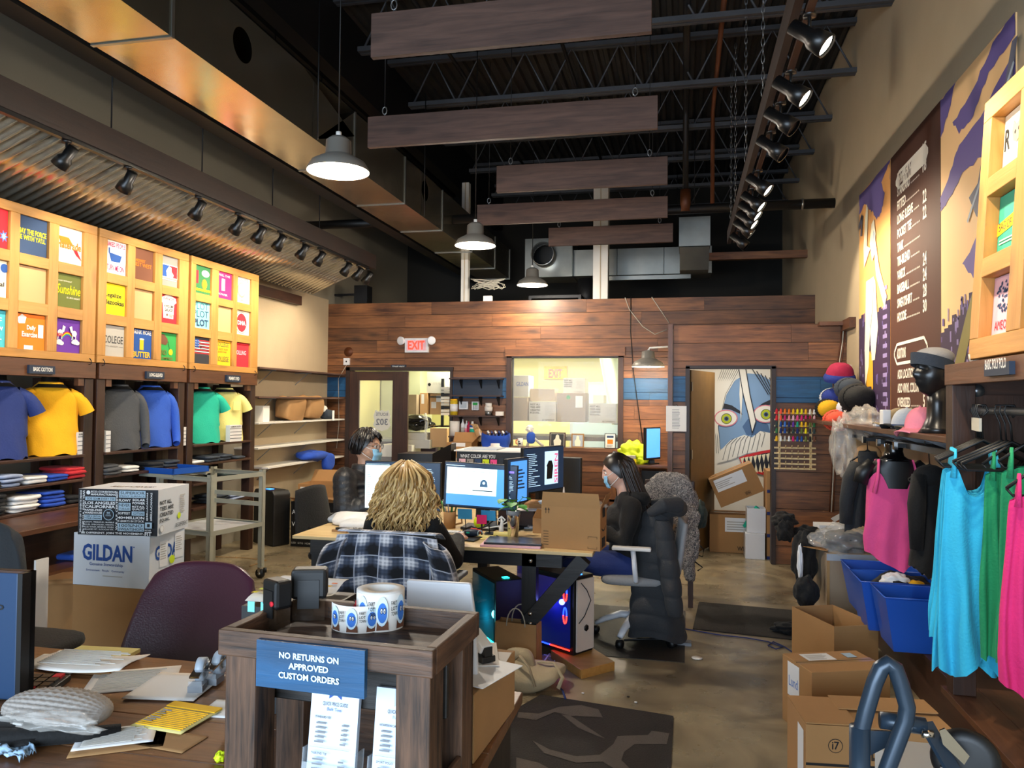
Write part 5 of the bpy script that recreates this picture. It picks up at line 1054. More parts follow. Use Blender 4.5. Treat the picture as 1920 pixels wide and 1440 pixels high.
# mannequin head in profile
def head_form(T,mt,par,hair=None):
    """generic head: local -y is the face, z=0 chin level base of neck below"""
    def f(u,v):
        t = 2*pi*u; p = pi*v; x = .076*math.sin(p)*math.cos(t); y = .098*math.sin(p)*math.sin(t); z = .118*math.cos(p)
        if y < 0:                      # face side
            fr = -math.sin(t)*math.sin(p); nx = x/.076
            y += .012*fr*(z < -.02)*0
            nose = math.exp(-((x)/.014)**2)*(math.exp(-((z+.022)/.022)**2)*1.0+.55*math.exp(-((z-.008)/.02)**2)); y -= .024*nose*(fr > .3)
            y += .012*math.exp(-((abs(x)-.031)/.017)**2-((z-.012)/.014)**2)   # eye sockets
            y -= .007*math.exp(-((z-.034)/.012)**2)*math.exp(-(x/.05)**2)     # brow
            y -= .010*math.exp(-(x/.022)**2)*(math.exp(-((z+.056)/.007)**2)+math.exp(-((z+.069)/.008)**2)) # lips
            y -= .012*math.exp(-(x/.026)**2-((z+.097)/.014)**2)               # chin
        if z < -.03: k = 1-.28*min(1,(-.03-z)/.09); x *= k; y = y*(1-.12*min(1,(-.03-z)/.09)) - .012*min(1,(-.03-z)/.09)
        return (x,y,z+.118)
    return f
def facehead(q,T0,mt):
    q2 = MB(q.T @ T0); f = head_form(None,None,None); q2.grid(f,56,44,mt,cu=True)
    for s_ in (-1,1): q2.ell((s_*.077,.008,.118),(.009,.018,.031),mt,10,6,Matrix.Rotation(.15*s_,3,'Z'))
    q.v += q2.v if 0 else []
    o = len(q.v); q.v += q2.v; i = q.m(mt)
    for f_,s_ in zip(q2.f,q2.sm): q.f.append([a+o for a in f_]); q.mi.append(i); q.sm.append(True)
c = PX(1775,735,1.36); hy = 4.46
T = loc4(1.30,hy,1.506,math.radians(-72))
r = thing('mannequin_head','glossy black mannequin head in profile wearing a navy headband','mannequin',(1.30,hy,1.506))
mat('head_black','1a1a1b',.28)
q = MB(T); facehead(q,Matrix.Translation((0,-.01,.19)) @ Matrix.Rotation(math.radians(-8),4,'X') @ Matrix.Scale(1.06,4),'head_black'); q.lathe([(.095,0),(.075,.03),(.055,.08),(.052,.15),(.055,.24)],(0,.02,0),'head_black',24,cap=True); q.build('bust',r)
MB(T).grid(lambda u,v: (.088*math.cos(2*pi*u),.110*math.sin(2*pi*u)-.01,.335+.062*v-.03*math.sin(2*pi*u)),32,5,'tee_slate',cu=True).build('headband',r)
MB(T).ell((0,.0,.40),(.085,.105,.055),'grey_knit',20,10).build('grey_cap',r)
q = MB(); q.prism([(1.5,4.75,1.506),(1.5,4.45,1.506),(1.5,4.5,1.92)],(.02,0,.0),'m_olive') ; solo(q,'cardboard_wedge','olive tan cardboard triangle standing behind the mannequin head','cardboard')
# ================================================================ BACK WALL FITTINGS
mat('exit_red','ff2a1a',.5,emit=2.2)
c = PY(783,648,YB); r = thing('exit_sign','lit red and white EXIT sign with two emergency lamp heads','exit sign',(c.x,YB-.05,c.z-.1))
q = MB(); q.box(c.x-.17,c.x+.17,YB-.055,YB,c.z-.1,c.z+.1,'light_plastic'); s = Surf(q,(c.x-.17,YB-.055,c.z-.1),(1,0,0),(0,0,1),.34,.2); s.rect(.08,.14,.92,.86,'p_pink'); s.text('EXIT',.14,.2,.86,.82,'exit_red',.03); q.build('sign_body',r,bevel=.004)
for sx in (-1,1): MB().lathe([(.03,0),(.055,.03),(.06,.07),(.05,.075),(0,.07)],(c.x+sx*.21,YB-.01,c.z+.07),'light_plastic',16,(sx*.3,-1,-.1)).build('lamp_head',r)
a = PY(735,684,YB); c = PY(762,694,YB); q = MB(); q.box(a.x,c.x,YB-.03,YB,c.z,a.z,'navy'); s = Surf(q,(a.x,YB-.03,c.z),(1,0,0),(0,0,1),c.x-a.x,a.z-c.z); s.text('TOWIS ONLY',.08,.2,.92,.82,'white',.02); solo(q,'door_sign','small black sign with white letters above the glazed door','sign')
c = PY(651,678,YB); q = MB(); q.box(c.x-.045,c.x+.045,YB-.03,YB,c.z-.05,c.z+.05,'light_plastic'); q.ell((c.x,YB-.032,c.z),(.012,.004,.012),'black'); q.tube([(c.x,YB-.02,c.z-.05),(c.x-.12,YB-.03,c.z-.25),(c.x-.10,YB-.03,c.z-.9),(c.x-.13,YB-.03,c.z-1.25)],.004,'rope',5); q.cyl((c.x+.02,YB-.005,c.z+.14),(c.x+.02,YB,c.z+.14),.07,'rust_pipe'); solo(q,'camera','small white wall camera with a long thin cable, left of the glazed door','camera')
for k,(z,lab) in enumerate(((1.965,'top'),(1.73,'second'),(1.455,'third'),(1.17,'lowest'))):
    r = thing('wall_shelf',f'dark wall shelf between glazed door and window, {lab} of four','shelf',(-2.75,YB-.1,z),0,'dark shelves beside the glazed door'); MB().box(-3.13,-2.40,YB-.2,YB,z-.018,z,'dark_wood_x').build('board',r)
    for x in (-3.0,-2.72,-2.47): MB().prism([(x,YB,z-.018),(x,YB-.16,z-.018),(x,YB-.16,z-.03),(x,YB-.02,z-.14),(x,YB,z-.14)],(.012,0,0),'black').build('bracket',r)
solo(MB().box(-3.12,-2.42,YB-.012,YB-.002,1.73,1.965,'navy_plank'),'navy_panel','dark navy painted board between the two upper shelves','board')
zs = 1.456
mat('wipes','d8b428',.5)
def item(name,lab,cat,px,y,z,fn,group=None):
    c = PY(px,780,y); q = MB(loc4(c.x,y,z)); fn(q); return solo(q,name,lab,cat,group)
item('wipes_tub','yellow cylinder of cleaning wipes on the third shelf','tub',851,YB-.1,zs,lambda q: (q.cyl((0,0,0),(0,0,.2),.052,'wipes',n=20),q.cyl((0,0,.2),(0,0,.22),.05,'sun',n=20),q.cyl((0,0,.05),(0,0,.15),.053,'label_white',n=20)))
c = PY(870,760,YB); q = MB(); q.box(c.x-.065,c.x+.065,YB-.03,YB,c.z-.055,c.z+.055,'light_plastic').box(c.x-.045,c.x+.045,YB-.033,YB-.03,c.z-.035,c.z+.035,'m_face'); solo(q,'thermostat','white thermostat with grey display on the wood wall','thermostat',bevel=.004)
c = PY(892,761,YB); q = MB(); q.box(c.x-.05,c.x+.05,YB-.03,YB,c.z-.06,c.z+.06,'light_plastic').box(c.x-.035,c.x+.035,YB-.033,YB-.03,c.z+.01,c.z+.045,'p_green')
for i in range(12): q.box(c.x-.033+.025*(i % 3),c.x-.015+.025*(i % 3),YB-.034,YB-.03,c.z-.048+.015*(i//3),c.z-.038+.015*(i//3),'grey_plastic')
solo(q,'alarm_keypad','white alarm keypad with a green display on the wood wall','keypad',bevel=.004)
item('jar','short stack of cream and silver jars on the third shelf','jar',916,YB-.1,zs,lambda q: (q.cyl((0,0,0),(0,0,.06),.045,'steel',n=18),q.cyl((0,0,.06),(0,0,.12),.055,'paper',n=18),q.cyl((0,0,.12),(0,0,.17),.045,'paper',n=18)))
item('small_box','small cream box at the right end of the third shelf','box',937,YB-.1,zs,lambda q: q.box(-.05,.05,-.04,.04,0,.055,'paper'))
zs = 1.171
item('paper_roll','large white paper towel roll on the lowest shelf','paper roll',853,YB-.1,zs,lambda q: q.lathe([(.02,0),(.068,0),(.068,.20),(.02,.20)],(0,0,0),'paper',22))
def bottle(q,m1,m2,h=.2,r_=.027): q.lathe([(0,0),(r_,0),(r_,h*.7),(r_*.4,h*.85),(r_*.35,h),(0,h)],(0,0,0),m1,16); q.cyl((0,0,h*.2),(0,0,h*.5),r_*1.02,m2,n=16)
gb = 'bottles on the lowest dark shelf'
item('bottle','white spray bottle next to the paper towel roll','bottle',868,YB-.1,zs,lambda q: bottle(q,'light_plastic','p_lgrey',.23),gb); item('bottle','narrow pink topped bottle on the lowest shelf','bottle',875,YB-.08,zs,lambda q: bottle(q,'light_plastic','cap_pink',.21),gb)
item('bottle','dark red bottle on the lowest shelf','bottle',879,YB-.12,zs,lambda q: bottle(q,'crimson','crimson',.2),gb); item('bottle','blue and green labelled bottle on the lowest shelf','bottle',886,YB-.12,zs,lambda q: (bottle(q,'label_white','tee_teal',.2,.04),q.cyl((0,0,.12),(0,0,.15),.041,'p_blue')),gb)
# sideboard under those shelves
r = thing('work_counter','light wood counter against the back wall left of the window','counter',(-2.7,9.8,0))
MB().box(-3.3,-1.95,9.45,YB-.05,.87,.90,'ply_x').build('top',r); MB().box(-3.25,-2.0,9.5,YB-.06,.1,.87,'black').build('cabinet',r)
zc = .90
carton(loc4(*PY(838,800,9.75).xy,zc,0),.34,.3,.2,'open brown box on the back counter with a white label',front=lambda s: s.rect(.2,.75,.75,1,'label_white'),opened=True,flaps=(None,.8,1.2,None))
T = loc4(PY(930,800,9.85).x,9.85,zc); r = thing('blue_bag','tall royal blue plastic bag standing on the back counter','bag',tuple(T.to_translation()))
q = MB(T); q.grid(lambda u,v: ((.17+.02*v)*sgp(math.cos(2*pi*u),.6)+.01*math.sin(9*v+20*u),.1*sgp(math.sin(2*pi*u),.6)+.01*math.sin(12*v+9*u),.32*v+.02*math.sin(14*u)*v),40,10,'tee_royal',cu=True); q.build('bag_body',r)
for i in range(6): MB(T).tube([(-.08+.04*i,0,.2),(-.10+.05*i,-.04,.36),(-.08+.05*i,-.06,.33)],.014,('label_white','tee_navy')[i % 2],6).build('tissue',r)
item('glove','tan leather work glove sticking out beside the blue bag','glove',899,9.9,zc,lambda q: (sq(q,(0,0,.3),(.05,.02,.09),'tape',.6,.6,R=Matrix.Rotation(-.4,3,'Y')),*[q.tube([(-.03+.02*k-.03,0,.36),(-.05+.02*k-.04,0,.43),(-.07+.02*k-.05,0,.44)],.011,'tape',8) for k in range(4)],q.tube([(.05,0,.2),(.05,0,0)],.02,'tape')))
item('plastic_container','translucent white container in front of the blue bag','container',929,9.6,zc,lambda q: (q.lathe([(0,0),(.10,0),(.11,.1),(.105,.16),(.06,.18),(.06,.21),(0,.21)],(0,0,0),'paper',8)))
item('tape_roll','bright green roll of tape at the end of the back counter','tape roll',955,9.65,zc,lambda q: (q.cyl((0,0,0),(0,0,.065),.07,'dot_green',n=24),q.cyl((0,0,.02),(0,0,.045),.071,'p_green',n=24)))
item('folded_card','white folded card standing on the back counter','card',906,9.5,zc,lambda q: (q.prism([(-.05,0,0),(-.02,0,.12),(0,0,.12),(.0,.0,.06)],(0,.01,0),'white'),q.prism([(-.02,0,.12),(.05,0,0),(.09,0,0),(.01,0,.12)],(0,.01,0),'white')))
item('grey_sheets','grey plastic sheets lying flat on the back counter','sheets',880,9.5,zc,lambda q: (q.box(-.16,.12,-.04,.25,0,.02,'m_face'),q.box(-.1,.1,-.02,.2,.021,.035,'paper')))
# right of the window: shelf desk, neon bag, blue screen, paper sheet
r = thing('corner_desk','small wooden corner desk between window and store room','desk',(-.5,9.9,0))
MB().box(-.95,-.17,9.55,YB-.05,.86,.885,'walnut_x').build('top',r); MB().box(-.88,-.80,9.6,9.7,0,.86,'plank_z').build('leg',r); MB().box(-.62,-.52,9.6,9.7,.5,.86,'plank_z').build('leg',r); MB().box(-.95,-.17,9.6,YB-.05,.42,.45,'walnut_x').build('lower_shelf',r); MB().box(-.5,-.2,9.8,10.1,.45,.80,'black').build('printer_box',r)
cloth('neon','dcf01c',.5)
item('neon_bag','neon yellow crumpled bag on the corner desk','bag',1188,9.8,.885,lambda q: (crumple(q,(0,0,.12),(.17,.12,.15),'neon',4,.45),crumple(q,(.1,-.05,.05),(.09,.08,.07),'neon',9,.4)))
item('green_box','pale box with a lime green note in front of the neon bag','box',1183,9.62,.885,lambda q: (q.box(-.1,.06,0,.12,0,.11,'p_lgrey'),q.box(-.03,.07,-.006,0,0,.07,'p_yellow')))
item('camera_bag','small black device on the corner desk beside the screen','device',1210,9.85,.885,lambda q: (sq(q,(0,0,.12),(.1,.07,.12),'black',.7,.7,nz=.03),q.box(-.05,.12,-.1,.02,0,.05,'black')))
mat('screen_blue','4a90e0',.3,emit=1.0)
c = PY(1228,812,9.7); T = loc4(c.x-.02,9.75,.885,math.radians(58)); r = thing('monitor','upright monitor seen at an angle with a plain blue screen, on the corner desk','monitor',tuple(T.to_translation()))
MB(T).box(-.16,.16,0,.04,.06,.46,'black').build('casing',r,bevel=.004); MB(T).box(-.145,.145,-.002,0,.085,.445,'screen_blue').build('screen',r); MB(T).box(-.1,.1,-.02,.12,0,.015,'black').box(-.03,.03,.04,.06,0,.3,'black').build('stand',r)
q = MB(); q.tube([(-.3,9.7,.7),(-.22,9.68,.62),(-.26,9.66,.5),(-.2,9.7,.35),(-.3,9.68,.2)],.006,'black',5); q.tube([(-.28,9.7,.65),(-.2,9.66,.55),(-.3,9.66,.45)],.006,'black',5); solo(q,'cable','dangling black cables below the corner desk','cable')
a = PY(1249,761,YD-.02); c = PY(1287,809,YD-.02); q = MB(); q.box(a.x,c.x,YD-.035,YD-.03,c.z,a.z,'white'); s = Surf(q,(a.x,YD-.035,c.z),(1,0,0),(0,0,1),c.x-a.x,a.z-c.z); s.lines(.3,.12,.7,.9,14,'grey_plastic',.3); q.cyl(((a.x+c.x)/2,YD-.045,a.z+.01),((a.x+c.x)/2,YD-.02,a.z+.01),.008,'chrome',n=8); solo(q,'notice_sheet','white sheet of paper pinned beside the store room door','paper')
# window sill things
zw = WINZ0; yw = YB-.04
item('mug','white mug with a face drawing on the window sill','mug',976,yw,zw,lambda q: (q.lathe([(0,0),(.035,0),(.037,.11),(.033,.11),(.03,.02)],(0,0,0),'white',20),q.tube([(-.035,0,.09),(-.06,0,.08),(-.06,0,.04),(-.035,0,.03)],.006,'p_red',8),q.box(-.015,.015,-.039,-.036,.03,.05,'ink'),q.box(-.02,.0,-.039,-.036,.06,.075,'ink')))
item('figurine','small figurine with white curls and blue body leaning on the sill','figurine',996,yw,zw,lambda q: (crumple(q,(-.02,0,.24),(.05,.04,.05),'white',3,.4),sq(q,(0,0,.12),(.06,.04,.08),'tee_blue',.7,.7),q.tube([(.04,0,.12),(.12,-.01,.05),(.17,-.01,.01)],.018,'p_lgrey',8),q.tube([(-.04,0,.05),(-.05,0,0)],.018,'p_lgrey',8)))
def pic(px,w_,h_,mt,art,lab,z=zw,tilt=.08):
    c = PY(px,820,yw-.02); q = MB(loc4(c.x,yw-.02,z,0,-tilt)); q.box(-w_/2,w_/2,0,.02,0,h_,mt); s = Surf(q,(-w_/2,0,0),(1,0,0),(0,0,1),w_,h_); art(s); solo(q,'picture_frame',lab,'picture frame')
def yeti(s,f=.2): s.rect(.1,.1,.9,.9,f if isinstance(f,str) else 'p_char'); s.poly([(.3,.12),(.26,.45),(.38,.6),(.4,.8),(.5,.86),(.6,.8),(.62,.6),(.74,.45),(.7,.12)],'m_fur')
pic(1045,.22,.2,'dark_wood_z',lambda s: (s.rect(.08,.08,.92,.92,'m_fur'),yeti(s)),'dark framed picture of a furry white figure on the sill')
pic(1083,.17,.19,'kraft',lambda s: yeti(s,'m_face'),'unframed picture of a furry white figure on the sill')
pic(1144,.15,.2,'black',lambda s: (s.rect(.07,.05,.93,.95,'white'),s.rect(.2,.7,.8,.85,'p_navy'),s.rect(.25,.3,.75,.6,'p_orange'),s.lines(.2,.1,.8,.28,3,'p_grey')),'black framed white certificate on the right of the sill')
# thread rack
r = thing('thread_rack','pale wooden thread rack on the wall right of the store room','rack',(1.14,YD-.05,.95))
xs0,xs1 = .93,1.34; zz_ = [1.555,1.445,1.335,1.225,1.115,1.03,.955,.88,.82][:9]
a = PY(1452,757,YD-.05); c = PY(1530,880,YD-.05); rows_py = [778,795,812,828,842,857,867,876]
rows_z = [PY(1490,p,YD-.05).z for p in (775,787,799,811,826,840,850,860,870,879)]
for z in rows_z: MB().box(a.x,c.x,YD-.05,YD-.02,z-.008,z+.008,'ply_x').build('peg_bar',r)
for x in (a.x+.04,c.x-.06): MB().box(x,x+.025,YD-.03,YD-.005,rows_z[-1]-.01,rows_z[0]+.02,'ply_z').build('upright',r)
cols_ = ['p_red','coral','p_orange','p_orange','p_gold','p_yellow','p_yellow','p_gold','p_cream','p_white','p_red','coral','p_magenta','cap_pink','p_pink','pink','hot_pink','p_magenta','crimson','p_pink','tee_dgreen','p_blue','p_skyb','tee_navy','p_purple','tee_teal','p_gold','p_gold','p_olive','p_dgreen','p_dgreen','tee_navy','p_blue','ink','tee_dgreen','tee_navy','p_olive','p_yellow','tee_slate','tee_dgreen','p_gold','p_white','p_lgrey','p_white','hot_pink','p_blue','p_blue','p_olive','ink','p_brown']
cn = dict(p_red='red',coral='coral',p_orange='orange',p_gold='gold',p_yellow='yellow',p_cream='cream',p_white='white',p_magenta='magenta',cap_pink='light pink',p_pink='pale pink',pink='pink',hot_pink='hot pink',crimson='crimson',tee_dgreen='dark green',p_blue='blue',p_skyb='sky blue',tee_navy='navy',p_purple='purple',tee_teal='teal',p_olive='olive',p_dgreen='green',ink='black',tee_slate='slate',p_lgrey='grey',p_brown='brown')
rn_ = ['top row','second row','third row','fourth row','fifth row']; cnn = ['first','second','third','fourth','fifth','sixth','seventh','eighth','ninth','last']
for i in range(50):
    rr,cc = divmod(i,10); x = a.x+.02+(c.x-a.x-.04)*cc/9; z = rows_z[rr]; mt = cols_[i]; q = MB(); y = YD-.062; ax_ = (0,-.35,1)
    q.lathe([(0,0),(.015,0),(.015,.005),(.0125,.008),(.011,.042),(.007,.047),(.005,.054),(0,.054)],(x,y,z-.004),mt,10,ax_); solo(q,'thread_spool',f'{cn[mt]} thread spool, {rn_[rr]} of the rack, {cnn[cc]} from the left','thread spool','thread spools on the wooden rack')
for z in rows_z[5:]:
    for k in range(6): MB().cyl((a.x+.05+.06*k,YD-.05,z),(a.x+.05+.06*k,YD-.075,z+.03),.004,'ply_x',n=6).build('peg',r)
# ================================================================ WORKROOM (behind window and door)
r = thing('storage_shelving','black metal shelving full of boxes in the workroom behind the window','shelf',(-1.6,11.5,0))
for z in (1.15,.35): MB().box(-2.6,-.5,11.1,11.9,z-.06,z,'black').build('shelf',r)
for x in (-2.6,-.52): MB().box(x,x+.05,11.1,11.15,0,1.2,'black').build('post',r)
def wbox(px0,px1,py0,py1,y,mt,lab,art=None,d=.4):
    a = PY(px0,py1,y); c = PY(px1,py0,y); carton(loc4(a.x,y,a.z),c.x-a.x,d,c.z-a.z,lab,m1=mt,front=art,tape=False,group='boxes behind the window')
def notall(s,k=.8):
    for i,t_ in enumerate(('NOT ALL','TEES ARE','CREATED','EQUAL.')): s.text(t_,.04,.8-.14*i,.42,.9-.14*i,'ink',.03)
    s.lines(.6,.3,.95,.85,8,'p_lgrey'); s.text('BE DIFFERENT',.5,.04,.96,.12,'ink',0)
mat('box_white','c8c4bc',.7); mat('box_grey','a08c74',.8)
wbox(962,991,704,744,11.2,'box_white','white box with blue letters at the top left behind the window',lambda s: s.text('GILDAN',.2,.5,1.0,.7,'gildan_blue',.02)); wbox(962,989,745,789,11.2,'box_grey','plain brown box at the lower left behind the window')
wbox(992,1042,753,790,11.2,'box_white','white box with slogan lettering, lower row behind the window',notall); wbox(994,1040,729,752,11.3,'box_grey','plain box upon the slogan box behind the window')
wbox(1044,1098,737,791,11.25,'box_grey','large brown box with green dot behind the window',lambda s: (s.circ(.4,.85,.07,'p_green'),s.rect(.65,.5,.9,.9,'label_white'))); wbox(1056,1097,709,737,11.3,'box_white','white slogan box on top of the brown box behind the window',notall)
wbox(1104,1156,757,793,11.2,'box_white','white slogan box at the right behind the window',notall); wbox(1112,1132,741,756,11.4,'box_white','small pale box on the right slogan box behind the window')
# plastic sheet hanging in the workroom, exit sign reflection modelled as a sign
mat('sheet','c4ceb4',.3,bump=.6,bscale=6,var=.1)
a = PY(1095,672,12.2); c = PY(1158,780,12.2); q = MB(); q.grid(lambda u,v: (a.x+.25*v+(c.x-a.x)*u+.2,12.2+.05*math.sin(14*u)+.04*noise.noise(Vector((u*4,v*4,1))),2.6-1.3*v),30,20,'sheet'); solo(q,'plastic_sheet','pale green translucent sheet hanging behind the window at the right','sheet',solid=.004)
c = PY(1042,700,13.28); q = MB(); q.box(c.x-.2,c.x+.2,13.24,13.3,c.z-.1,c.z+.12,'sun'); s = Surf(q,(c.x-.12,13.24,c.z-.08),(1,0,0),(0,0,1),.24,.15); s.text('EXIT',.0,.0,1,1,'exit_red',.03); solo(q,'exit_sign','reflection of a red exit sign, modelled as a sign behind the window','exit sign')
mat('tube_light','fff8dc',.5,emit=6); q = MB(); q.box(-2.3,-.9,11.0,11.12,2.56,2.6,'tube_light'); solo(q,'tube_lamp','bright strip light at the top of the window','lamp')
q = MB(); q.box(-1.9,-1.0,13.2,13.28,0,2.0,'m_face').box(-1.85,-1.05,13.19,13.2,.05,1.95,'pale_blue'); solo(q,'grey_cabinet','pale blue grey door on the far wall of the workroom','cabinet')
# seen through the door: cabinets, shelving, black bag, boxes
mat('cab_white','c9cdb0',.5)
r = thing('tall_cabinet','pale tall cabinet with handle seen through the glazed door','cabinet',(-4.9,12.2,0)); MB().box(-5.02,-4.3,12.3,12.9,.05,2.3,'cab_white').build('carcass',r)
for x in (-5.0,-4.65): MB().box(x+.005,x+.34,12.28,12.3,1.2,2.28,'cab_white').build('door',r)
for x in (-4.7,-4.62): MB().box(x,x+.015,12.26,12.28,1.5,1.7,'chrome').build('handle',r)
r = thing('work_table','dark workroom table with stacked goods seen through the door','table',(-4,11.6,0)); MB().box(-4.9,-3.7,11.4,12.1,1.0,1.04,'m_face').build('top',r); MB().box(-4.88,-3.75,11.45,12.05,.1,1.0,'m_dpurple').build('base',r)
r = thing('supply_shelving','black shelving with cardboard boxes right behind the open doorway','shelf',(-3.5,12,0))
for x in (-3.72,-2.75): MB().box(x,x+.04,11.6,11.64,0,2.0,'black').build('post',r)
for z in (1.25,1.72): MB().box(-3.9,-2.7,11.6,12.1,z-.02,z,'black').build('shelf',r)
wl = [(800,842,697,737,11.65,'box_white','large white box with green print at the top of the doorway shelving',lambda s: (s.circ(.12,.4,.07,'ink'),s.text('DTF FILM',.3,.4,.7,.5,'p_lgrey'))),(757,781,740,777,11.5,'box_grey','brown box left of the black post in the doorway',None),(787,801,737,777,11.62,'mirror_tan','tall tan box right of the black post in the doorway',lambda s: s.rect(.2,.5,.6,.95,'label_white')),(806,830,738,777,11.7,'mirror_tan','tan box with taped labels in the doorway',lambda s: (s.rect(.1,.3,.5,.6,'label_white'),s.rect(.5,.6,.9,.9,'label_white')))]
for a in wl: wbox(*a[:7],art=a[7])
for i in range(9):
    c = PY(836,728+6*i,11.3); q = MB(); q.box(c.x-.08,c.x+.1,11.3,11.6,c.z-.022,c.z+.018,('paper','box_white','black','paper')[i % 4]); solo(q,'document_tray','stacked paper bundle at the right of the doorway, ' + ['topmost','second','third','fourth','fifth','sixth','seventh','eighth','lowest'][i],'papers','paper bundles in the doorway')
q = MB(); c = PY(780,793,10.95); crumple(q,(c.x,10.95,c.z),(.26,.2,.11),'black_gloss',5,.25); solo(q,'black_bag','shiny black plastic bag lying on white boxes in the doorway','bag')
wbox(753,800,812,824,10.8,'box_white','flat white strapped box under the black bag',None); wbox(753,806,825,840,10.75,'box_white','second flat white box under the black bag',None); wbox(712,772,835,856,10.6,'paper','long cream box at the bottom of the doorway',None)
wbox(806,838,803,838,10.85,'mirror_tan','grey tan bin beside the twisted bag in the doorway',None)
q = MB(); c = PY(799,800,10.8); q.tube([(c.x-.02,10.8,c.z+.2),(c.x+.01,10.8,c.z+.05),(c.x-.01,10.8,c.z-.1),(c.x+.02,10.8,c.z-.3)],[.02,.03,.02,.03],'clear_plastic',8); solo(q,'twisted_bag','twisted clear plastic hanging in the doorway','bag')
# ================================================================ STORE ROOM behind the open door: mural and boxes
for nm,c in dict(y_blue='7d9fc4',y_dblue='4a6a94',y_hair='ece8dc',y_line='1a1c28',y_eye='b4c020',y_red='d02428',y_tooth='f0e4c0',y_pinkline='d88090').items(): mat(nm,c,.6)
x0_,x1_ = .05,1.35; z0_,z1_ = .05,2.35; ym = 10.12; q = MB(); q.box(x0_,x1_,ym,ym+.03,z0_,z1_,'y_hair')
s = Surf(q,(x0_,ym,z0_),(1,0,0),(0,0,1),x1_-x0_,z1_-z0_)
def pp(*pts): return [((PY(px,py,ym).x-x0_)/(x1_-x0_),(PY(px,py,ym).z-z0_)/(z1_-z0_)) for px,py in pts]
s.poly(pp((1345,790),(1352,760),(1362,730),(1380,712),(1402,700),(1425,702),(1448,715),(1460,745),(1460,840),(1380,850),(1350,842)),'y_blue')
s.poly(pp((1392,800),(1402,786),(1418,782),(1440,796),(1446,815),(1400,816)),'y_dblue'); s.poly(pp((1345,765),(1352,755),(1372,760),(1390,772),(1392,778),(1370,768)),'y_line'); s.poly(pp((1412,770),(1430,756),(1460,742),(1460,750),(1432,765),(1414,777)),'y_line')
for i in range(9): # hair strands
    xx = 1322+4*i; s.poly(pp((1352+4*i,692),(1358+4*i,692),(xx+16-i,740),(xx+4-i*1.5,800),(xx-2,850),(xx-4-i,800),(xx+8-i,740)),'y_hair'); s.line(pp((1354+4*i,692),(xx+14-i,740),(xx+1-i,800),(xx-3,850)),.004,'y_line')
for (ex,ey,w_,h_) in ((1361,784,20,14),(1435,776,21,15)):
    n = 20; s.poly(pp(*[(ex+(w_+2)*math.cos(2*pi*k/n),ey+(h_+2)*math.sin(2*pi*k/n)) for k in range(n)]),'y_pinkline'); s.poly(pp(*[(ex+w_*math.cos(2*pi*k/n),ey+h_*math.sin(2*pi*k/n)) for k in range(n)]),'y_hair')
    for rr_,mm in ((10,'y_line'),(9,'y_eye'),(4.5,'y_dblue'),(3,'y_line')): s.poly(pp(*[(ex+1+rr_*math.cos(2*pi*k/n),ey+1+rr_*math.sin(2*pi*k/n)) for k in range(n)]),mm)
s.poly(pp((1345,868),(1350,845),(1370,825),(1395,815),(1410,820),(1425,808),(1445,812),(1460,820),(1460,842),(1430,845),(1400,850),(1370,862)),'y_hair')
s.poly(pp((1385,858),(1400,852),(1430,845),(1460,840),(1460,888),(1430,890),(1405,884),(1392,872)),'y_red'); s.poly(pp((1392,860),(1430,850),(1460,846),(1460,880),(1425,884),(1402,876)),'y_line')
for i in range(9): xx = 1388+8*i; s.poly(pp((xx,859-1.6*i*.8),(xx+4,872-i),(xx+7,857-1.6*i*.8)),'y_tooth'); s.k -= 1
s.k += 1
for i in range(8): xx = 1398+8*i; s.poly(pp((xx,884),(xx+3,868),(xx+7,886)),'y_tooth'); s.k -= 1
s.k += 1
s.poly(pp((1385,692),(1398,692),(1405,740),(1416,790),(1410,812),(1403,775),(1393,735)),'y_hair'); s.poly(pp((1388,692),(1392,740),(1389,790),(1386,740)),'y_hair'); s.line(pp((1398,692),(1406,740),(1417,790),(1410,812)),.008,'y_line'); s.line(pp((1385,692),(1393,740),(1403,778),(1410,812)),.008,'y_line')
for i in range(9): s.line(pp((1355+9*i,862-3*i+5*(i % 2)),(1362+9*i,835-3*i),(1375+7*i,822-1.5*i)),.004,'y_line')
for i in range(6): s.line(pp((1410+8*i,692+4*i),(1425+6*i,715+3*i),(1440+4*i,740)),.008,'y_line')
solo(q,'monster_mural','mural of a blue faced white haired monster with yellow eyes and teeth','mural')
carton(loc4(.30,8.88,0,0),.66,.35,.42,'large brown box standing on the floor behind the store room doorway',front=lambda s: (s.rect(.25,.55,.8,.92,'label_white'),s.lines(.28,.6,.7,.86,4,'p_lgrey'),s.text('WHHH BOX',.45,.06,.9,.18,'box_print')))
T = Matrix.Translation((.42,8.82,.50)) @ Matrix.Rotation(math.radians(-24),4,'Y'); carton(T,.50,.35,.33,'brown box tilted on top of another box in the store room',front=lambda s: (s.rect(.08,.5,.75,.92,'label_white'),s.lines(.1,.6,.5,.85,4,'p_lgrey'),s.text('WHH',.6,.06,.72,.2,'box_print')))
for i in range(4): carton(loc4(.88,8.60,.002+.235*i),.3,.35,.232,'brown box with a blue stripe, ' + ['lowest','second','third','top'][i] + ' of the stack at the right door edge',group='stacked boxes in the store room',front=lambda s: s.rect(0,0,1,.14,'tee_navy'),tape=False)
carton(loc4(.66,8.58,0),.20,.24,.27,'white box on the store room floor',m1='light_plastic',tape=False); carton(loc4(.68,8.62,.272),.19,.22,.26,'open pale box holding turquoise trainers',m1='light_plastic',opened=True,flaps=(None,None,None,None))
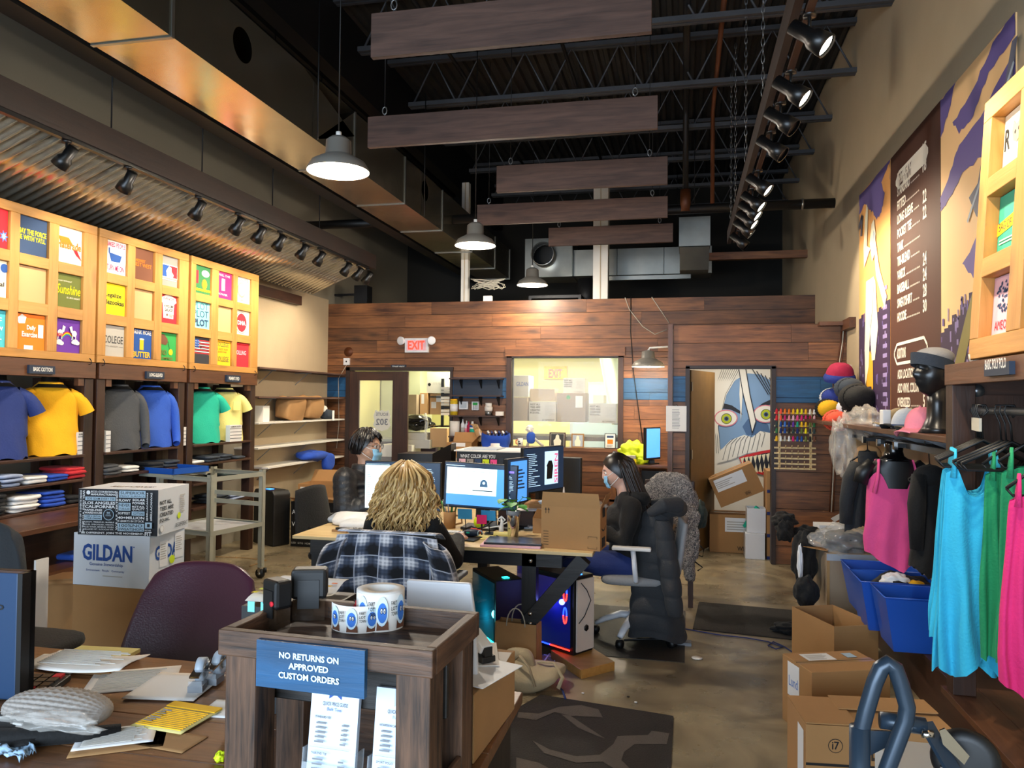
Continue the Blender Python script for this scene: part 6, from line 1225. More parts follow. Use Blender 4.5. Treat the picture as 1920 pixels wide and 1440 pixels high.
def shoe(T,mt,lab):
    r = thing('trainer',lab,'shoe',tuple(T.to_translation()),0,'turquoise trainers')
    MB(T).grid(lambda u,v: ((.035+.008*math.sin(v*pi))*math.cos(2*pi*u)*(1-.3*v*v)*1,-.13+.26*v,.045+(.045*max(0,math.sin(2*pi*u))*(1.2-.8*v)+.01*math.sin(2*pi*u))),20,14,mt,cu=True).build('upper',r); MB(T).grid(lambda u,v: (.042*math.cos(2*pi*u)*math.sin(pi*min(.97,max(.06,v)))**.4,-.135+.27*v,.02+.02*math.sin(2*pi*u)),20,14,'light_plastic',cu=True).build('sole',r)
    for k in range(4): MB(T).tube([(-.02,-.02+.03*k,.10-.012*k),(0,-.015+.03*k,.112-.012*k),(.02,-.02+.03*k,.10-.012*k)],.004,'label_white',6).build('lace',r)
shoe(loc4(.78,8.74,.38,1.4,-.9),'tee_teal','turquoise trainer leaning in the pale box, left one'); shoe(loc4(.83,8.72,.36,1.8,-1.1),'tee_teal','turquoise trainer leaning in the pale box, right one')
# ================================================================ RIGHT FLOOR: boxes, bins
lab_w = lambda s: (s.rect(.18,.55,.55,.9,'label_white'),s.lines(.22,.6,.5,.85,5,'p_lgrey'),s.rect(.72,.62,.85,.85,'pale_blue'))
def obox2(fl_,bl_,z1,w_):
    a = PZ(*fl_,z1); b2 = PZ(*bl_,z1); uy = (b2-a).normalized(); ux = Vector((uy.y,-uy.x,0)); return Matrix.Translation((a.x,a.y,0)) @ Matrix((ux,uy,(0,0,1))).transposed().to_4x4(),w_,(b2-a).length,z1
def crop(s):
    s.rect(0,.55,1,.58,'ink'); ring(s,.2,.78,.05,.045,'ink','cardboard'); s.text('i7',.175,.74,.225,.83,'ink'); s.text('INDEPENDENT',.34,.64,.98,.82,'box_print',.02); s.text('WOMENS CROP',.05,.36,.5,.48,'ink',.02); s.text('COLOR',.05,.22,.15,.28,'ink'); s.text('TOTAL',.05,.12,.15,.18,'ink')
T,w_,d_,h_ = obox2((1564,1175),(1485,1137),.31,.30); carton(T,w_,d_,h_,'open empty brown box in front of the blue bins',opened=True,flaps=(None,None,None,None))
T,w_,d_,h_ = obox2((1522,1261),(1467,1225),.34,.42); carton(T,w_,d_,h_,'closed brown box with shipping label, between the open box and the print box',top=lab_w,left=lambda s: (s.rect(.2,.45,.6,.95,'label_white'),s.text('Lund',.25,.6,.55,.75,'p_skyb',0)))
T,w_,d_,h_ = obox((1511,1358),(1792,1373),(1753,1325),.36,0); carton(T,w_,.30,h_,'brown box with black WOMENS CROP print in the lower right corner',front=crop,tape=False,left=lambda s: s.rect(.6,.3,.9,.9,'label_white'))
q = MB(T); q.box(.0,w_*.36,.0,.29,h_+.003,h_+.008,'cardboard').box(w_*.3,w_,.155,.30,h_+.009,h_+.014,'cardboard'); solo(q,'cardboard_sheet','loose brown flaps over the WOMENS CROP box','cardboard')
# tall box with plastic wrapped garments
T,w_,d_,h_ = obox((1550,1037),(1643,1040),(1640,1020),.55,0); carton(T,w_,.35,h_,'tall grey brown box standing behind the blue bins with tape on its edges',m1='box_grey',front=lambda s: (s.rect(0,.9,1,.99,'m_face'),s.rect(0,0,.06,.9,'tape'),s.rect(.62,.5,.7,.9,'m_face')),tape=False)
p = T @ Vector((w_/2,.16,h_+.06))
q = MB(); crumple(q,p+Vector((0,0,-.0)),(.15,.14,.085),'black_cloth',6,.3); solo(q,'black_garment','folded black garment inside a clear bag on the tall box','clothes')
q = MB(); crumple(q,p+Vector((-.01,0,.01)),(.20,.17,.105),'clear_plastic',12,.45); solo(q,'plastic_bag','clear plastic bag with black garment on top of the tall box','bag')
q = MB(); pl = [PZ(1497,1012,.57),PZ(1500,1024,.57),PZ(1552,1034,.56),PZ(1556,1020,.56)]; q.prism(pl,(0,0,.004),'cardboard'); solo(q,'box_flap','raised cardboard flap at the left of the tall box','cardboard')
mat('bin_blue','1450b4',.4,coat=.2)
def bin_(fl_,fr_,y,z1,z0,lab,dep=.36,name='corrugated_bin',taper=.05,lean=0):
    a = PY(*fl_,y); b2 = PY(*fr_,y); w_ = b2.x-a.x; r = thing(name,lab,'bin',(a.x,y,z0),0,'royal blue corrugated plastic bins'); x0,x1 = a.x,b2.x; z1 = a.z
    P = lambda x,yy,z: (x,yy,z)
    top = [(x0,y),(x1,y),(x1,y+dep),(x0,y+dep)]; bot = [(x0+taper,y+taper*.6),(x1-taper*.4,y+taper*.6),(x1-taper*.4,y+dep-taper*.6),(x0+taper,y+dep-taper*.6)]
    for i in range(4):
        j = (i+1) % 4; zt2 = z1 if i < 4 else z1; q = MB(); c = Vector(((x0+x1)/2,y+dep/2,0)); ip = [Vector((*top[i],z1)),Vector((*top[j],z1)),Vector((*bot[j],z0)),Vector((*bot[i],z0))]
        n_ = (ip[1]-ip[0]).cross(ip[3]-ip[0]).normalized(); n_ = n_ if n_.dot(c-ip[0]) > 0 else -n_; q.prism(ip,n_*.005,'bin_blue'); q.build('side_panel',r)
    MB().prism([(*b3,z0) for b3 in bot],(0,0,.005),'bin_blue').build('bottom_panel',r)
    q = MB(); q.tube([(*t_,z1) for t_ in top]+[(*top[0],z1)],.005,'bin_blue',6); q.build('rim',r); return r
r3 = bin_((1660,1121),(1790,1124),4.62,.5,.287,'royal blue plastic bin nearest the rack, with a white label on its side',.34)
r2 = bin_((1615,1091),(1761,1098),5.02,.5,.287,'royal blue plastic bin in the middle, holding black printed shirts',.36)
r1 = bin_((1597,1070),(1730,1075),5.41,.5,.287,'royal blue plastic bin farthest back, mostly hidden',.36)
q = MB(); c = PY(1690,1092,5.2); crumple(q,(c.x,5.2,c.z-.04),(.17,.13,.09),'black_cloth',7,.35); crumple(q,(c.x-.05,5.14,c.z+.02),(.08,.05,.045),'label_white',3,.35); crumple(q,(c.x+.06,5.12,c.z+.005),(.05,.04,.03),'sun',4,.2); solo(q,'printed_clothes','black clothes with white and yellow print piled in the middle bin','clothes')
# heap by the wall: boots, white boxes, black clothes
def soft(px,py,y,r_,mt,lab,nm='black_garment',cat='clothes',seed=1,nz=.4,z=None):
    c = PY(px,py,y); q = MB(); crumple(q,c if z is None else (c.x,c.y,z),r_,mt,seed,nz); return solo(q,nm,lab,cat)
mat('boot_tan','a4763c',.45,var=.15)
def boot(T,lab):
    r = thing('boot',lab,'boot',tuple(T.to_translation()),0,'tan leather boots'); MB(T).tube([(0,0,.03),(0,0,.1),(.0,0,.25),(.0,0,.36)],[.055,.05,.06,.07],'boot_tan',16).build('shaft',r); MB(T).ell((0,-.08,.045),(.045,.12,.045),'boot_tan').build('foot',r); MB(T).box(-.04,.04,-.18,.05,0,.012,'dark_wood_y').build('sole',r); return r
c = PZ(1470,1062,0); boot(loc4(c.x+.06,7.25,.0,.3,0,.05),'tan leather boot standing at the door edge'); boot(loc4(c.x+.27,7.15,.06,-.2,-1.2,.1),'tan leather boot lying behind the standing one')
q = MB(); q.box(1.02,1.35,7.0,7.35,.42,.44,'plank_x').box(1.05,1.09,7.05,7.1,0,.42,'plank_z').box(1.28,1.32,7.25,7.3,0,.42,'plank_z'); solo(q,'low_stool','low wooden stool under the white boxes','stool')
for i in range(3): q = MB(loc4(1.12+.01*i,6.98,.442+.062*i,.1*i-.1)); q.box(0,.24,0,.2,0,.058,'label_white').box(.15,.23,-.001,.0,.015,.03,'grey_plastic'); solo(q,'white_carton','flat white carton by the thread wall, ' + ['lowest','middle','topmost'][i] + ' of three','box','flat white cartons',bevel=.003)
q = MB(); q.prism([(1.26,6.95,.66),(1.42,6.98,.76),(1.42,7.15,.76),(1.26,7.15,.66)],(0,0,.003),'grey_plastic'); solo(q,'clear_lid','grey translucent lid resting open on the white cartons','lid')
soft(1470,975,7.05,(.10,.1,.06),'black_cloth','black draped cloth with badges left of the white cartons',seed=2); soft(1472,995,6.95,(.07,.07,.09),'black_cloth','black cloth end hanging below the badges',seed=4)
soft(1515,1000,7.0,(.12,.1,.06),'black_cloth','shiny black cloth right of the white cartons',seed=9); soft(1507,1050,6.3,(.09,.1,.2),'black_cloth','tall black garment hanging over the box edge',seed=5,nz=.3)
soft(1500,1055,6.05,(.02,.03,.12),'label_white','white ribbon like strip among the black garments','white_strip','cloth',3); soft(1482,1083,5.9,(.12,.08,.035),'black_cloth','black shoe-like garment on the floor',seed=6,z=.035); soft(1512,1110,5.75,(.08,.09,.11),'black_cloth','round black bundle beside the tall box',seed=8,nz=.2); soft(1525,1128,5.75,(.07,.06,.06),'purple_cloth','purple cloth under the black bundle','purple_garment','clothes',3,z=.055)
# ================================================================ FLOOR MATS, cables
mat('mat_dark','26221e',.9,bump=.5,bscale=120,var=.15); mat('mat_grey','57504a',.9,bump=.5,bscale=120); mat('mat_chair','2e2a24',.6,bump=.2,bscale=60)
def quad(pts,z,h,mt,name,lab,cat,extra=None):
    q = MB(); q.prism([(p[0],p[1],z) for p in pts],(0,0,h),mt)
    if extra: extra(q)
    return solo(q,name,lab,cat)
zb = [(.86,6.53),(.14,6.60),(.08,5.81),(.76,5.72)]; quad(zb,.001,.006,'mat_dark','floor_mat','dark floor mat in the walkway to the store room door','mat')
quad([(-.95,6.3),(.03,6.3),(.02,5.05),(-.62,5.05)],.001,.003,'mat_chair','chair_mat','dark chair mat under the chair with the puffer coat','mat')
def zebra(q):
    s = Surf(q,(-1.15,2.5,.0085),(1,0,0),(0,1,0),1.15,1.8)
    def W(*pts): return [((PZ(px,py,.01).x+1.15)/1.15,(PZ(px,py,.01).y-2.5)/1.8) for px,py in pts]
    for poly in ([(972,1335),(1010,1338),(1050,1325),(1090,1322),(1122,1330),(1130,1345),(1070,1342),(1040,1335),(1005,1350),(970,1345)],[(1052,1339),(1070,1342),(1100,1362),(1135,1385),(1120,1380),(1085,1365)],[(998,1388),(1030,1405),(1080,1418),(1125,1415),(1150,1395),(1158,1380),(1215,1378),(1222,1370),(1255,1375),(1250,1395),(1190,1395),(1170,1410),(1165,1425),(1180,1440),(1150,1440),(1130,1428),(1080,1430),(1020,1412)],[(968,1420),(1010,1430),(1040,1446),(968,1446)]): s.poly(W(*poly),'mat_grey'); s.k -= 1
quad([(-.77,4.29),(-.04,4.17),(-.05,2.6),(-1.1,2.6),(-1.05,3.6)],.001,.007,'mat_dark','floor_mat','black floor mat with grey branching streaks in the foreground','mat',zebra)
q = MB(); q.tube([PZ(a,b_,.006) for a,b_ in ((1238,1172),(1290,1180),(1345,1190),(1400,1196),(1440,1203),(1468,1213),(1455,1217),(1440,1210),(1450,1203),(1470,1212),(1485,1222))],.004,'tee_navy',6); solo(q,'floor_cable','blue cable running over the floor to the boxes with one loop','cable')
q = MB(); q.tube([PZ(a,b_,.008) for a,b_ in ((1170,1200),(1220,1198),(1262,1200),(1285,1204))],.006,'black',6); q.box(*(PZ(1270,1204,0).x+.0,PZ(1296,1204,0).x),5.40,5.48,0,.02,'grey_plastic'); solo(q,'power_lead','black lead ending in a grey plug on the chair mat','cable')
q = MB(); s_ = [PZ(a,b_,.004) for a,b_ in ((392,1043),(460,1046),(500,1050),(468,1062))]; [q.bar(a,b_,.02,.002,'tape') for a,b_ in zip(s_,s_[1:])]; solo(q,'floor_tape','pale tape lines on the floor beside the cart','tape')
for i,(px,py) in enumerate(((1262,1154),(1307,1234),(1178,1307),(1192,1317),(1093,1300))): c = PZ(px,py,.004); q = MB(); q.cyl(c,c+Vector((0,0,.004)),(.03,.035,.008,.008,.008)[i],('dot_green','paper','ink','paper','paper')[i],n=14); solo(q,'floor_scrap',['small lime green dot on the chair mat','pale round sticker on the floor by the mat','black dot on the bare concrete','tiny pale scrap near the black dot','tiny pale scrap at the edge of the streaked mat'][i],'scrap')
# ================================================================ DESK ISLAND
DZ = .75
r = thing('desk_island','light plywood desk island on a dark timber frame in the middle of the room','desk',(-1.5,5.6,0))
MB().box(-2.52,-1.42,4.68,5.75,DZ-.022,DZ,'ply_x').build('desktop',r,bevel=.003); MB().box(-1.415,-.52,4.6,5.15,DZ-.022,DZ,'ply_x').build('desktop',r,bevel=.003)
MB().box(-1.415,-.78,5.155,6.9,DZ-.022,DZ,'ply_y').build('desktop',r,bevel=.003); MB().box(-2.52,-1.42,5.755,6.9,DZ-.022,DZ,'ply_x').build('desktop',r,bevel=.003)
MB().box(-2.4,-.72,4.70,4.74,DZ-.12,DZ-.024,'ebony_x').build('apron',r); MB().box(-.86,-.82,4.75,6.8,DZ-.12,DZ-.024,'ebony_y').build('apron',r)
for x,y in ((-.97,4.70),(-2.4,4.72),(-2.4,6.75),(-.9,6.75),(-1.8,6.75)): MB().box(x,x+.09,y,y+.09,0,DZ-.024,'ebony_z').build('leg',r)
MB().bar((-.93,4.69,.28),(-.58,4.69,.70),.09,.09,'ebony_x').build('brace',r)
for x,z in ((-.90,.68),(-.90,.36),(-.90,.30)): MB().cyl((x,4.64,z),(x,4.62,z),.012,'chrome',n=10).build('bolt',r)
MB().tube([(-2.05,4.9,.70),(-2.2,4.78,.66),(-2.2,4.74,.58),(-2.0,4.74,.58)],.012,'black').build('cable_tray',r)
# monitors
mat('scr_white','d4ecf0',.3,emit=.8); mat('scr_blue','4a8ed8',.3,emit=.7); mat('scr_dark','16283e',.3,emit=.6); mat('scr_ink','3a5a78',.3,emit=.6); mat('scr_light','b8d8f0',.3,emit=.7); mat('scr_mag','c04a70',.3,emit=.8); mat('scr_purple','6a58c8',.3,emit=1)
def monitor(T,w_,h_,art,lab,zb,base=True):
    r = thing('monitor',lab,'monitor',tuple(T.to_translation())); MB(T).box(-w_/2,w_/2,0,.03,zb,zb+h_,'black').build('casing',r,bevel=.003)
    q = MB(T); q.box(-w_/2+.006,w_/2-.006,-.002,0,zb+.012,zb+h_-.006,'scr_dark'); s = Surf(q,(-w_/2+.006,-.002,zb+.012),(1,0,0),(0,0,1),w_-.012,h_-.018); art(s); q.build('screen',r)
    if base: MB(T).box(-.03,.03,.03,.06,.02,zb+h_*.5,'black').box(-.12,.12,-.03,.17,0,.015,'black').build('stand',r)
    return r
def bars(s,a0,a1,b0,b1,n):
    for i in range(n): b2 = b0+(b1-b0)*i/n; s.rect(a0,b2,a0+(a1-a0)*random.uniform(.3,1),b2+(b1-b0)/n*.3,'scr_light'); s.k -= 1
    s.k += 1
def scr1(s): s.rect(0,0,.70,.93,'scr_white'); [s.rect(.02+.13*k,.1,.06+.13*k,.1+.003,'scr_ink') for k in range(4)]; s.lines(.03,.15,.08,.85,16,'scr_blue',.2); s.lines(.2,.15,.27,.85,16,'scr_ink',.15); s.lines(.4,.15,.6,.75,12,'scr_blue',.15); s.rect(.34,.8,.42,.82,'scr_ink'); bars(s,.80,.95,.2,.9,20); bars(s,.02,.6,.95,.98,1)
def scr2(s):
    s.rect(.03,0.03,.85,.90,'scr_blue'); s.rect(.03,.28,.73,.90,'scr_white'); s.line([(.2,.3),(.2,.82),(.7,.82)],.003,'scr_ink')
    for i in range(4): s.circ(.36,.76-.05*i,.008,'scr_mag'); s.circ(.36,.76-.05*i,.005,'scr_white')
    s.poly([(.5,.48),(.51,.6),(.54,.65),(.57,.65),(.6,.6),(.61,.48)],'scr_ink'); s.circ(.555,.57,.02,'scr_light'); s.rect(.4,.38,.68,.4,'scr_dark'); s.lines(.42,.31,.66,.36,2,'scr_light'); s.rect(.03,.0,.9,.03,'scr_dark'); s.rect(.87,.84,.97,.89,'scr_purple'); bars(s,.87,.97,.1,.8,22); bars(s,.02,.4,.94,.98,1)
a,c = PY(683,955,5.25),PY(827,868,5.25); monitor(loc4((a.x+c.x)/2,5.25,DZ+.001),c.x-a.x,c.z-a.z,scr1,'left desk monitor showing a white document, behind the blonde person',a.z-DZ)
a,c = PY(829,952,5.22),PY(967,871,5.22); monitor(loc4((a.x+c.x)/2,5.22,DZ+.001,0,0,math.radians(2)),c.x-a.x,c.z-a.z,scr2,'right desk monitor showing a design page with a blue background',a.z-DZ)
def scr3(s):
    s.rect(.5,.12,.85,.9,'scr_light'); s.poly([(.55,.25),(.56,.55),(.54,.55),(.6,.68),(.68,.68),(.72,.55),(.69,.25)],'ink')
    vs,fs = text_mesh('SIREN',.02); s.k += 1; z = .0006*s.k; s.mb.add([s.at(.84-.09*y,.14+.70*x,z) for x,y in vs],fs,'scr_mag'); bars(s,.05,.4,.12,.9,18)
a,c = PX(980,924,-.99),PX(1028,844,-.99)
T = Matrix.Translation((-.99,(a.y+c.y)/2,DZ)) @ Matrix.Rotation(math.radians(90),4,'Z'); w3 = .56
T = Matrix.Translation((-1.02,5.75,DZ+.001)) @ Matrix.Rotation(math.radians(66),4,'Z'); monitor(T,.54,.34,scr3,'dark monitor at an angle showing a black shirt and red letters',.22)
T = Matrix.Translation((-1.13,5.33,DZ+.001)) @ Matrix.Rotation(math.radians(72),4,'Z'); monitor(T,.30,.32,lambda s: (s.rect(.1,.0,.9,.95,'scr_blue'),s.lines(.3,.3,.8,.8,6,'scr_dark')),'narrow strip of a blue screen between the two right hand monitors',.18)
a,c = PY(1024,930,6.35),PY(1080,858,6.35); T = loc4((a.x+c.x)/2,6.35,DZ+.001,math.radians(-12)); r = thing('monitor','plain black monitor seen from behind, left of the dark haired person','monitor',tuple(T.to_translation())); MB(T).box(-.17,.17,0,.05,.1,c.z-DZ,'matte_black').build('casing',r,bevel=.006); MB(T).box(-.03,.03,.05,.08,0,.3,'black').box(-.1,.1,-.05,.15,0,.012,'black').build('stand',r)
# acer carton and swatch box behind the monitors
a,c = PY(745,880,6.3),PY(836,845,6.3); q = MB(); q.prism([(a.x,6.3,DZ),(c.x-.12,6.3,DZ),(c.x-.12,6.3,c.z-.03),(a.x,6.3,c.z-.035)],(0,.3,0),'matte_black'); q.prism([(c.x-.12,6.3,DZ),(c.x,6.45,DZ),(c.x,6.45,c.z+.05),(c.x-.12,6.3,c.z-.03)],(0,.15,0),'dark_steel')
s = Surf(q,(a.x,6.3,c.z-.18),(1,0,0),(0,0,1),c.x-a.x,.14); s.text('acer',.1,.3,.26,.62,'p_grey',0); solo(q,'product_box','black box with grey acer lettering behind the left monitor','box')
a,c = PY(856,880,6.5),PY(978,849,6.5); q = MB(); q.box(a.x,c.x,6.5,6.8,DZ,c.z,'black'); s = Surf(q,(a.x,6.5,DZ),(1,0,0),(0,0,1),c.x-a.x,c.z-DZ)
for i,m_ in enumerate(('p_pink','p_grey','p_navy','dot_green','pink')): s.rect(.04+.122*i,.55,.14+.122*i,.86,m_); s.line([(.06+.122*i,.82),(.13+.122*i,.6)],.01,'ink')
s.text('WHAT COLOR ARE YOU',.06,.88,.6,.95,'label_white',.01); s.rect(.84,.5,.95,.86,'m_face'); s.rect(.66,.5,.73,.9,'tee_slate'); s.rect(.75,.5,.82,.9,'tee_slate'); solo(q,'swatch_box','black box with five colour swatches behind the right monitor','box')
q = MB(); q.box(a.x-.02,c.x+.05,6.48,7.0,c.z+.001,c.z+.012,'paper'); q.box(a.x+.05,a.x+.35,6.55,6.9,c.z+.013,c.z+.02,'m_face'); solo(q,'paper_sheets','loose pale sheets lying on top of the swatch box','paper')
# ---- desk things
def at(px,py): return PZ(px,py,DZ)
def dthing(nm,lab,cat,px,py,fn,rz=0,group=None,**k):
    c = at(px,py); q = MB(loc4(c.x,c.y,DZ+.001,rz)); fn(q); return solo(q,nm,lab,cat,group,**k)
c = at(843,990); r = thing('pencil_mug','tan patterned mug crammed with pencils, right of the blonde person','mug',(c.x,c.y,DZ)); T = loc4(c.x,c.y,DZ+.001); MB(T).lathe([(0,0),(.042,0),(.045,.115),(.04,.115),(.038,.01),(0,.01)],(0,0,0),'kraft',24).build('cup',r); MB(T).tube([(.043,0,.09),(.085,0,.085),(.09,0,.04),(.043,0,.025)],.007,'kraft',8).build('handle',r)
for i in range(12): a_ = random.random()*6.28; MB(T).tube([(.015*math.cos(a_),.015*math.sin(a_),.02),(.06*math.cos(a_),.05*math.sin(a_),.17+.03*random.random())],.0045,('p_olive','ink','label_white','p_green','grey_plastic')[i % 5],6).build('pencil',r)
for (px,py,mt,lab,w_) in ((872,965,'scr_blue','blue sticky note on a stand left of the pink note',.10),(916,968,'scr_blue','blue sticky note on a stand right of the pink note',.10)):
    c = PY(px,py,5.05); q = MB(loc4(c.x,5.05,c.z-.03,0,.15)); q.box(-w_/2,w_/2,0,.004,0,.07,'sticky' if 'sticky' in MATS else (mat('sticky','2f9ad8',.6) and 'sticky')); q.tube([(0,.004,.01),(0,.01,-.04),(.0,.02,-(c.z-.03-DZ)+.004)],.003,'black',6); q.box(-.03,.03,-.01,.04,-(c.z-.03-DZ)+.001,-(c.z-.03-DZ)+.006,'black'); solo(q,'sticky_note',lab,'note')
c = PY(903,974,5.02); q = MB(loc4(c.x,5.02,c.z-.03)); q.box(-.035,.035,0,.003,-.0,.06,'hot_pink'); q.box(-.005,.005,.003,.01,-(c.z-.03-DZ)+.002,.05,'black'); solo(q,'sticky_note','pink sticky note between the two blue notes','note')
dthing('label_disc','lime green round sticker leaning under the pink note','sticker',899,994,lambda q: q.cyl((0,0,.055),(0,-.004,.056),.042,'dot_green',n=24).box(-.03,.03,0,.02,0,.02,'black'))
dthing('speaker','small black box shaped speaker behind the lime sticker','speaker',915,985,lambda q: q.box(-.05,.04,.02,.1,0,.17,'black'))
dthing('bottle','clear sanitizer bottle with white pump left of the plant','bottle',924,992,lambda q: (q.lathe([(0,0),(.03,0),(.032,.07),(.015,.1),(.015,.12),(0,.12)],(0,0,0),'m_face',14),q.box(-.02,.02,-.012,.012,.12,.14,'label_white')))
dthing('figurine','tiny white statuette with raised arms on the desk','figurine',940,1003,lambda q: (q.tube([(0,0,0),(.0,0,.05),(.004,0,.08),(0,0,.105)],[.018,.016,.011,.007],'label_white',10),q.ell((0,0,.115),(.009,.009,.012),'label_white'),q.tube([(-.012,0,.09),(-.026,0,.10),(-.006,0,.118)],.005,'label_white',6),q.tube([(.012,0,.09),(.026,0,.10),(.006,0,.118)],.005,'label_white',6)))
c = at(962,1010); r = thing('tumbler_plant','steel travel tumbler holding a small green leafy plant','plant',(c.x,c.y,DZ)); T = loc4(c.x,c.y,DZ+.001)
MB(T).lathe([(0,0),(.033,0),(.044,.16),(.044,.18),(.040,.18),(.038,.16)],(0,0,0),'chrome',28).build('cup',r); MB(T).lathe([(.0445,.155),(.047,.158),(.047,.182),(.041,.184)],(0,0,0),'grey_plastic',28).build('rim',r)
mat('leaf','3f8a2c',.5,var=.15)
for i in range(9):
    a_ = i*2.4; h_ = .2+.02*(i % 4); R_ = .03+.016*(i % 4); p = Vector((R_*math.cos(a_),R_*math.sin(a_),h_)); q = MB(T); q.tube([(0,0,.15),p*.6+Vector((0,0,.08)),p],.002,'leaf',5)
    q.grid(lambda u,v: tuple(p+Vector((math.cos(a_),math.sin(a_),.15-.5*u))*.07*u + Vector((-math.sin(a_),math.cos(a_),0))*(v-.5)*.075*math.sin(pi*min(1,u*1.02))**.7+Vector((0,0,.012*abs(v-.5)))),8,4,'leaf'); q.build('leaf',r)
c = at(905,1025); mat('laptop_grey','8a8a8c',.25,.8)
r = thing('laptop','closed grey laptop lying on pink folders at the desk edge','laptop',(c.x,c.y,DZ)); T = loc4(-1.2,4.64,DZ+.001,math.radians(4)); MB(T).box(0,.36,0,.22,.022,.026,'laptop_grey').build('lid',r); MB(T).box(0,.36,0,.22,.013,.0215,'black').build('base',r)
q = MB(T); q.box(-.02,.355,-.02,.23,0,.012,'p_pink'); solo(q,'folder','pink paper folders beneath the grey laptop','folder')
dthing('notepad','pale yellow notepad with curled top page behind the laptop','notepad',925,1010,lambda q: (q.box(-.16,.1,-.06,.08,.027,.031,'pad_yellow') if 'pad_yellow' in MATS else (mat('pad_yellow','e2d488',.8),q.box(-.16,.1,-.06,.08,.0,.004,'pad_yellow')),q.cyl((-.02,.085,.016),(.12,.075,.016),.016,'pad_yellow',n=14)),-.05)
dthing('pen','dark pen lying across the yellow notepad','pen',932,1009,lambda q: q.cyl((-.01,.03,.01),(.03,-.03,.008),.004,'ink',n=8))
dthing('tablet','flat black tablet edge under the cable','tablet',880,1012,lambda q: q.box(-.2,.06,-.06,.09,0,.008,'black',R=Matrix.Rotation(-.12,3,'Z')))
dthing('earbud_case','navy pouch with teal logo and a curled blue cable on the tablet','pouch',885,1008,lambda q: (sq(q,(0,0,.032),(.05,.03,.022),'navy',.6,.6),q.ell((-.02,-.03,.034),(.012,.002,.007),'tee_teal'),q.tube([(.06+.018*math.cos(k),-.02,.032+.02*math.sin(k)) for k in (0,1,2,3,4)],.004,'pale_blue',6)))
dthing('keyboard','pale beige keyboard edge right of the blonde person','keyboard',848,1002,lambda q: (q.box(-.16,.07,-.03,.06,0,.012,'paper'),*[q.box(-.15+.028*i,-.13+.028*i+.005,-.02,.05,.0125,.018,'label_white') for i in range(7)]))
dthing('coral_cloth','crumpled coral pink tissue on the desk','cloth',890,1000,lambda q: crumple(q,(0,0,.015),(.05,.03,.015),'coral',3,.4))
dthing('dark_cable','tangle of black cable on the desk by the sticky notes','cable',895,1000,lambda q: (q.tube([(-.1,0,.02),(-.05,.03,.04),(0,.0,.03),(.06,-.02,.05),(.12,.03,.1)],.006,'black',6),q.tube([(.0,.02,.03),(.08,0,.04),(.16,0,.055),(.22,.03,.09)],.004,'label_white',6)))
dthing('desk_riser','dark low wooden riser behind the tumbler','riser',985,990,lambda q: q.box(-.2,.06,0,.2,0,.12,'dark_wood_x'))
dthing('paper_pile','loose white papers on the dark riser','papers',985,990,lambda q: (q.box(-.2,.12,0,.22,.1205,.124,'paper'),q.box(-.05,.2,-.02,.16,.1245,.127,'label_white',R=Matrix.Rotation(.2,3,'Z'))))
dthing('paper_clutter','heap of papers and red packets left of the online retailer box','papers',1005,990,lambda q: (q.box(-.1,.1,-.06,.1,0,.01,'m_face'),q.box(-.06,.1,-.05,.06,.0105,.02,'label_white',R=Matrix.Rotation(.4,3,'Z')),sq(q,(-.02,.08,.05),(.06,.05,.03),'crimson',.5,.5,nz=.02)))
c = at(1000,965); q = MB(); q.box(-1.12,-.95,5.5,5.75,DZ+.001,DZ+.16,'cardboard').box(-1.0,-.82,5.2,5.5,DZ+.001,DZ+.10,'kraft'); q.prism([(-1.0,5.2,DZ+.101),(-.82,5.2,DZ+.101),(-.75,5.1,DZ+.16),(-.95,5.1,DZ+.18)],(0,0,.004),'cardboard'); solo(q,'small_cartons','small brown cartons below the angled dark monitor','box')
dthing('glue_bottle','white glue bottle with pointed tip behind the big desk box','bottle',1057,962,lambda q: q.lathe([(0,0),(.04,0),(.045,.10),(.02,.13),(.012,.14),(.008,.18),(.003,.21),(0,.21)],(0,0,0),'label_white',18))
dthing('white_gadget','small white block with grey end right of the glue bottle','gadget',1075,962,lambda q: (q.box(-.03,.03,-.02,.03,0,.12,'label_white'),q.box(-.02,.02,-.021,-.02,.08,.11,'black')))
# amazon-like box
def amz(s): s.lines(.04,.08,.13,.45,6,'box_print',.2,0); s.line([(.08,.82),(.08,.93)],.012,'box_print'); s.line([(.13,.82),(.13,.93)],.012,'box_print'); s.poly([(.06,.9),(.08,.96),(.10,.9)],'box_print'); s.poly([(.11,.9),(.13,.96),(.15,.9)],'box_print'); s.line([(.8,.1),(.8,.05),(.95,.05),(.95,.1)],.006,'box_print'); s.line([(.8,.28),(.8,.33),(.95,.33),(.95,.28)],.006,'box_print')
def amzs(s): s.rect(.25,.05,.75,.28,'ink'); s.line([(.2,.5),(.4,.44),(.6,.44),(.8,.52)],.05,'ink'); s.rect(.3,.75,.7,.98,'ink')
T = loc4(-.85,4.70,DZ+.001,math.radians(-6)); wA = .37
r = carton(T,wA,.19,.26,'brown shipping box with a smile arrow standing open on the desk',front=amz,side=amzs,opened=True,flaps=(pi*.47,1.2,None,None))
q = MB(T); crumple(q,(.12,.1,.27),(.14,.08,.045),'m_face',5,.5); crumple(q,(.26,.1,.265),(.1,.07,.03),'clear_plastic',9,.5); solo(q,'packing_plastic','crumpled grey plastic packing sticking out of the shipping box','plastic')
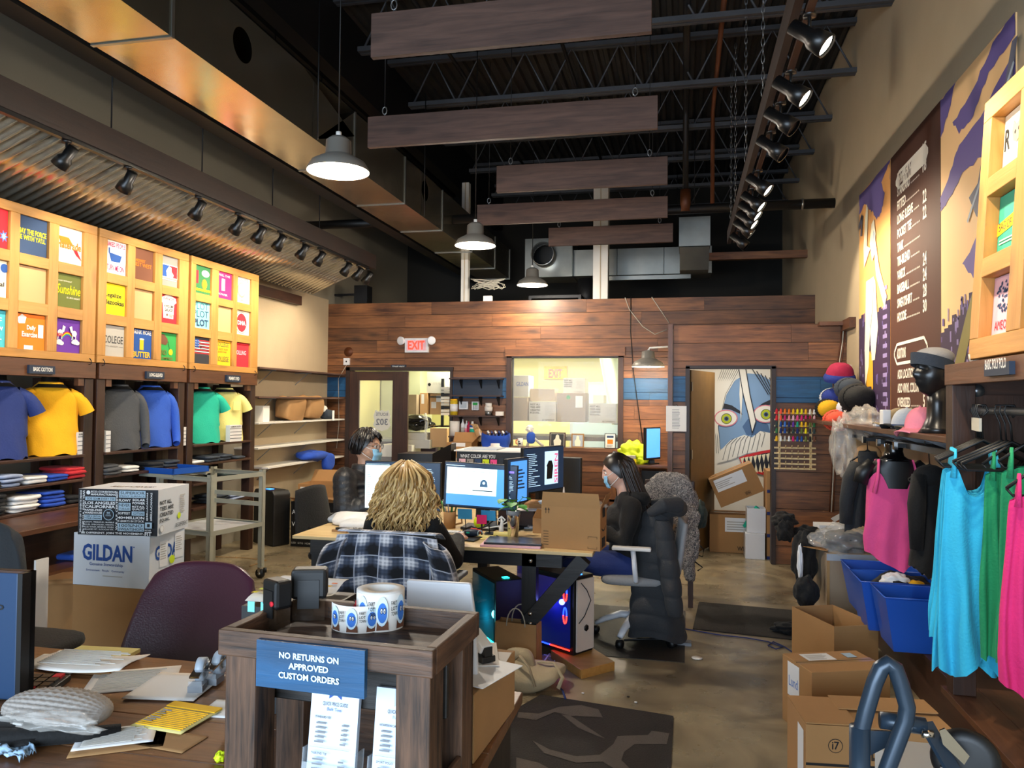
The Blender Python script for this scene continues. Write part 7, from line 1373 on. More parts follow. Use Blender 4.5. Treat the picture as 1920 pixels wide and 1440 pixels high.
# left of desk: sweatshirts, water bottle, tape
c = at(665,985)
q = MB(); sq(q,(-2.30,5.2,DZ+.04),(.18,.12,.04),'tee_white',.7,.6,nz=.03,seed=3); sq(q,(-2.42,5.3,DZ+.03),(.12,.1,.028),'m_face',.7,.6,nz=.03,seed=13); solo(q,'sweatshirt','folded light grey sweatshirt on the left of the desk','clothes')
q = MB(); sq(q,(-2.18,5.02,DZ+.035),(.14,.10,.033),'tee_white',.7,.6,nz=.02,seed=7); s = Surf(q,(-2.2,4.925,DZ+.012),(1,0,.0),(0,.2,1),.14,.05); s.text('ATLANTA',.0,.0,.7,.35,'ink',.01); s.poly([(.3,.5),(.9,.45),(1,1.0),(.5,.95)],'cap_pink'); solo(q,'sweatshirt','folded white sweatshirt with pink and black print on the desk','clothes')
m = bpy.data.materials.new('clear_bottle'); MATS['clear_bottle'] = m; t,b = nt(m); b.inputs['Base Color'].default_value = lin('c8dce4'); b.inputs['Roughness'].default_value = .05; b.inputs['Alpha'].default_value = .35
c = at(695,995); r = thing('water_bottle','clear water bottle with green cap and blue label left of the blonde person','bottle',(-2.03,4.98,DZ)); T = loc4(-2.03,4.98,DZ+.001); MB(T).lathe([(0,0),(.034,0),(.036,.03),(.034,.12),(.035,.15),(.014,.2),(.013,.215)],(0,0,0),'clear_bottle',20).build('bottle_body',r); MB(T).cyl((0,0,.21),(0,0,.23),.016,'tee_teal').build('cap',r); MB(T).cyl((0,0,.03),(0,0,.09),.0368,'tee_royal',n=20).build('label',r)
dthing('stapler','small grey and dark stapler on the left desk edge','stapler',640,998,lambda q: (q.box(-.07,.05,-.015,.015,0,.015,'kraft'),q.box(-.04,.06,-.012,.012,.016,.03,'ink')),-.2)
# ================================================================ UNDER THE DESK
mat('rgb_blue','1838ff',.4,emit=3); mat('rgb_red','ff2a20',.4,emit=3); mat('rgb_teal','18d8d8',.4,emit=5); mat('glow_glass_blue','10165c',.08,coat=.5,emit=.25); mat('glow_glass_teal','0c4454',.08,coat=.5,emit=.12); mat('pc_white','d8ccc0',.45)  # glass panes emit faintly, in place of LED light from inside the case
cor = Vector((-.66,4.83,.0)); lft = Vector((-.87,4.97,0)); rgt = Vector((-.57,4.97,0)); 
solo(MB().prism([(-.58,4.60,0),(-.40,4.80,0),(-.62,5.12,0),(-.82,4.92,0)],(0,0,.055),'pine_x'),'wood_slab','short thick timber plank under the white computer tower','plank',bevel=.004)
uy = Vector((-.21,.14,0)).normalized(); T = Matrix.Translation((-.66,4.83,.057)) @ Matrix((Vector((-uy.y,uy.x,0))*-1,uy,(0,0,1))).transposed().to_4x4()
r = thing('computer_tower','white fronted computer tower with red and blue fan lights under the desk','computer',(-.66,4.83,.057))
W_,D_,H_ = .19,.40,.49; MB(T).box(.004,W_,.004,D_,0,H_,'black').build('case',r,bevel=.004); MB(T).box(.02,W_-.01,-.012,0,.02,H_-.02,'pc_white').cyl((W_*.55,-.013,.16),(W_*.55,-.016,.16),.022,'black',n=6).build('front_panel',r); MB(T).box(-.004,.002,.03,D_-.01,.04,H_-.03,'glow_glass_blue').build('glass_side',r)
for z in (.38,.24): MB(T).tube([(-.006,.07+.014*math.cos(k*pi/8),z+.05*math.sin(k*pi/8)) for k in range(9)],.005,'rgb_blue',6).tube([(-.006,.07-.014*math.cos(k*pi/8),z-.05*math.sin(k*pi/8)) for k in range(9)],.005,'rgb_red',6).build('fan_light',r)
MB(T).box(-.007,-.001,.03,.2,.025,.032,'rgb_red').box(-.007,-.001,.2,D_-.02,.025,.032,'rgb_blue').build('light_strip',r); MB(T).cyl((.1,.03,H_),(.1,.03,H_+.004),.008,'led_blue',n=10).build('power_light',r)
MB(T).tube([(.05,-.016,.45),(.1,-.02,.4),(.14,-.02,.33),(.08,-.02,.24),(.03,-.016,.2)],.003,'black',5).build('cable',r)
lamp('POINT',tuple(T @ Vector((-.06,.15,.3))),.5,(.2,.25,1),.02)
def tower(T,lab,side,strip,W_=.2,D_=.42,H_=.46):
    r = thing('computer_tower',lab,'computer',tuple(T.to_translation())); MB(T).box(0,W_,0,D_,0,H_,'black').build('case',r,bevel=.004); MB(T).box(-.004,-.0,.02,D_-.02,.05,H_-.02,side).build('glass_side',r); MB(T).box(-.007,-.004,.01,D_-.01,.03,.055,strip).build('light_strip',r); MB(T).box(.08,.12,.05,.09,H_,H_+.004,strip).build('power_light',r); return r
tower(loc4(-1.2,4.97,.001,math.radians(36)),'black computer tower with glass side glowing teal and teal light strip','glow_glass_teal','rgb_teal',D_=.44)
tower(loc4(-1.05,5.55,.001,math.radians(30)),'black computer tower with blue and red fan glow behind the desk leg','glow_glass_blue','rgb_blue',H_=.50)
lamp('POINT',(-1.35,5.05,.2),.8,(.1,.8,.9),.03)
# bags
T = loc4(-.98,4.66,0.001,math.radians(-6)); bag_paper(T,.27,.13,.30,'brown paper carrier bag with twisted handles under the desk edge',handles=True)
cloth('canvas','b8a888')
r = thing('tote_bag','slumped off white canvas tote bag on the floor','bag',(-.85,4.42,0)); q = MB(); sq(q,(-.85,4.42,.065),(.18,.14,.06),'canvas',.8,.5,nz=.07,nf=4,seed=4,n=48,k=20); sq(q,(-.93,4.48,.12),(.08,.06,.07),'canvas',.9,.7,nz=.05,nf=6,seed=6,n=30,k=14); q.build('bag_body',r)
MB().tube([(-.94,4.36,.16),(-.90,4.33,.2),(-.84,4.30,.15),(-.80,4.28,.05)],.012,'canvas',8,flat=.4).build('strap',r); MB().tube([(-.82,4.46,.13),(-.72,4.44,.14),(-.66,4.38,.08),(-.68,4.34,.03)],.012,'canvas',8,flat=.4).build('strap',r)
q = MB(); q.tube([PZ(a,b_,.006) for a,b_ in ((1020,1228),(1040,1232),(1060,1236),(1055,1248),(1035,1246),(1045,1232),(1030,1226),(1020,1240),(1036,1252))],.005,'label_white',6); solo(q,'white_cable','coiled white cable on the floor by the paper bag','cable')
q = MB(); q.tube([PZ(a,b_,.012) for a,b_ in ((1045,1285),(1055,1295),(1060,1310))],.006,'tee_navy',6); solo(q,'blue_strap','short blue cable leading from the tote bag to the mat','cable')
# ================================================================ PEOPLE
cloth('quilt_black','17181b',.5); mat('skin_light','d9a890',.5,bump=.05,bscale=90); mat('skin_tan','c99a7c',.5,bump=.05,bscale=90)
mat('mask_blue','8cc4e4',.8,bump=.2,bscale=60); mat('lens_glass','d8e4ec',.05,alpha=.35)
def hairmat(name,c1,c2):
    m = bpy.data.materials.new(name); MATS[name] = m; t,b = nt(m); L = t.links.new; geo = N(t,'ShaderNodeNewGeometry'); cr = N(t,'ShaderNodeValToRGB'); e = cr.color_ramp.elements; e[0].color = lin(c1); e[1].color = lin(c2); L(geo.outputs['Random Per Island'],cr.inputs[0]); L(cr.outputs[0],b.inputs['Base Color']); b.inputs['Roughness'].default_value = .38
hairmat('hair_blonde','85602f','eecb8a'); hairmat('hair_dark','0d0806','2a1a12'); hairmat('hair_black','080606','1a1210')
def remesh(o,vox,sm=6):
    md = o.modifiers.new('remesh','REMESH'); md.mode = 'VOXEL'; md.voxel_size = vox; md.use_smooth_shade = True
    md = o.modifiers.new('smooth','SMOOTH'); md.iterations = sm; md.factor = .5; return o
def limb(q,pts,rr,mt,n=14):
    q.tube(pts,rr,mt,n)
    for p,r_ in zip(pts,rr): q.ell(p,r_*.99,mt,n,8)
def hand(q,w_,d,up,mt,side,curl=.5):
    """palm plus five separate fingers; w_ wrist, d pointing direction, up back-of-hand normal"""
    w_ = Vector(w_); d = Vector(d).normalized(); up = Vector(up); sd = d.cross(up).normalized()*side; up = sd.cross(d).normalized()*side
    q.tube([w_-d*.03,w_+d*.02,w_+d*.06,w_+d*.09],[.024,.028,.036,.03],mt,12,flat=.55)
    for i,(o_,l_) in enumerate(((-.028,.068),(-.010,.078),(.009,.073),(.026,.056))):
        b0 = w_+d*.075+sd*o_; k = curl*(1+.12*i); p1 = b0+d*l_*.42-up*l_*.10*k; p2 = p1+d*l_*.3-up*l_*.30*k; p3 = p2+d*l_*.2-up*l_*.34*k; q.tube([b0,p1,p2,p3],[.0095,.009,.0082,.007],mt,8); q.ell(p3,.0072,mt,8,6); q.ell(p1,.0094,mt,8,6)
    b0 = w_+d*.025-sd*.026; p1 = b0+d*.025-sd*.022-up*.006; p2 = p1+d*.03-sd*.006-up*.01; q.tube([b0,p1,p2],[.013,.011,.009],mt,8); q.ell(p2,.0092,mt,8,6)
def person(T,lab,skin,top,trousers,head_rx=0,lean=0,arm=None,topnm='sweater',quilt=False,sc=1,headz=1.10):
    """seated figure, local -y is where it looks; built as one continuous skin surface with clothes over it"""
    r = thing('person',lab,'person',tuple(T.to_translation())); ly = -lean
    hp = Vector((0,.02,.52)); ch = Vector((0,.02+ly*.6,.84)); nk = Vector((0,.01+ly,1.0)); hd = Matrix.Translation((0,-.005+ly,headz-.035)) @ Matrix.Rotation(head_rx,4,'X')
    A = arm or [((.17,.01+ly*.9,.93),(.23,-.06+ly*.5,.72),(.13,-.32,.80))]*2
    def body(q,g,mt,what):
        if 'torso' in what:
            q.tube([hp+Vector((0,0,-.06)),hp+Vector((0,0,.06)),(hp+ch)/2,ch,ch+Vector((0,0,.08))],[.15+g,.155+g,.135+g,.165+g,.12+g],mt,20); q.ell(ch,(.175+g,.115+g,.13+g),mt,18,12); q.ell(hp,(.17+g,.14+g,.1+g),mt,18,12)
        if 'arms' in what:
            for k,s_ in enumerate((-1,1)):
                sh,el,wr = [Vector((p[0]*s_,p[1],p[2])) for p in A[k]]; limb(q,[sh,(sh+el)/2,el,(el+wr)/2,wr],[.056+g,.05+g,.042+g,.038+g,.028+g*1.1],mt)
        if 'legs' in what:
            for s_ in (-1,1): limb(q,[(s_*.09,.0,.52),(s_*.11,-.22,.53),(s_*.12,-.42,.50),(s_*.12,-.44,.28),(s_*.12,-.42,.09)],[.09+g,.078+g,.058+g,.05+g,.036+g],mt)
    q = MB(T); body(q,-.006,skin,('torso','arms','legs')); limb(q,[ch,nk,hd @ Vector((0,.01,.03)),hd @ Vector((0,.02,.09))],[.09,.052,.05,.055],skin)
    facehead(q,hd,skin)
    for k,s_ in enumerate((-1,1)):
        el,wr = [Vector((p[0]*s_,p[1],p[2])) for p in A[k][1:]]; hand(q,wr,wr-el+Vector((0,0,-.02)),(0,0,1),skin,s_)
        q.ell((s_*.12,-.49,.045),(.042,.12,.042),skin,12,8)
    remesh(q.build('body',r),.0075,3)
    q = MB(T); body(q,.016,top,('torso','arms')); q.tube([ch+Vector((0,0,.03)),nk+Vector((0,.0,.0))],[.13,.066],top,18)
    for k,s_ in enumerate((-1,1)): q.tube([nk+Vector((s_*.02,.01,-.02)),nk+Vector((s_*.09,.01,-.055)),(A[k][0][0]*s_,A[k][0][1],A[k][0][2]+.005)],[.06,.066,.066],top,14)
    if quilt:
        for k in range(9): q.ell(hp+Vector((0,ly*.7*k/9,.0+.05*k)),(.215-.002*k,.175-.002*k,.038),top,24,8)
        for k_,s_ in enumerate((-1,1)):
            sh,el,wr = [Vector((p[0]*s_,p[1],p[2])) for p in A[k_]]
            for a_,b2 in ((sh,el),(el,wr)):
                for j in range(5): q.ell(a_.lerp(b2,(j+.5)/5),(.088-.01*(a_ is el)),top,14,8)
        q.tube([nk+Vector((0,.01,-.07)),nk+Vector((0,.01,.0)),nk+Vector((0,.01,.06))],[.12,.088,.076],top,18); q.tube([ch,nk+Vector((0,.02,-.05))],[.2,.13],top,20)
    remesh(q.build(topnm,r),.012 if not quilt else .009,5 if not quilt else 3)
    q = MB(T); body(q,.012,trousers,('legs',)); q.ell(hp+Vector((0,0,-.01)),(.18,.15,.1),trousers,18,10); remesh(q.build('trousers',r),.012,5)
    for s_ in (-1,1): q = MB(T); sq(q,(s_*.12,-.485,.04),(.048,.135,.04),'black_cloth',.6,.7); q.build('shoe',r)
    return r,T @ hd
def eyes_mask(r,H,brow):
    for s_ in (-1,1):
        ey = MB(H).ell((s_*.031,-.083,.129),(.0115,.008,.0085),'white',12,8).build('eye',r); MB(H).ell((s_*.031,-.0895,.129),.0048,'ink',8,6).build('iris',ey); MB(H).tube([(s_*.047,-.080,.150),(s_*.031,-.093,.156),(s_*.017,-.093,.151)],[.0025,.0038,.003],brow,6,flat=.6).build('eyebrow',r)
    fm = MB(H).grid(lambda u,v: (.07*math.sin((u-.5)*2.5),-.082-.036*math.cos((u-.5)*2.5)+.006+.012*(abs(v-.5)*2)**2-.006*math.sin(v*15)*.35,.022+.09*v),22,16,'mask_blue').build('face_mask',r,solid=.002)
    for s_ in (-1,1): MB(H).tube([(s_*.064,-.078,.105),(s_*.078,-.03,.125),(s_*.084,.015,.13)],.0022,'white',6).tube([(s_*.062,-.078,.035),(s_*.08,-.02,.07),(s_*.084,.018,.1)],.0022,'white',6).build('ear_loop',fm)
def scalp(q,H,mt,back=1.0,g=.014,front=-.055,low=.06,puff=1):
    """skull cap of hair: open over the face"""
    def f(u,v):
        t = 2*pi*u; fa = max(0,-math.sin(t)); pm = pi*(.62-.34*fa**.8); p = pm*v; return ((.078+g*puff)*math.sin(p)*math.cos(t),(.102+g*puff)*math.sin(p)*math.sin(t)+.006,.118+(.122+g*.9)*math.cos(p)+.002*math.sin(t*23))
    MB(q.T @ H) ; q2 = MB(H); q2.grid(f,48,18,mt,cu=True); q.v += q2.v; o = len(q.v)-len(q2.v); i = q.m(mt)
    for f_ in q2.f: q.f.append([a+o for a in f_]); q.mi.append(i); q.sm.append(True)
# --- blonde person from behind, facing the monitors
T = loc4(-1.56,4.20,0,math.radians(180-3)); r,H = person(T,'person with long curly blonde hair in a black sweater, seen from behind at the desk','skin_light','black_cloth','tee_navy',headz=1.075,lean=.03,arm=[((.17,.01,.93),(.27,-.10,.73),(.20,-.36,.80))]*2)
q = MB(); scalp(q,H,'hair_blonde',g=.022)
for i in range(280):
    a_ = random.uniform(-.15,1.15)*pi; z0 = .235-.10*random.random()**.9; rad = .095+.01*random.random(); L_ = random.uniform(.24,.36); ph = random.random()*6; am = random.uniform(.006,.022); pts = []; rr = []
    for k in range(15):
        t_ = k/14; out = .0+.135*t_**.9+.03*math.sin(ph); zz_ = z0-L_*t_; R_ = (rad if t_ > .12 else rad*(.08+7.6*t_))
        x = (R_+out*.75)*math.cos(a_); y = (R_*1.1+out*.25)*math.sin(a_)+.012; w1 = am*min(1,t_*2.2)
        if zz_ < .0: y = max(y,.04)
        pts.append(H @ Vector((x+w1*math.sin(t_*17+ph),y+w1*math.cos(t_*17+ph)+.01,zz_+ (.03*(1-t_/.14) if t_ < .14 else 0)))); rr.append((.0068+.0015*math.sin(ph))*(1-.75*t_**3))
    q.tube(pts,rr,'hair_blonde',6)
q.build('hair',r); eyes_mask(r,H,'hair_blonde')
# --- man on the left, looking right over the desk
T = loc4(-2.50,5.72,0,math.radians(90-3)) @ Matrix.Scale(1.08,4); r,H = person(T,'person with short black hair, glasses, blue face mask and black quilted jacket','skin_tan','quilt_black','tee_navy',headz=1.10,lean=.04,quilt=True,topnm='quilted_jacket',head_rx=.05,arm=[((.18,.03,.98),(.25,-.02,.74),(.15,-.30,.82))]*2)
q = MB(); scalp(q,H,'hair_black',g=.02)
for i in range(190):
    a_ = random.random()*2*pi; fa = max(0,-math.sin(a_)); ph = random.uniform(.15,1.0); pts = []; L_ = (.5-.22*fa)*pi
    for k in range(6): p = min(L_,ph*L_*.6+.42*L_*k/5)*1.15; R_ = 1+.02*k; pts.append(H @ Vector(((.098)*math.sin(p)*math.cos(a_)*R_,(.122)*math.sin(p)*math.sin(a_)*R_+.004,.118+.142*math.cos(p)+.004*math.sin(i))))
    q.tube(pts,[.006,.008,.008,.007,.005,.002],'hair_black',5)
q.build('hair',r); eyes_mask(r,H,'hair_black')
for s_ in (-1,1): gf = MB(H).tube([(s_*.033+.024*math.cos(k*pi/6),-.107,.128+.019*math.sin(k*pi/6)) for k in range(12)],.0018,'hair_black',5,closed=True).tube([(s_*.057,-.105,.132),(s_*.075,-.06,.135),(s_*.084,.01,.13)],.0018,'hair_black',5).build('glasses_frame',r); MB(H).ell((s_*.033,-.107,.128),(.022,.001,.017),'lens_glass',12,6).build('lens',gf)
MB(H).tube([(-.01,-.109,.13),(0,-.112,.133),(.01,-.109,.13)],.002,'hair_black',5).build('glasses_bridge',r)
# --- dark haired person on the right, looking left and down
T = loc4(-.36,5.52,0,math.radians(-90+5)); r,H = person(T,'person with long straight dark hair and blue face mask in a black hoodie, in profile','skin_light','black_cloth','tee_navy',headz=1.085,lean=.05,head_rx=.30,topnm='hoodie',arm=[((.17,.01,.93),(.22,-.04,.70),(.12,-.27,.79))]*2)
q = MB(); scalp(q,H,'hair_dark',g=.012)
for i in range(230):
    a_ = random.uniform(.06,.94)*pi; L_ = random.uniform(.34,.46); z0 = .235-.06*random.random(); pts = []; rr = []; jit = random.uniform(-.008,.008)
    for k in range(12):
        t_ = k/11; R_ = .096+jit if t_ > .15 else (.096+jit)*(.06+6.2*t_); zz_ = z0-L_*t_+(.022*(1-t_/.15) if t_ < .15 else 0); x = (R_*.93+.012*t_)*math.cos(a_); y = (R_*1.16)*math.sin(a_)+.006+.03*t_*(math.sin(a_) > .2); p = Vector((x,y,zz_))
        p = H @ p; 
        pts.append(p); rr.append(.0075*(1-.6*t_**3))
    q.tube(pts,rr,'hair_dark',5)
q.build('hair',r); eyes_mask(r,H,'hair_dark')
q = MB(T); q.tube([(.0,.1,.96),(-.08,.09,.98),(-.1,.0,1.0)],[.05,.05,.035],'black_cloth',10); q.tube([(.0,.1,.96),(.08,.09,.98),(.1,.0,1.0)],[.05,.05,.035],'black_cloth',10); q.build('hood',r)
# ================================================================ CHAIRS
def star_base(T,r,mt,seat_z=.45,R_=.30,ph=0):
    MB(T).cyl((0,0,.13),(0,0,seat_z-.03),.025,mt).cyl((0,0,.10),(0,0,.24),.038,mt).build('column',r)
    for k in range(5):
        a_ = ph+2*pi*k/5; c_,s_ = math.cos(a_),math.sin(a_); lg = MB(T).tube([(0,0,.15),(c_*R_*.4,s_*R_*.4,.155),(c_*R_*.8,s_*R_*.8,.11),(c_*R_,s_*R_,.075)],[.035,.032,.026,.02],mt,10,flat=.8).build('leg',r); MB(T).cyl((c_*R_-.0-s_*.02,s_*R_+c_*.02,.03),(c_*R_+s_*.02,s_*R_-c_*.02,.03),.029,'black',n=14).build('caster',lg)
def office_chair(T,lab,mt,backmt,back=(.23,.5,.96),arms=True,armmt=None,armin=.30,name='office_chair',mesh=False,seat_z=.46,ph=.3):
    r = thing(name,lab,'chair',tuple(T.to_translation())); star_base(T,r,mt,seat_z,ph=ph); q = MB(T); sq(q,(0,-.02,seat_z-.025),(.24,.23,.04),backmt,.5,.35); q.build('seat',r)
    w_,z0,z1 = back; q = MB(T); q.grid(lambda u,v: (w_*(2*u-1)*(1-.18*v*v),.24+.05*v-.04*(2*u-1)**2*-1,z0+(z1-z0)*v - .03*(2*u-1)**2*v),14,12,backmt); q.build('backrest',r,solid=.03 if not mesh else .012,bevel=0); MB(T).tube([(0,.1,seat_z-.04),(0,.25,seat_z-.02),(0,.3,z0+.15)],.022,mt).build('back_bar',r)
    if arms:
        for s_ in (-1,1): MB(T).box(s_*armin-.03,s_*armin+.03,-.16,.1,.66,.685,armmt or mt).build('armrest',r,bevel=.008); MB(T).tube([(s_*.2,.0,seat_z-.03),(s_*armin,.0,seat_z),(s_*armin,-.02,.66)],.018,mt).build('arm_post',r)
    return r
office_chair(loc4(-1.52,4.10,0,math.radians(180)),'dark office chair with grey armrests under the plaid shirt','black','black_cloth',armmt='grey_plastic',back=(.24,.50,.94))
office_chair(loc4(-2.62,5.70,0,math.radians(90-10)),'black mesh back office chair behind the person in the quilted jacket','black','black_cloth',back=(.23,.55,.96),mesh=True)
office_chair(loc4(-.30,5.52,0,math.radians(-90)),'white framed office chair carrying the long puffer coat','light_plastic','grey_knit',armmt='paper',back=(.20,.5,.86),armin=.29,ph=.9)
# plaid shirt
m = bpy.data.materials.new('plaid'); MATS['plaid'] = m; t,b = nt(m); L = t.links.new; uvn = N(t,'ShaderNodeUVMap',uv_map='UVMap'); sep = N(t,'ShaderNodeSeparateXYZ'); L(uvn.outputs[0],sep.inputs[0])
def mth(op,a,b2=None,c=None):
    n = N(t,'ShaderNodeMath',operation=op)
    for i,v in enumerate((a,b2,c)):
        if v is None: continue
        if isinstance(v,(int,float)): n.inputs[i].default_value = v
        else: L(v,n.inputs[i])
    return n.outputs[0]
def band(ax):
    s1 = mth('SINE',mth('MULTIPLY',ax,2*pi)); broad = mth('MULTIPLY_ADD',s1,.5,.5); fine = mth('GREATER_THAN',mth('FRACT',mth('MULTIPLY',ax,6.0)),.5); ln = mth('LESS_THAN',mth('FRACT',ax),.045); return broad,fine,ln
bx_,fx,lx = band(sep.outputs[0]); by_,fy,ly_ = band(sep.outputs[1])
v_ = mth('POWER',mth('MULTIPLY',mth('ADD',bx_,by_),.5),1.3); v_ = mth('MULTIPLY',v_,mth('MULTIPLY_ADD',mth('ADD',fx,fy),-.16,1)); cr = N(t,'ShaderNodeValToRGB'); e = cr.color_ramp.elements; e[0].position = .12; e[0].color = lin('0b0d14'); e[1].position = .85; e[1].color = lin('e4e2e4'); e2 = cr.color_ramp.elements.new(.42); e2.color = lin('4a5468'); L(v_,cr.inputs[0])
mx = N(t,'ShaderNodeMix',data_type='RGBA'); L(mth('MULTIPLY',mth('MAXIMUM',lx,ly_),.7),mx.inputs[0]); L(cr.outputs[0],mx.inputs[6]); mx.inputs[7].default_value = lin('c8ccd8'); L(mx.outputs[2],b.inputs['Base Color']); b.inputs['Roughness'].default_value = .9; b.inputs['Sheen Weight'].default_value = .2
def uv_grid(ob,nu,nv,su,sv):
    me = ob.data; uv = me.uv_layers.new(name='UVMap'); K = nv+1
    for p in me.polygons:
        i,j = divmod(p.index,nv)
        for li in p.loop_indices:
            vi = me.loops[li].vertex_index; a_,b2 = divmod(vi,K); uv.data[li].uv = (a_/nu*su,b2/nv*sv)
r = thing('plaid_shirt','black white and blue plaid flannel shirt hung over a chair back','shirt',(-1.5,3.86,.45))
yb = 3.80
def pl(u,v):
    s_ = 2*u-1; w_ = .275+.02*v; zt_ = .96-.02*s_*s_; x = -1.50+s_*w_ + .02*math.sin(v*4)*s_; z = zt_-.44*v-.01*math.sin(9*s_+2*v)*v; y = yb-.02-.05*(1-s_*s_)*.5-.012*math.sin(7*s_+3*v)*v-.02*math.sin(v*3); return (x,y,z)
o = MB().grid(pl,40,30,'plaid'); o = o.build('back_panel',r,solid=.006); uv_grid(o,40,30,4.4,4.0)
o = MB().grid(lambda u,v: (-1.50+(2*u-1)*.27,yb-.03+.34*v*.5+.0,.962+.006*math.sin(pi*v)-.05*v*v),20,6,'plaid').build('collar_fold',r,solid=.006); uv_grid(o,20,6,4.4,.8)
for s_ in (-1,1):
    def sl(u,v): t_ = 2*pi*u; cx = -1.50+s_*(.265+.115*v**.7); cz = .91-.42*v; rr = .075+.02*math.sin(v*3); return (cx+rr*math.cos(t_)*.75,yb-.03+rr*math.sin(t_)*.8+.008*math.sin(5*t_+6*v),cz-.02*math.cos(t_)*s_+.012*math.sin(8*v))
    o = MB().grid(sl,24,22,'plaid',cu=True).build('sleeve',r,solid=.004); uv_grid(o,24,22,2.2,3.6)
# puffer coat on the white chair
r = thing('puffer_coat','long charcoal puffer coat with hood hung over the white chair','coat',(-.16,5.35,.06))
q = MB()
def pf(u,v):
    t_ = 2*pi*u; z = .90-.84*v; k = .84*v/.115; bul = abs(math.sin(pi*k))**.6*.014; w_ = .085+.10*v**.8; d_ = .10+.07*v
    f_ = 1+.05*math.sin(5*t_+2*v)*v; return (-.165-.02*math.sin(3*v)+(w_+bul)*f_*sgp(math.cos(t_),.85),5.44+(d_+bul)*f_*sgp(math.sin(t_),.85),z+.02*math.sin(3*t_)*v**4+.012*math.sin(2*t_))
q.grid(pf,64,90,'puffer',cu=True).ell((-.165,5.44,.9),(.08,.1,.03),'puffer'); q.build('quilted_body',r)
def ps(u,v): t_ = 2*pi*u; R_ = .045+.018*math.sin(pi*v)+.009*abs(math.sin(pi*v*5))**.6; return (-.13+.09*v+R_*math.cos(t_),5.30-.05*v+R_*math.sin(t_),.86-.62*v)
q = MB(); q.grid(ps,28,70,'puffer',cu=True).build('sleeve',r)
q = MB(); q.tube([(-.22,5.30,.90),(-.12,5.26,.97),(-.04,5.34,.96),(-.02,5.48,.92),(-.1,5.58,.93),(-.22,5.56,.93)],[.03,.05,.06,.062,.05,.03],'puffer',14); q.ell((-.10,5.43,.92),(.10,.12,.06),'puffer'); remesh(q.build('hood',r),.008,6)
# fluffy blanket chair
m = bpy.data.materials.new('fleece'); MATS['fleece'] = m; t,b = nt(m); L = t.links.new; tc = N(t,'ShaderNodeTexCoord'); n1 = N(t,'ShaderNodeTexNoise',i_Scale=60.0,i_Detail=5.0,i_Distortion=2.5); L(tc.outputs['Object'],n1.inputs['Vector']); cr = N(t,'ShaderNodeValToRGB'); e = cr.color_ramp.elements; e[0].position = .40; e[0].color = lin('4c4c52'); e[1].position = .60; e[1].color = lin('d8d0c8'); L(n1.outputs['Fac'],cr.inputs[0]); L(cr.outputs[0],b.inputs['Base Color']); b.inputs['Roughness'].default_value = 1; bp = N(t,'ShaderNodeBump',i_Strength=1.0,i_Distance=.02); L(n1.outputs['Fac'],bp.inputs['Height']); L(bp.outputs[0],b.inputs['Normal'])
yf = 6.55
r = thing('wooden_chair','dark wooden chair hidden under the grey fleece blanket','chair',(-.1,yf,0)); 
for x,y in ((.07,yf-.12),(-.28,yf-.12),(.07,yf+.26),(-.28,yf+.26)): MB().box(x-.02,x+.02,y-.02,y+.02,0,.46,'dark_wood_z').build('leg',r)
MB().box(-.32,.11,yf-.15,yf+.3,.44,.47,'dark_wood_x').build('seat',r); MB().box(-.30,.10,yf-.13,yf-.10,.47,1.02,'dark_wood_x').build('backrest',r,bevel=.01)
r = thing('fleece_blanket','curly grey fleece blanket heaped over a chair back','blanket',(-.1,yf,.3)); q = MB()
def bl(v): return v
sq(q,(-.10,yf-.12,.83),(.225,.085,.27),'fleece',.85,.75,nz=.05,nf=5,seed=3,n=56,k=36); sq(q,(.0,yf-.17,.62),(.14,.07,.26),'fleece',.8,.7,nz=.05,nf=6,seed=9,n=44,k=30); sq(q,(.05,yf-.2,.36),(.055,.05,.14),'fleece',.9,.8,nz=.03,nf=8,seed=5,n=30,k=20)
o = remesh(q.build('blanket_body',r),.011,2)
tx = bpy.data.textures.new('curl','CLOUDS'); tx.noise_scale = .022; md = o.modifiers.new('curls','DISPLACE'); md.texture = tx; md.strength = .028; md.texture_coords = 'LOCAL'
q = MB(); crumple(q,(-.16,6.3,.66),(.09,.06,.07),'canvas',3,.5); crumple(q,(-.17,6.36,.53),(.08,.06,.06),'canvas',8,.5); solo(q,'beige_bag','beige cloth bag squeezed between the coat and the fleece blanket','bag')
q = MB(); crumple(q,(.14,6.9,.68),(.07,.1,.12),'tee_dgreen',3,.3); solo(q,'dark_bag','dark green bag hanging behind the fleece blanket','bag')
q = MB(); q.tube([(.1,6.7,.5),(.18,6.7,.42),(.17,6.7,.36),(.1,6.7,.38)],.006,'black',6); q.tube([(.1,6.7,.32),(.17,6.7,.27),(.13,6.7,.24)],.006,'black',6); solo(q,'black_cable','looped black cord hanging right of the fleece blanket','cable')
wood('desk_wood','4a2e1c','8a5e3a','x',.35,isl=.1)
def pz(px,py,z=DZ): return PZ(px,py,z)
r = thing('front_desk','brown wooden front desk carrying the podium, papers and hats','desk',(-1.8,1.9,0))
for i in range(4): MB().box(-3.2,-.48,1.50+.215*i,1.713+.215*i,DZ-.035,DZ,'desk_wood').build('top_plank',r,bevel=.003)
MB().box(-3.1,-.52,2.28,2.32,0,DZ-.035,'dark_wood_x').box(-3.1,-.52,1.54,1.58,0,DZ-.035,'dark_wood_x').build('panel',r); MB().box(-.53,-.50,1.58,2.28,0,DZ-.035,'ebony_z').build('end_panel',r)
T = loc4(-.968,1.510,DZ+.001,math.radians(-3)); PW,PD,PH = .476,.28,.40
r = thing('podium','dark rustic timber podium with a tray top and brochure holders','podium',tuple(T.to_translation()))
P_ = lambda *a,m_='rustic_x',n_='board',bv=.003: MB(T).box(*a,m_).build(n_,r,bevel=bv)
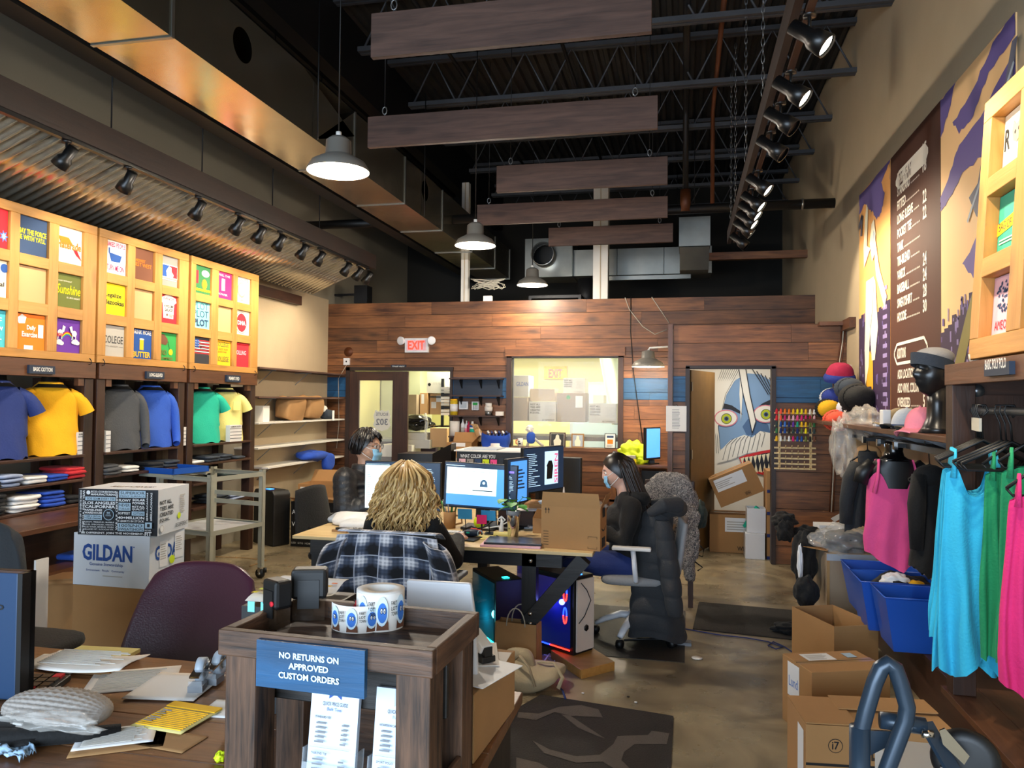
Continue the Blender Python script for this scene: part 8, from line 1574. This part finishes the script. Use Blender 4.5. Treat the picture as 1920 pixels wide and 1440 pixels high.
P_(-.01,PW+.01,-.012,.012,PH-.055,PH,n_='tray_rim'); P_(-.01,PW+.01,PD-.012,PD+.012,PH-.055,PH,n_='tray_rim')
for x in (-.01,PW-.014): P_(x,x+.024,.012,PD-.012,PH-.055,PH,m_='rustic_y',n_='tray_rim')
P_(.012,PW-.012,.012,PD-.012,PH-.055,PH-.04,n_='tray_floor')
for x in (.0,PW-.075):
    for y in (.0,PD-.08): P_(x,x+.075,y+.002,y+.08,0,PH-.056,m_='rustic_z',n_='post')
P_(.0,PW,PD-.015,PD,0,PH-.056,n_='back_panel'); P_(.0,PW,.10,.115,.22,PH-.056,m_='ebony_x',n_='inner_panel'); P_(PW-.012,PW,.08,PD-.08,0,.1,m_='rustic_y',n_='side_panel')
q = MB(T); q.box(.095,.345,-.026,-.013,PH-.105,PH-.008,'blue_plank'); s = Surf(q,(.095,-.026,PH-.105),(1,0,0),(0,0,1),.25,.097)
for i,(t_,a,b2) in enumerate((('NO RETURNS ON',.22,.77),('APPROVED',.31,.68),('CUSTOM ORDERS',.22,.78))): s.text(t_,a,.66-.21*i,b2,.80-.21*i,'scr_light' if 0 else 'pale_sign' if 'pale_sign' in MATS else (mat('pale_sign','cfe4ee',.5) and 'pale_sign'),.035)
solo(q,'notice_sign','blue wooden sign reading NO RETURNS ON APPROVED CUSTOM ORDERS','sign',bevel=.001)
mat('leaflet','cfdcec',.6); mat('acrylic','dfe8ee',.05,alpha=.22)
def leaflet(x,lab,t2,col,rows):
    TT = T @ loc4(x,.055,.02,0,math.radians(-7)); r2 = thing('leaflet_stack',lab,'leaflets',tuple(TT.to_translation()),0,'price guide leaflets in the podium')
    q = MB(TT); q.box(0,.115,0,.012,0,.26,'leaflet'); s = Surf(q,(0,0,0),(1,0,0),(0,0,1),.115,.26); s.poly([(.38,1),(.64,1),(.64,.86),(.51,.90),(.38,.86)],col); s.line([(.42,.93),(.46,.97),(.56,.97),(.6,.92),(.54,.90),(.5,.94)],.02,'label_white'); s.text('QUICK PRICE GUIDE',.26,.80,.78,.835,'ink',0); s.text('Bulk Tees',.36,.765,.66,.79,col,0)
    for k,(h_,z) in enumerate(zip(rows,(.70,.42,.14))):
        s.text(h_,.12,z,.45,z+.018,'ink',.01)
        for j in range(5): s.lines(.16,z-.045-.036*j,.38,z-.03-.036*j,1,'grey_plastic',.9,.2); s.lines(.70,z-.045-.036*j,.84,z-.03-.036*j,1,'grey_plastic',.9,.2)
        s.line([(.08,z-.225),(.9,z-.225)],.006,'grey_plastic')
    q.build('paper',r2); MB(TT).box(-.006,.121,-.012,-.009,-.01,.09,'acrylic').box(-.006,-.003,-.012,.03,-.01,.12,'acrylic').box(.118,.121,-.012,.03,-.01,.12,'acrylic').build('acrylic_holder',r2)
leaflet(.165,'left stack of Quick Price Guide leaflets with blue ribbon mark','','gildan_blue',('STANDARD TEE','TRIBLEND TEE','LONG SLEEVE')); leaflet(.32,'right stack of Quick Price Guide leaflets with tan ribbon mark','','m_face',('RICHARDSON CAP','SPORT POLO','BEANIE'))
zt2 = DZ+PH-.039
mat('smoke_clear','4a3a2c',.1,alpha=.45)
def stamp(px,py,w_,d_,h_,rz,lab,dot):
    c = PZ(px,py,zt2); r2 = thing('self_inking_stamp',lab,'stamp',(c.x,c.y,zt2),rz,'black self inking stamps'); TT = loc4(c.x,c.y,zt2,rz); q = MB(TT); q.box(-w_/2,w_/2,-d_/2,d_/2,h_*.42,h_,'black'); q.build('handle',r2,bevel=.008); MB(TT).box(-w_/2+.004,w_/2-.004,-d_/2+.004,d_/2-.004,.001,h_*.42,'smoke_clear').build('clear_base',r2); MB(TT).box(-w_*.3,w_*.3,-d_/2-.003,-d_/2,h_*.25,h_*.8,'matte_black').build('slider',r2)
    if dot: MB(TT).cyl((w_*.28,-d_/2-.001,h_*.55),(w_*.28,-d_/2-.005,h_*.55),.006,'exit_red' if 0 else 'p_red',n=14).build('red_button',r2)
stamp(519,1177,.062,.045,.115,-.5,'shorter black self inking stamp with a red button, on the left of the tray',True); stamp(580,1160,.085,.05,.125,.35,'taller black self inking stamp behind the red buttoned one',False)
def stick(s,n,a0=0):
    for i in range(n):
        a = a0+i/n; k = 1/n; s.poly([(a+.42*k,.05),(a+.45*k,.3),(a+.62*k,.4),(a+.85*k,.4),(a+.98*k,.25),(a+1.0*k,.05)],'p_brown'); s.circ(a+.68*k,.56,.3*k,'pale_sign',.4); s.circ(a+.69*k,.52,.22*k,'p_skyb',.27)
        for e_ in (.65,.78): s.circ(a+e_*k,.58,.055*k,'ink',.085); s.circ(a+e_*k,.58,.042*k,'white',.065); s.circ(a+e_*k,.57,.015*k,'ink',.03)
        for j,w2 in enumerate(('FART','LOT','TOWN')): s.text(w2,a+.08*k,.72-.14*j,a+.36*k,.83-.14*j,'ink',.02)
def curl(c,R_,h_,t0,t1,nm,par):
    q = MB(); n = 24
    for k in range(n):
        a = t0+(t1-t0)*k/n; b2 = t0+(t1-t0)*(k+1)/n; p,p2 = [(c.x+R_*math.sin(t_),c.y-R_*math.cos(t_)) for t_ in (a,b2)]; q.add([(*p,c.z),(*p2,c.z),(*p2,c.z+h_),(*p,c.z+h_)],[(0,1,2,3)],'paper')
    q.build(nm,par)
    seg = 3
    for k in range(seg):
        q = MB(); s0 = t0+(t1-t0)*k/seg; L_ = abs(t1-t0)/seg*R_; s = Surf(q,(0,0,0),(1,0,0),(0,0,1),L_,h_); stick(s,1)
        q.v = [Vector((c.x+(R_+.0012-v.y)*math.sin(s0+v.x/R_),c.y-(R_+.0012-v.y)*math.cos(s0+v.x/R_),c.z+v.z)) for v in q.v]; q.build('sticker',par)
c = PZ(713,1172,zt2); r = thing('sticker_roll','large roll of white stickers with a blue bearded face, on the podium tray','sticker roll',tuple(c)); MB().lathe([(.030,0),(.057,0),(.057,.088),(.032,.088),(.030,.0)],c,'paper',40).build('roll',r); curl(c,.0585,.086,-.9,1.5,'outer_layer',r)
c2 = PZ(660,1178,zt2)+Vector((.01,.03,0)); r = thing('sticker_strip','unrolled curved strip of the same stickers in front of the roll','stickers',tuple(c2)); curl(c2,.07,.062,-1.0,.95,'strip',r)
p_ = T @ Vector((.20,.245,PH-.04)); q = MB(); crumple(q,p_+Vector((0,0,.045)),(.016,.01,.014),'p_red',3,.4); q.cyl(p_,p_+Vector((0,0,.05)),.006,'p_red'); solo(q,'red_clip','small red plastic object hidden behind the sticker roll','clip')
# white panel, swatch sheet behind the podium
a,c = PY(760,1210,1.98),PY(882,1095,1.98); q = MB(); q.prism([(a.x,1.98,DZ+.001),(c.x+.03,1.98,DZ+.001),(c.x+.015,1.98,c.z-.1),(c.x,1.98,c.z),(a.x,1.98,c.z)],(0,.02,0),'pale_blue' if 0 else 'light_plastic'); s = Surf(q,(a.x,1.98,c.z-.112),(1,0,0),(0,0,1),.14,.012); s.text('SORRY NO',.25,.0,.95,1,'ink',.02); solo(q,'white_sign_panel','white glossy upright panel standing behind the podium','panel',bevel=.006)
a,c = PY(498,1090,2.15),PY(618,1045,2.15); q = MB(); q.box(-2.0+.9,-.78,2.12,2.32,DZ,DZ+.02,'black'); T2 = loc4(a.x,2.02,DZ+.001); q = MB(T2); q.box(0,.26,0,.22,0,.30,'black'); q.grid(lambda u,v: (.01+.22*u,.23*v+.0,.315+.008*math.sin(9*v)+.02*v),12,12,'paper')
s = Surf(q,(.01,-.001,.27),(1,0,0),(0,0,1),.22,.05)
for i,m_ in enumerate(('p_aqua','p_aqua','tee_navy','tee_navy','tee_slate')): s.rect(.05+.19*i,.3,.15+.19*i,.9,m_)
s = Surf(q,(.01,.0,.335),(1,0,0),(0,1,0),.22,.22)
for i in range(30): s.rect(.05+.16*(i % 6),.06+.18*(i//6),.13+.16*(i % 6),.14+.18*(i//6),('p_yellow','dot_green','p_gold','p_orange','coral','p_red')[(i//6+i) % 6]); s.k -= 1
solo(q,'swatch_book','black sample box with a white sheet of colour swatches behind the stamps','swatches')
# box with papers and stapler right of podium
T3 = loc4(-.78,1.88,DZ+.001,math.radians(-4)); carton(T3,.28,.36,.17,'brown box lying on the front desk right of the podium',m1='kraft',tape=False)
for i,(rz,mt) in enumerate(((.1,'paper'),(-.25,'label_white'),(.35,'paper'))): solo(MB(T3 @ loc4(.02,.10,.172+.003*i,rz)).box(0,.28,0,.2,0,.002,mt),'paper_sheet','loose white sheet under the stapler, ' + ['lowest','middle','top'][i] + ' one','paper','papers under the stapler')
T4 = T3 @ loc4(.12,.30,.183,math.radians(-38)); r = thing('stapler','cream and black desktop stapler on loose papers','stapler',tuple(T4.to_translation())); MB(T4).box(0,.17,-.022,.022,0,.018,'black').build('base',r,bevel=.003); MB(T4).prism([(0,-.018,.03),(.15,-.018,.022),(.165,-.018,.045),(.10,-.018,.075),(0,-.018,.08)],(0,.036,0),'white_paint').build('arm',r,bevel=.004); MB(T4).box(.15,.168,-.012,.012,.018,.042,'black').build('nose',r)
# ---- left part of the desk
mat('vinyl','4a2434',.32,bump=.1,bscale=150,coat=.15)
r = thing('side_chair','burgundy vinyl chair pulled up behind the front desk','chair',(-1.95,2.85,0)); q = MB()
def vb(u,v): a_ = 2*u-1; w_ = .29*(1-.16*v*v-.25*max(0,v-.75)**1.3*1.3); zz_ = .50+.45*v-.07*abs(a_)**4*v**4; return (-1.97+a_*w_,2.72+.10*v-.05*(1-a_*a_)*-1+.10*v,zz_)
q.grid(vb,28,22,'vinyl'); q.build('backrest',r,solid=.045,sub=1); q = MB(); sq(q,(-1.97,3.0,.46),(.26,.24,.05),'vinyl',.5,.4); q.build('seat',r)
for x in (-2.2,-1.75):
    for y in (2.8,3.2): MB().cyl((x,y,0),(x,y,.44),.014,'black').build('leg',r)
r = thing('jacket_chair','dark chair with a black jacket over it at the left edge','chair',(-2.95,2.9,0)); q = MB(); q.grid(lambda u,v: (-3.12+(2*u-1)*.27*(1-.35*v**3),2.86+.06*v+.02*math.sin(12*u+3*v),.40+.70*v-.08*abs(2*u-1)**2.5*v**3),26,20,'dark_jacket'); q.build('jacket_cloth',r,solid=.05,sub=1); MB().cyl((-3.1,3.0,0),(-3.1,3.0,.6),.03,'black').build('column',r); q = MB(); sq(q,(-3.1,3.1,.46),(.25,.22,.04),'black_cloth',.5,.4); q.build('seat',r)
mat('monitor_blue','1d3a5c',.4)
a,c = PY(0,1290,1.86),PY(58,1078,1.86); T5 = loc4(c.x-.045,1.86,DZ+.001,math.radians(2)); r = thing('monitor','dark blue backed monitor cut by the left edge of the picture','monitor',tuple(T5.to_translation())); q = MB(T5); q.box(-.5,0,0,.03,.03,c.z-DZ,'monitor_blue'); s = Surf(q,(-.5,0,.03),(1,0,0),(0,0,1),.5,.33); s.text('Lenovo',.64,.77,.915,.84,'ink',.02); q.build('back_cover',r,bevel=.003); MB(T5).box(.0005,.016,.0,.05,.03,c.z-DZ,'black').box(-.5,.016,.031,.05,.03,c.z-DZ,'black').build('bezel',r); MB(T5).box(-.3,-.2,.02,.04,0,.2,'black').box(-.36,-.12,-.08,.12,0,.01,'black').build('stand',r)
c = pz(100,1285); r = thing('keyboard','black and red keyboard behind the blue monitor','keyboard',(c.x,c.y,DZ)); T6 = loc4(-2.02,1.98,DZ+.001,math.radians(18)); MB(T6).box(-.32,.16,-.08,.08,0,.018,'black').build('keyboard_body',r,bevel=.003)
q = MB(T6)
for i in range(14):
    for j in range(4): q.box(-.31+.033*i,-.283+.033*i,-.073+.037*j,-.042+.037*j,.0185,.026,'p_red' if (i+j) % 4 == 0 else 'matte_black')
tag(q.build('keys',r),kind='stuff')
def sheet(px,py,w_,d_,rz,mt,lab,z=0,h=.002,nm='paper_sheet',cat='paper',bend=0,art=None,grp=None):
    c = pz(px,py); TT = loc4(c.x,c.y,DZ+.001+z,rz); q = MB(TT); q.grid(lambda u,v: ((u-.5)*w_,(v-.5)*d_,bend*(2*u-1)**2+bend*.4*math.sin(5*v)),12,8,mt)
    if art: art(Surf(q,(-w_/2,-d_/2,h*.5+.001+bend*1.3),(1,0,0),(0,1,0),w_,d_))
    return solo(q,nm,lab,cat,grp,solid=h)
prn = lambda s: s.lines(.1,.1,.9,.9,14,'p_lgrey',.25)
sheet(112,1240,.19,.13,.2,'paper','white receipts fanned out behind the yellow notepad',.001); sheet(125,1250,.16,.12,-.1,'label_white','second layer of white receipts beside the monitor',.004)
T7 = loc4(*pz(182,1248).xy,DZ+.001,.1); q = MB(T7); q.box(-.12,.1,-.085,.085,0,.02,'kraft').box(-.12,.1,-.083,.087,.021,.034,'pad_yellow'); s = Surf(q,(-.12,-.083,.034),(1,0,0),(0,1,0),.22,.17); s.lines(.3,.3,.8,.8,5,'p_olive',.08); solo(q,'legal_pad','thick yellow legal pad lying behind the papers','notepad',bevel=.001)
sheet(250,1275,.26,.2,.5,'paper','white printed sheet in the middle of the desk',.001,art=prn); sheet(330,1290,.22,.22,.15,'paper','cream sheet under the clear tape holders',.005); sheet(165,1300,.30,.16,.12,'paper','curved printed sheet resting on the grey knitted hat',.09,bend=.012,art=prn)
sheet(225,1390,.22,.14,.55,'kraft','brown envelope under a printed page near the front edge',.001); sheet(218,1385,.19,.12,.55,'label_white','printed page with handwriting on the brown envelope',.005,art=prn); sheet(418,1330,.1,.12,.1,'label_white','white slip beside the podium',.001)
sheet(320,1390,.155,.10,-.08,'kraft','tan cardboard backing of the open yellow pad',.001); sheet(333,1350,.165,.17,-.08,'pad_yellow','open yellow lined pad with handwriting in front of the podium',.006,h=.003,nm='legal_pad',cat='notepad',art=lambda s: (s.rect(0,.8,1,1,'p_gold'),s.lines(.05,.05,.95,.76,12,'p_gold',.05,0),s.lines(.08,.2,.3,.7,7,'p_grey',.12,.5)))
cloth('knit_grey','a49c94')
r = thing('knitted_hat','chunky grey knitted hat lying on the front desk','hat',(-1.62,1.78,DZ)); q = MB()
def kn(u,v): t_ = 2*pi*u; p = pi*v; k = 1+.05*math.cos(26*t_)*math.sin(p)+.05*math.cos(34*p); return (-1.66+.155*math.cos(p)*1.0,1.80+.085*math.sin(p)**.8*math.cos(t_)*k,DZ+.05+.045*math.sin(p)**.8*math.sin(t_)*k)
q.grid(kn,110,60,'knit_grey',cu=True).build('knit',r); MB().box(-1.70,-1.672,1.695,1.70,DZ+.0,DZ+.05,'label_white').build('tag',r)
q = MB(); crumple(q,(-1.76,1.70,DZ+.025),(.17,.07,.022),'black_cloth',4,.2); q.tube([(-1.9,1.68,DZ+.02),(-1.8,1.65,DZ+.02),(-1.66,1.67,DZ+.025),(-1.52,1.74,DZ+.02),(-1.46,1.80,DZ+.02)],[.02,.025,.025,.02,.01],'black_cloth',10); solo(q,'black_hat','black knitted hat spread in front of the grey one','hat')
mat('bag_blue','a8c8e4',.25,alpha=.85,bump=.4,bscale=14)
q = MB(); q.grid(lambda u,v: (-1.90+.32*u,1.59+.10*v*(1-.5*u)+.02*math.sin(9*u),DZ+.004+.03*abs(noise.noise(Vector((u*7,v*5,2))))+.015*abs(noise.noise(Vector((u*17,v*11,5))))),40,20,'bag_blue'); solo(q,'poly_bag','crumpled pale blue plastic bag at the front left corner','bag',solid=.001)
q = MB(); crumple(q,(-1.60,1.715,DZ+.055),(.13,.03,.02),'clear_plastic',6,.5); solo(q,'plastic_wrap','torn clear wrapping lying against the grey knitted hat','plastic')
def tapeh(px,py,lab,rz):
    c = pz(px,py); TT = loc4(c.x,c.y,DZ+.006,rz); r2 = thing('tape_dispenser',lab,'tape dispenser',tuple(TT.to_translation()),0,'clear tape dispensers'); MB(TT).box(-.02,.02,-.05,.05,0,.035,'acrylic').box(-.022,.022,-.05,.0,.0,.02,'grey_plastic').build('clear_case',r2); MB(TT).lathe([(.018,-.012),(.036,-.012),(.036,.012),(.018,.012),(.018,-.012)],(0,.015,.05),'m_face',24,(1,0,0)).build('tape_reel',r2); MB(TT).bar((0,.06,.07),(0,-.06,.05),.03,.006,'chrome').build('cutter_arm',r2)
tapeh(375,1292,'clear tape dispenser in the open next to the yellow pad',.3); tapeh(408,1278,'clear tape dispenser close against the podium',.1)
q = MB(); crumple(q,tuple(pz(412,1428)+Vector((0,0,.012))),(.012,.015,.012),'dot_green',3,.5); solo(q,'green_tag','tiny lime green plastic piece at the foot of the podium','tag')
# ================================================================ FOLDED HAND TRUCK, lower right
mat('truck_grey','2c3a48',.3,.3)
yt = 1.62; F_ = lambda px,py,y=yt: tuple(PY(px,py,y))
r = thing('hand_truck','dark grey tubular hand truck with a loop handle and black wheel','hand truck',F_(1640,1440))
pts = [(1612,1560),(1612,1450),(1612,1380),(1625,1330),(1640,1280),(1652,1252),(1664,1243),(1678,1252),(1690,1285),(1701,1325),(1698,1350),(1685,1385),(1668,1430),(1650,1480),(1640,1560)]
MB().tube([F_(*p) for p in pts],.0155,'truck_grey',14).build('loop_handle',r); a = F_(1612,1362); MB().cyl((a[0],yt,a[2]-.35),a,.0195,'truck_grey').build('sleeve',r)
MB().cyl(F_(1650,1350,1.66),F_(1735,1362,1.66),.016,'truck_grey').build('cross_tube',r); q = MB(); q.prism([F_(1625,1370,1.66),F_(1680,1372,1.66),F_(1665,1400,1.66),F_(1625,1420,1.66)],(0,.006,0),'truck_grey'); q.build('gusset',r)
MB().bar(F_(1735,1355,1.66),F_(1790,1450,1.60),.03,.008,'truck_grey').build('side_bar',r)
MB().cyl(F_(1728,1376,1.64),F_(1750,1378,1.64),.008,'chrome',n=6).build('axle_bolt',r); q = MB(); q.prism([F_(1762,1370,1.6),F_(1772,1366,1.6),F_(1818,1418,1.6),F_(1808,1434,1.6),F_(1768,1396,1.6)],(0,.004,0),'chrome'); q.build('fork',r)
c = Vector(F_(1810,1425,1.64)); MB().lathe([(.0,-.016),(.04,-.016),(.055,-.014),(.06,0),(.055,.014),(.04,.016),(0,.016)],c,'black',32,(.25,1,0)).build('wheel',r)
MB().cyl((F_(1612,1440)[0],yt,.02),F_(1612,1440),.018,'truck_grey').cyl((F_(1780,1440)[0],yt,.02),F_(1780,1440),.016,'truck_grey').build('frame_leg',r); MB().box(F_(1612,0)[0]-.02,F_(1790,0)[0],yt-.02,yt+.2,.0,.02,'truck_grey').build('toe_plate',r)
a,c = PY(1640,1440,2.15),PY(1775,1396,2.15); carton(loc4(a.x,1.85,0),c.x-a.x,.3,c.z,'cream box standing behind the hand truck at the bottom edge',m1='box_white',tape=False)
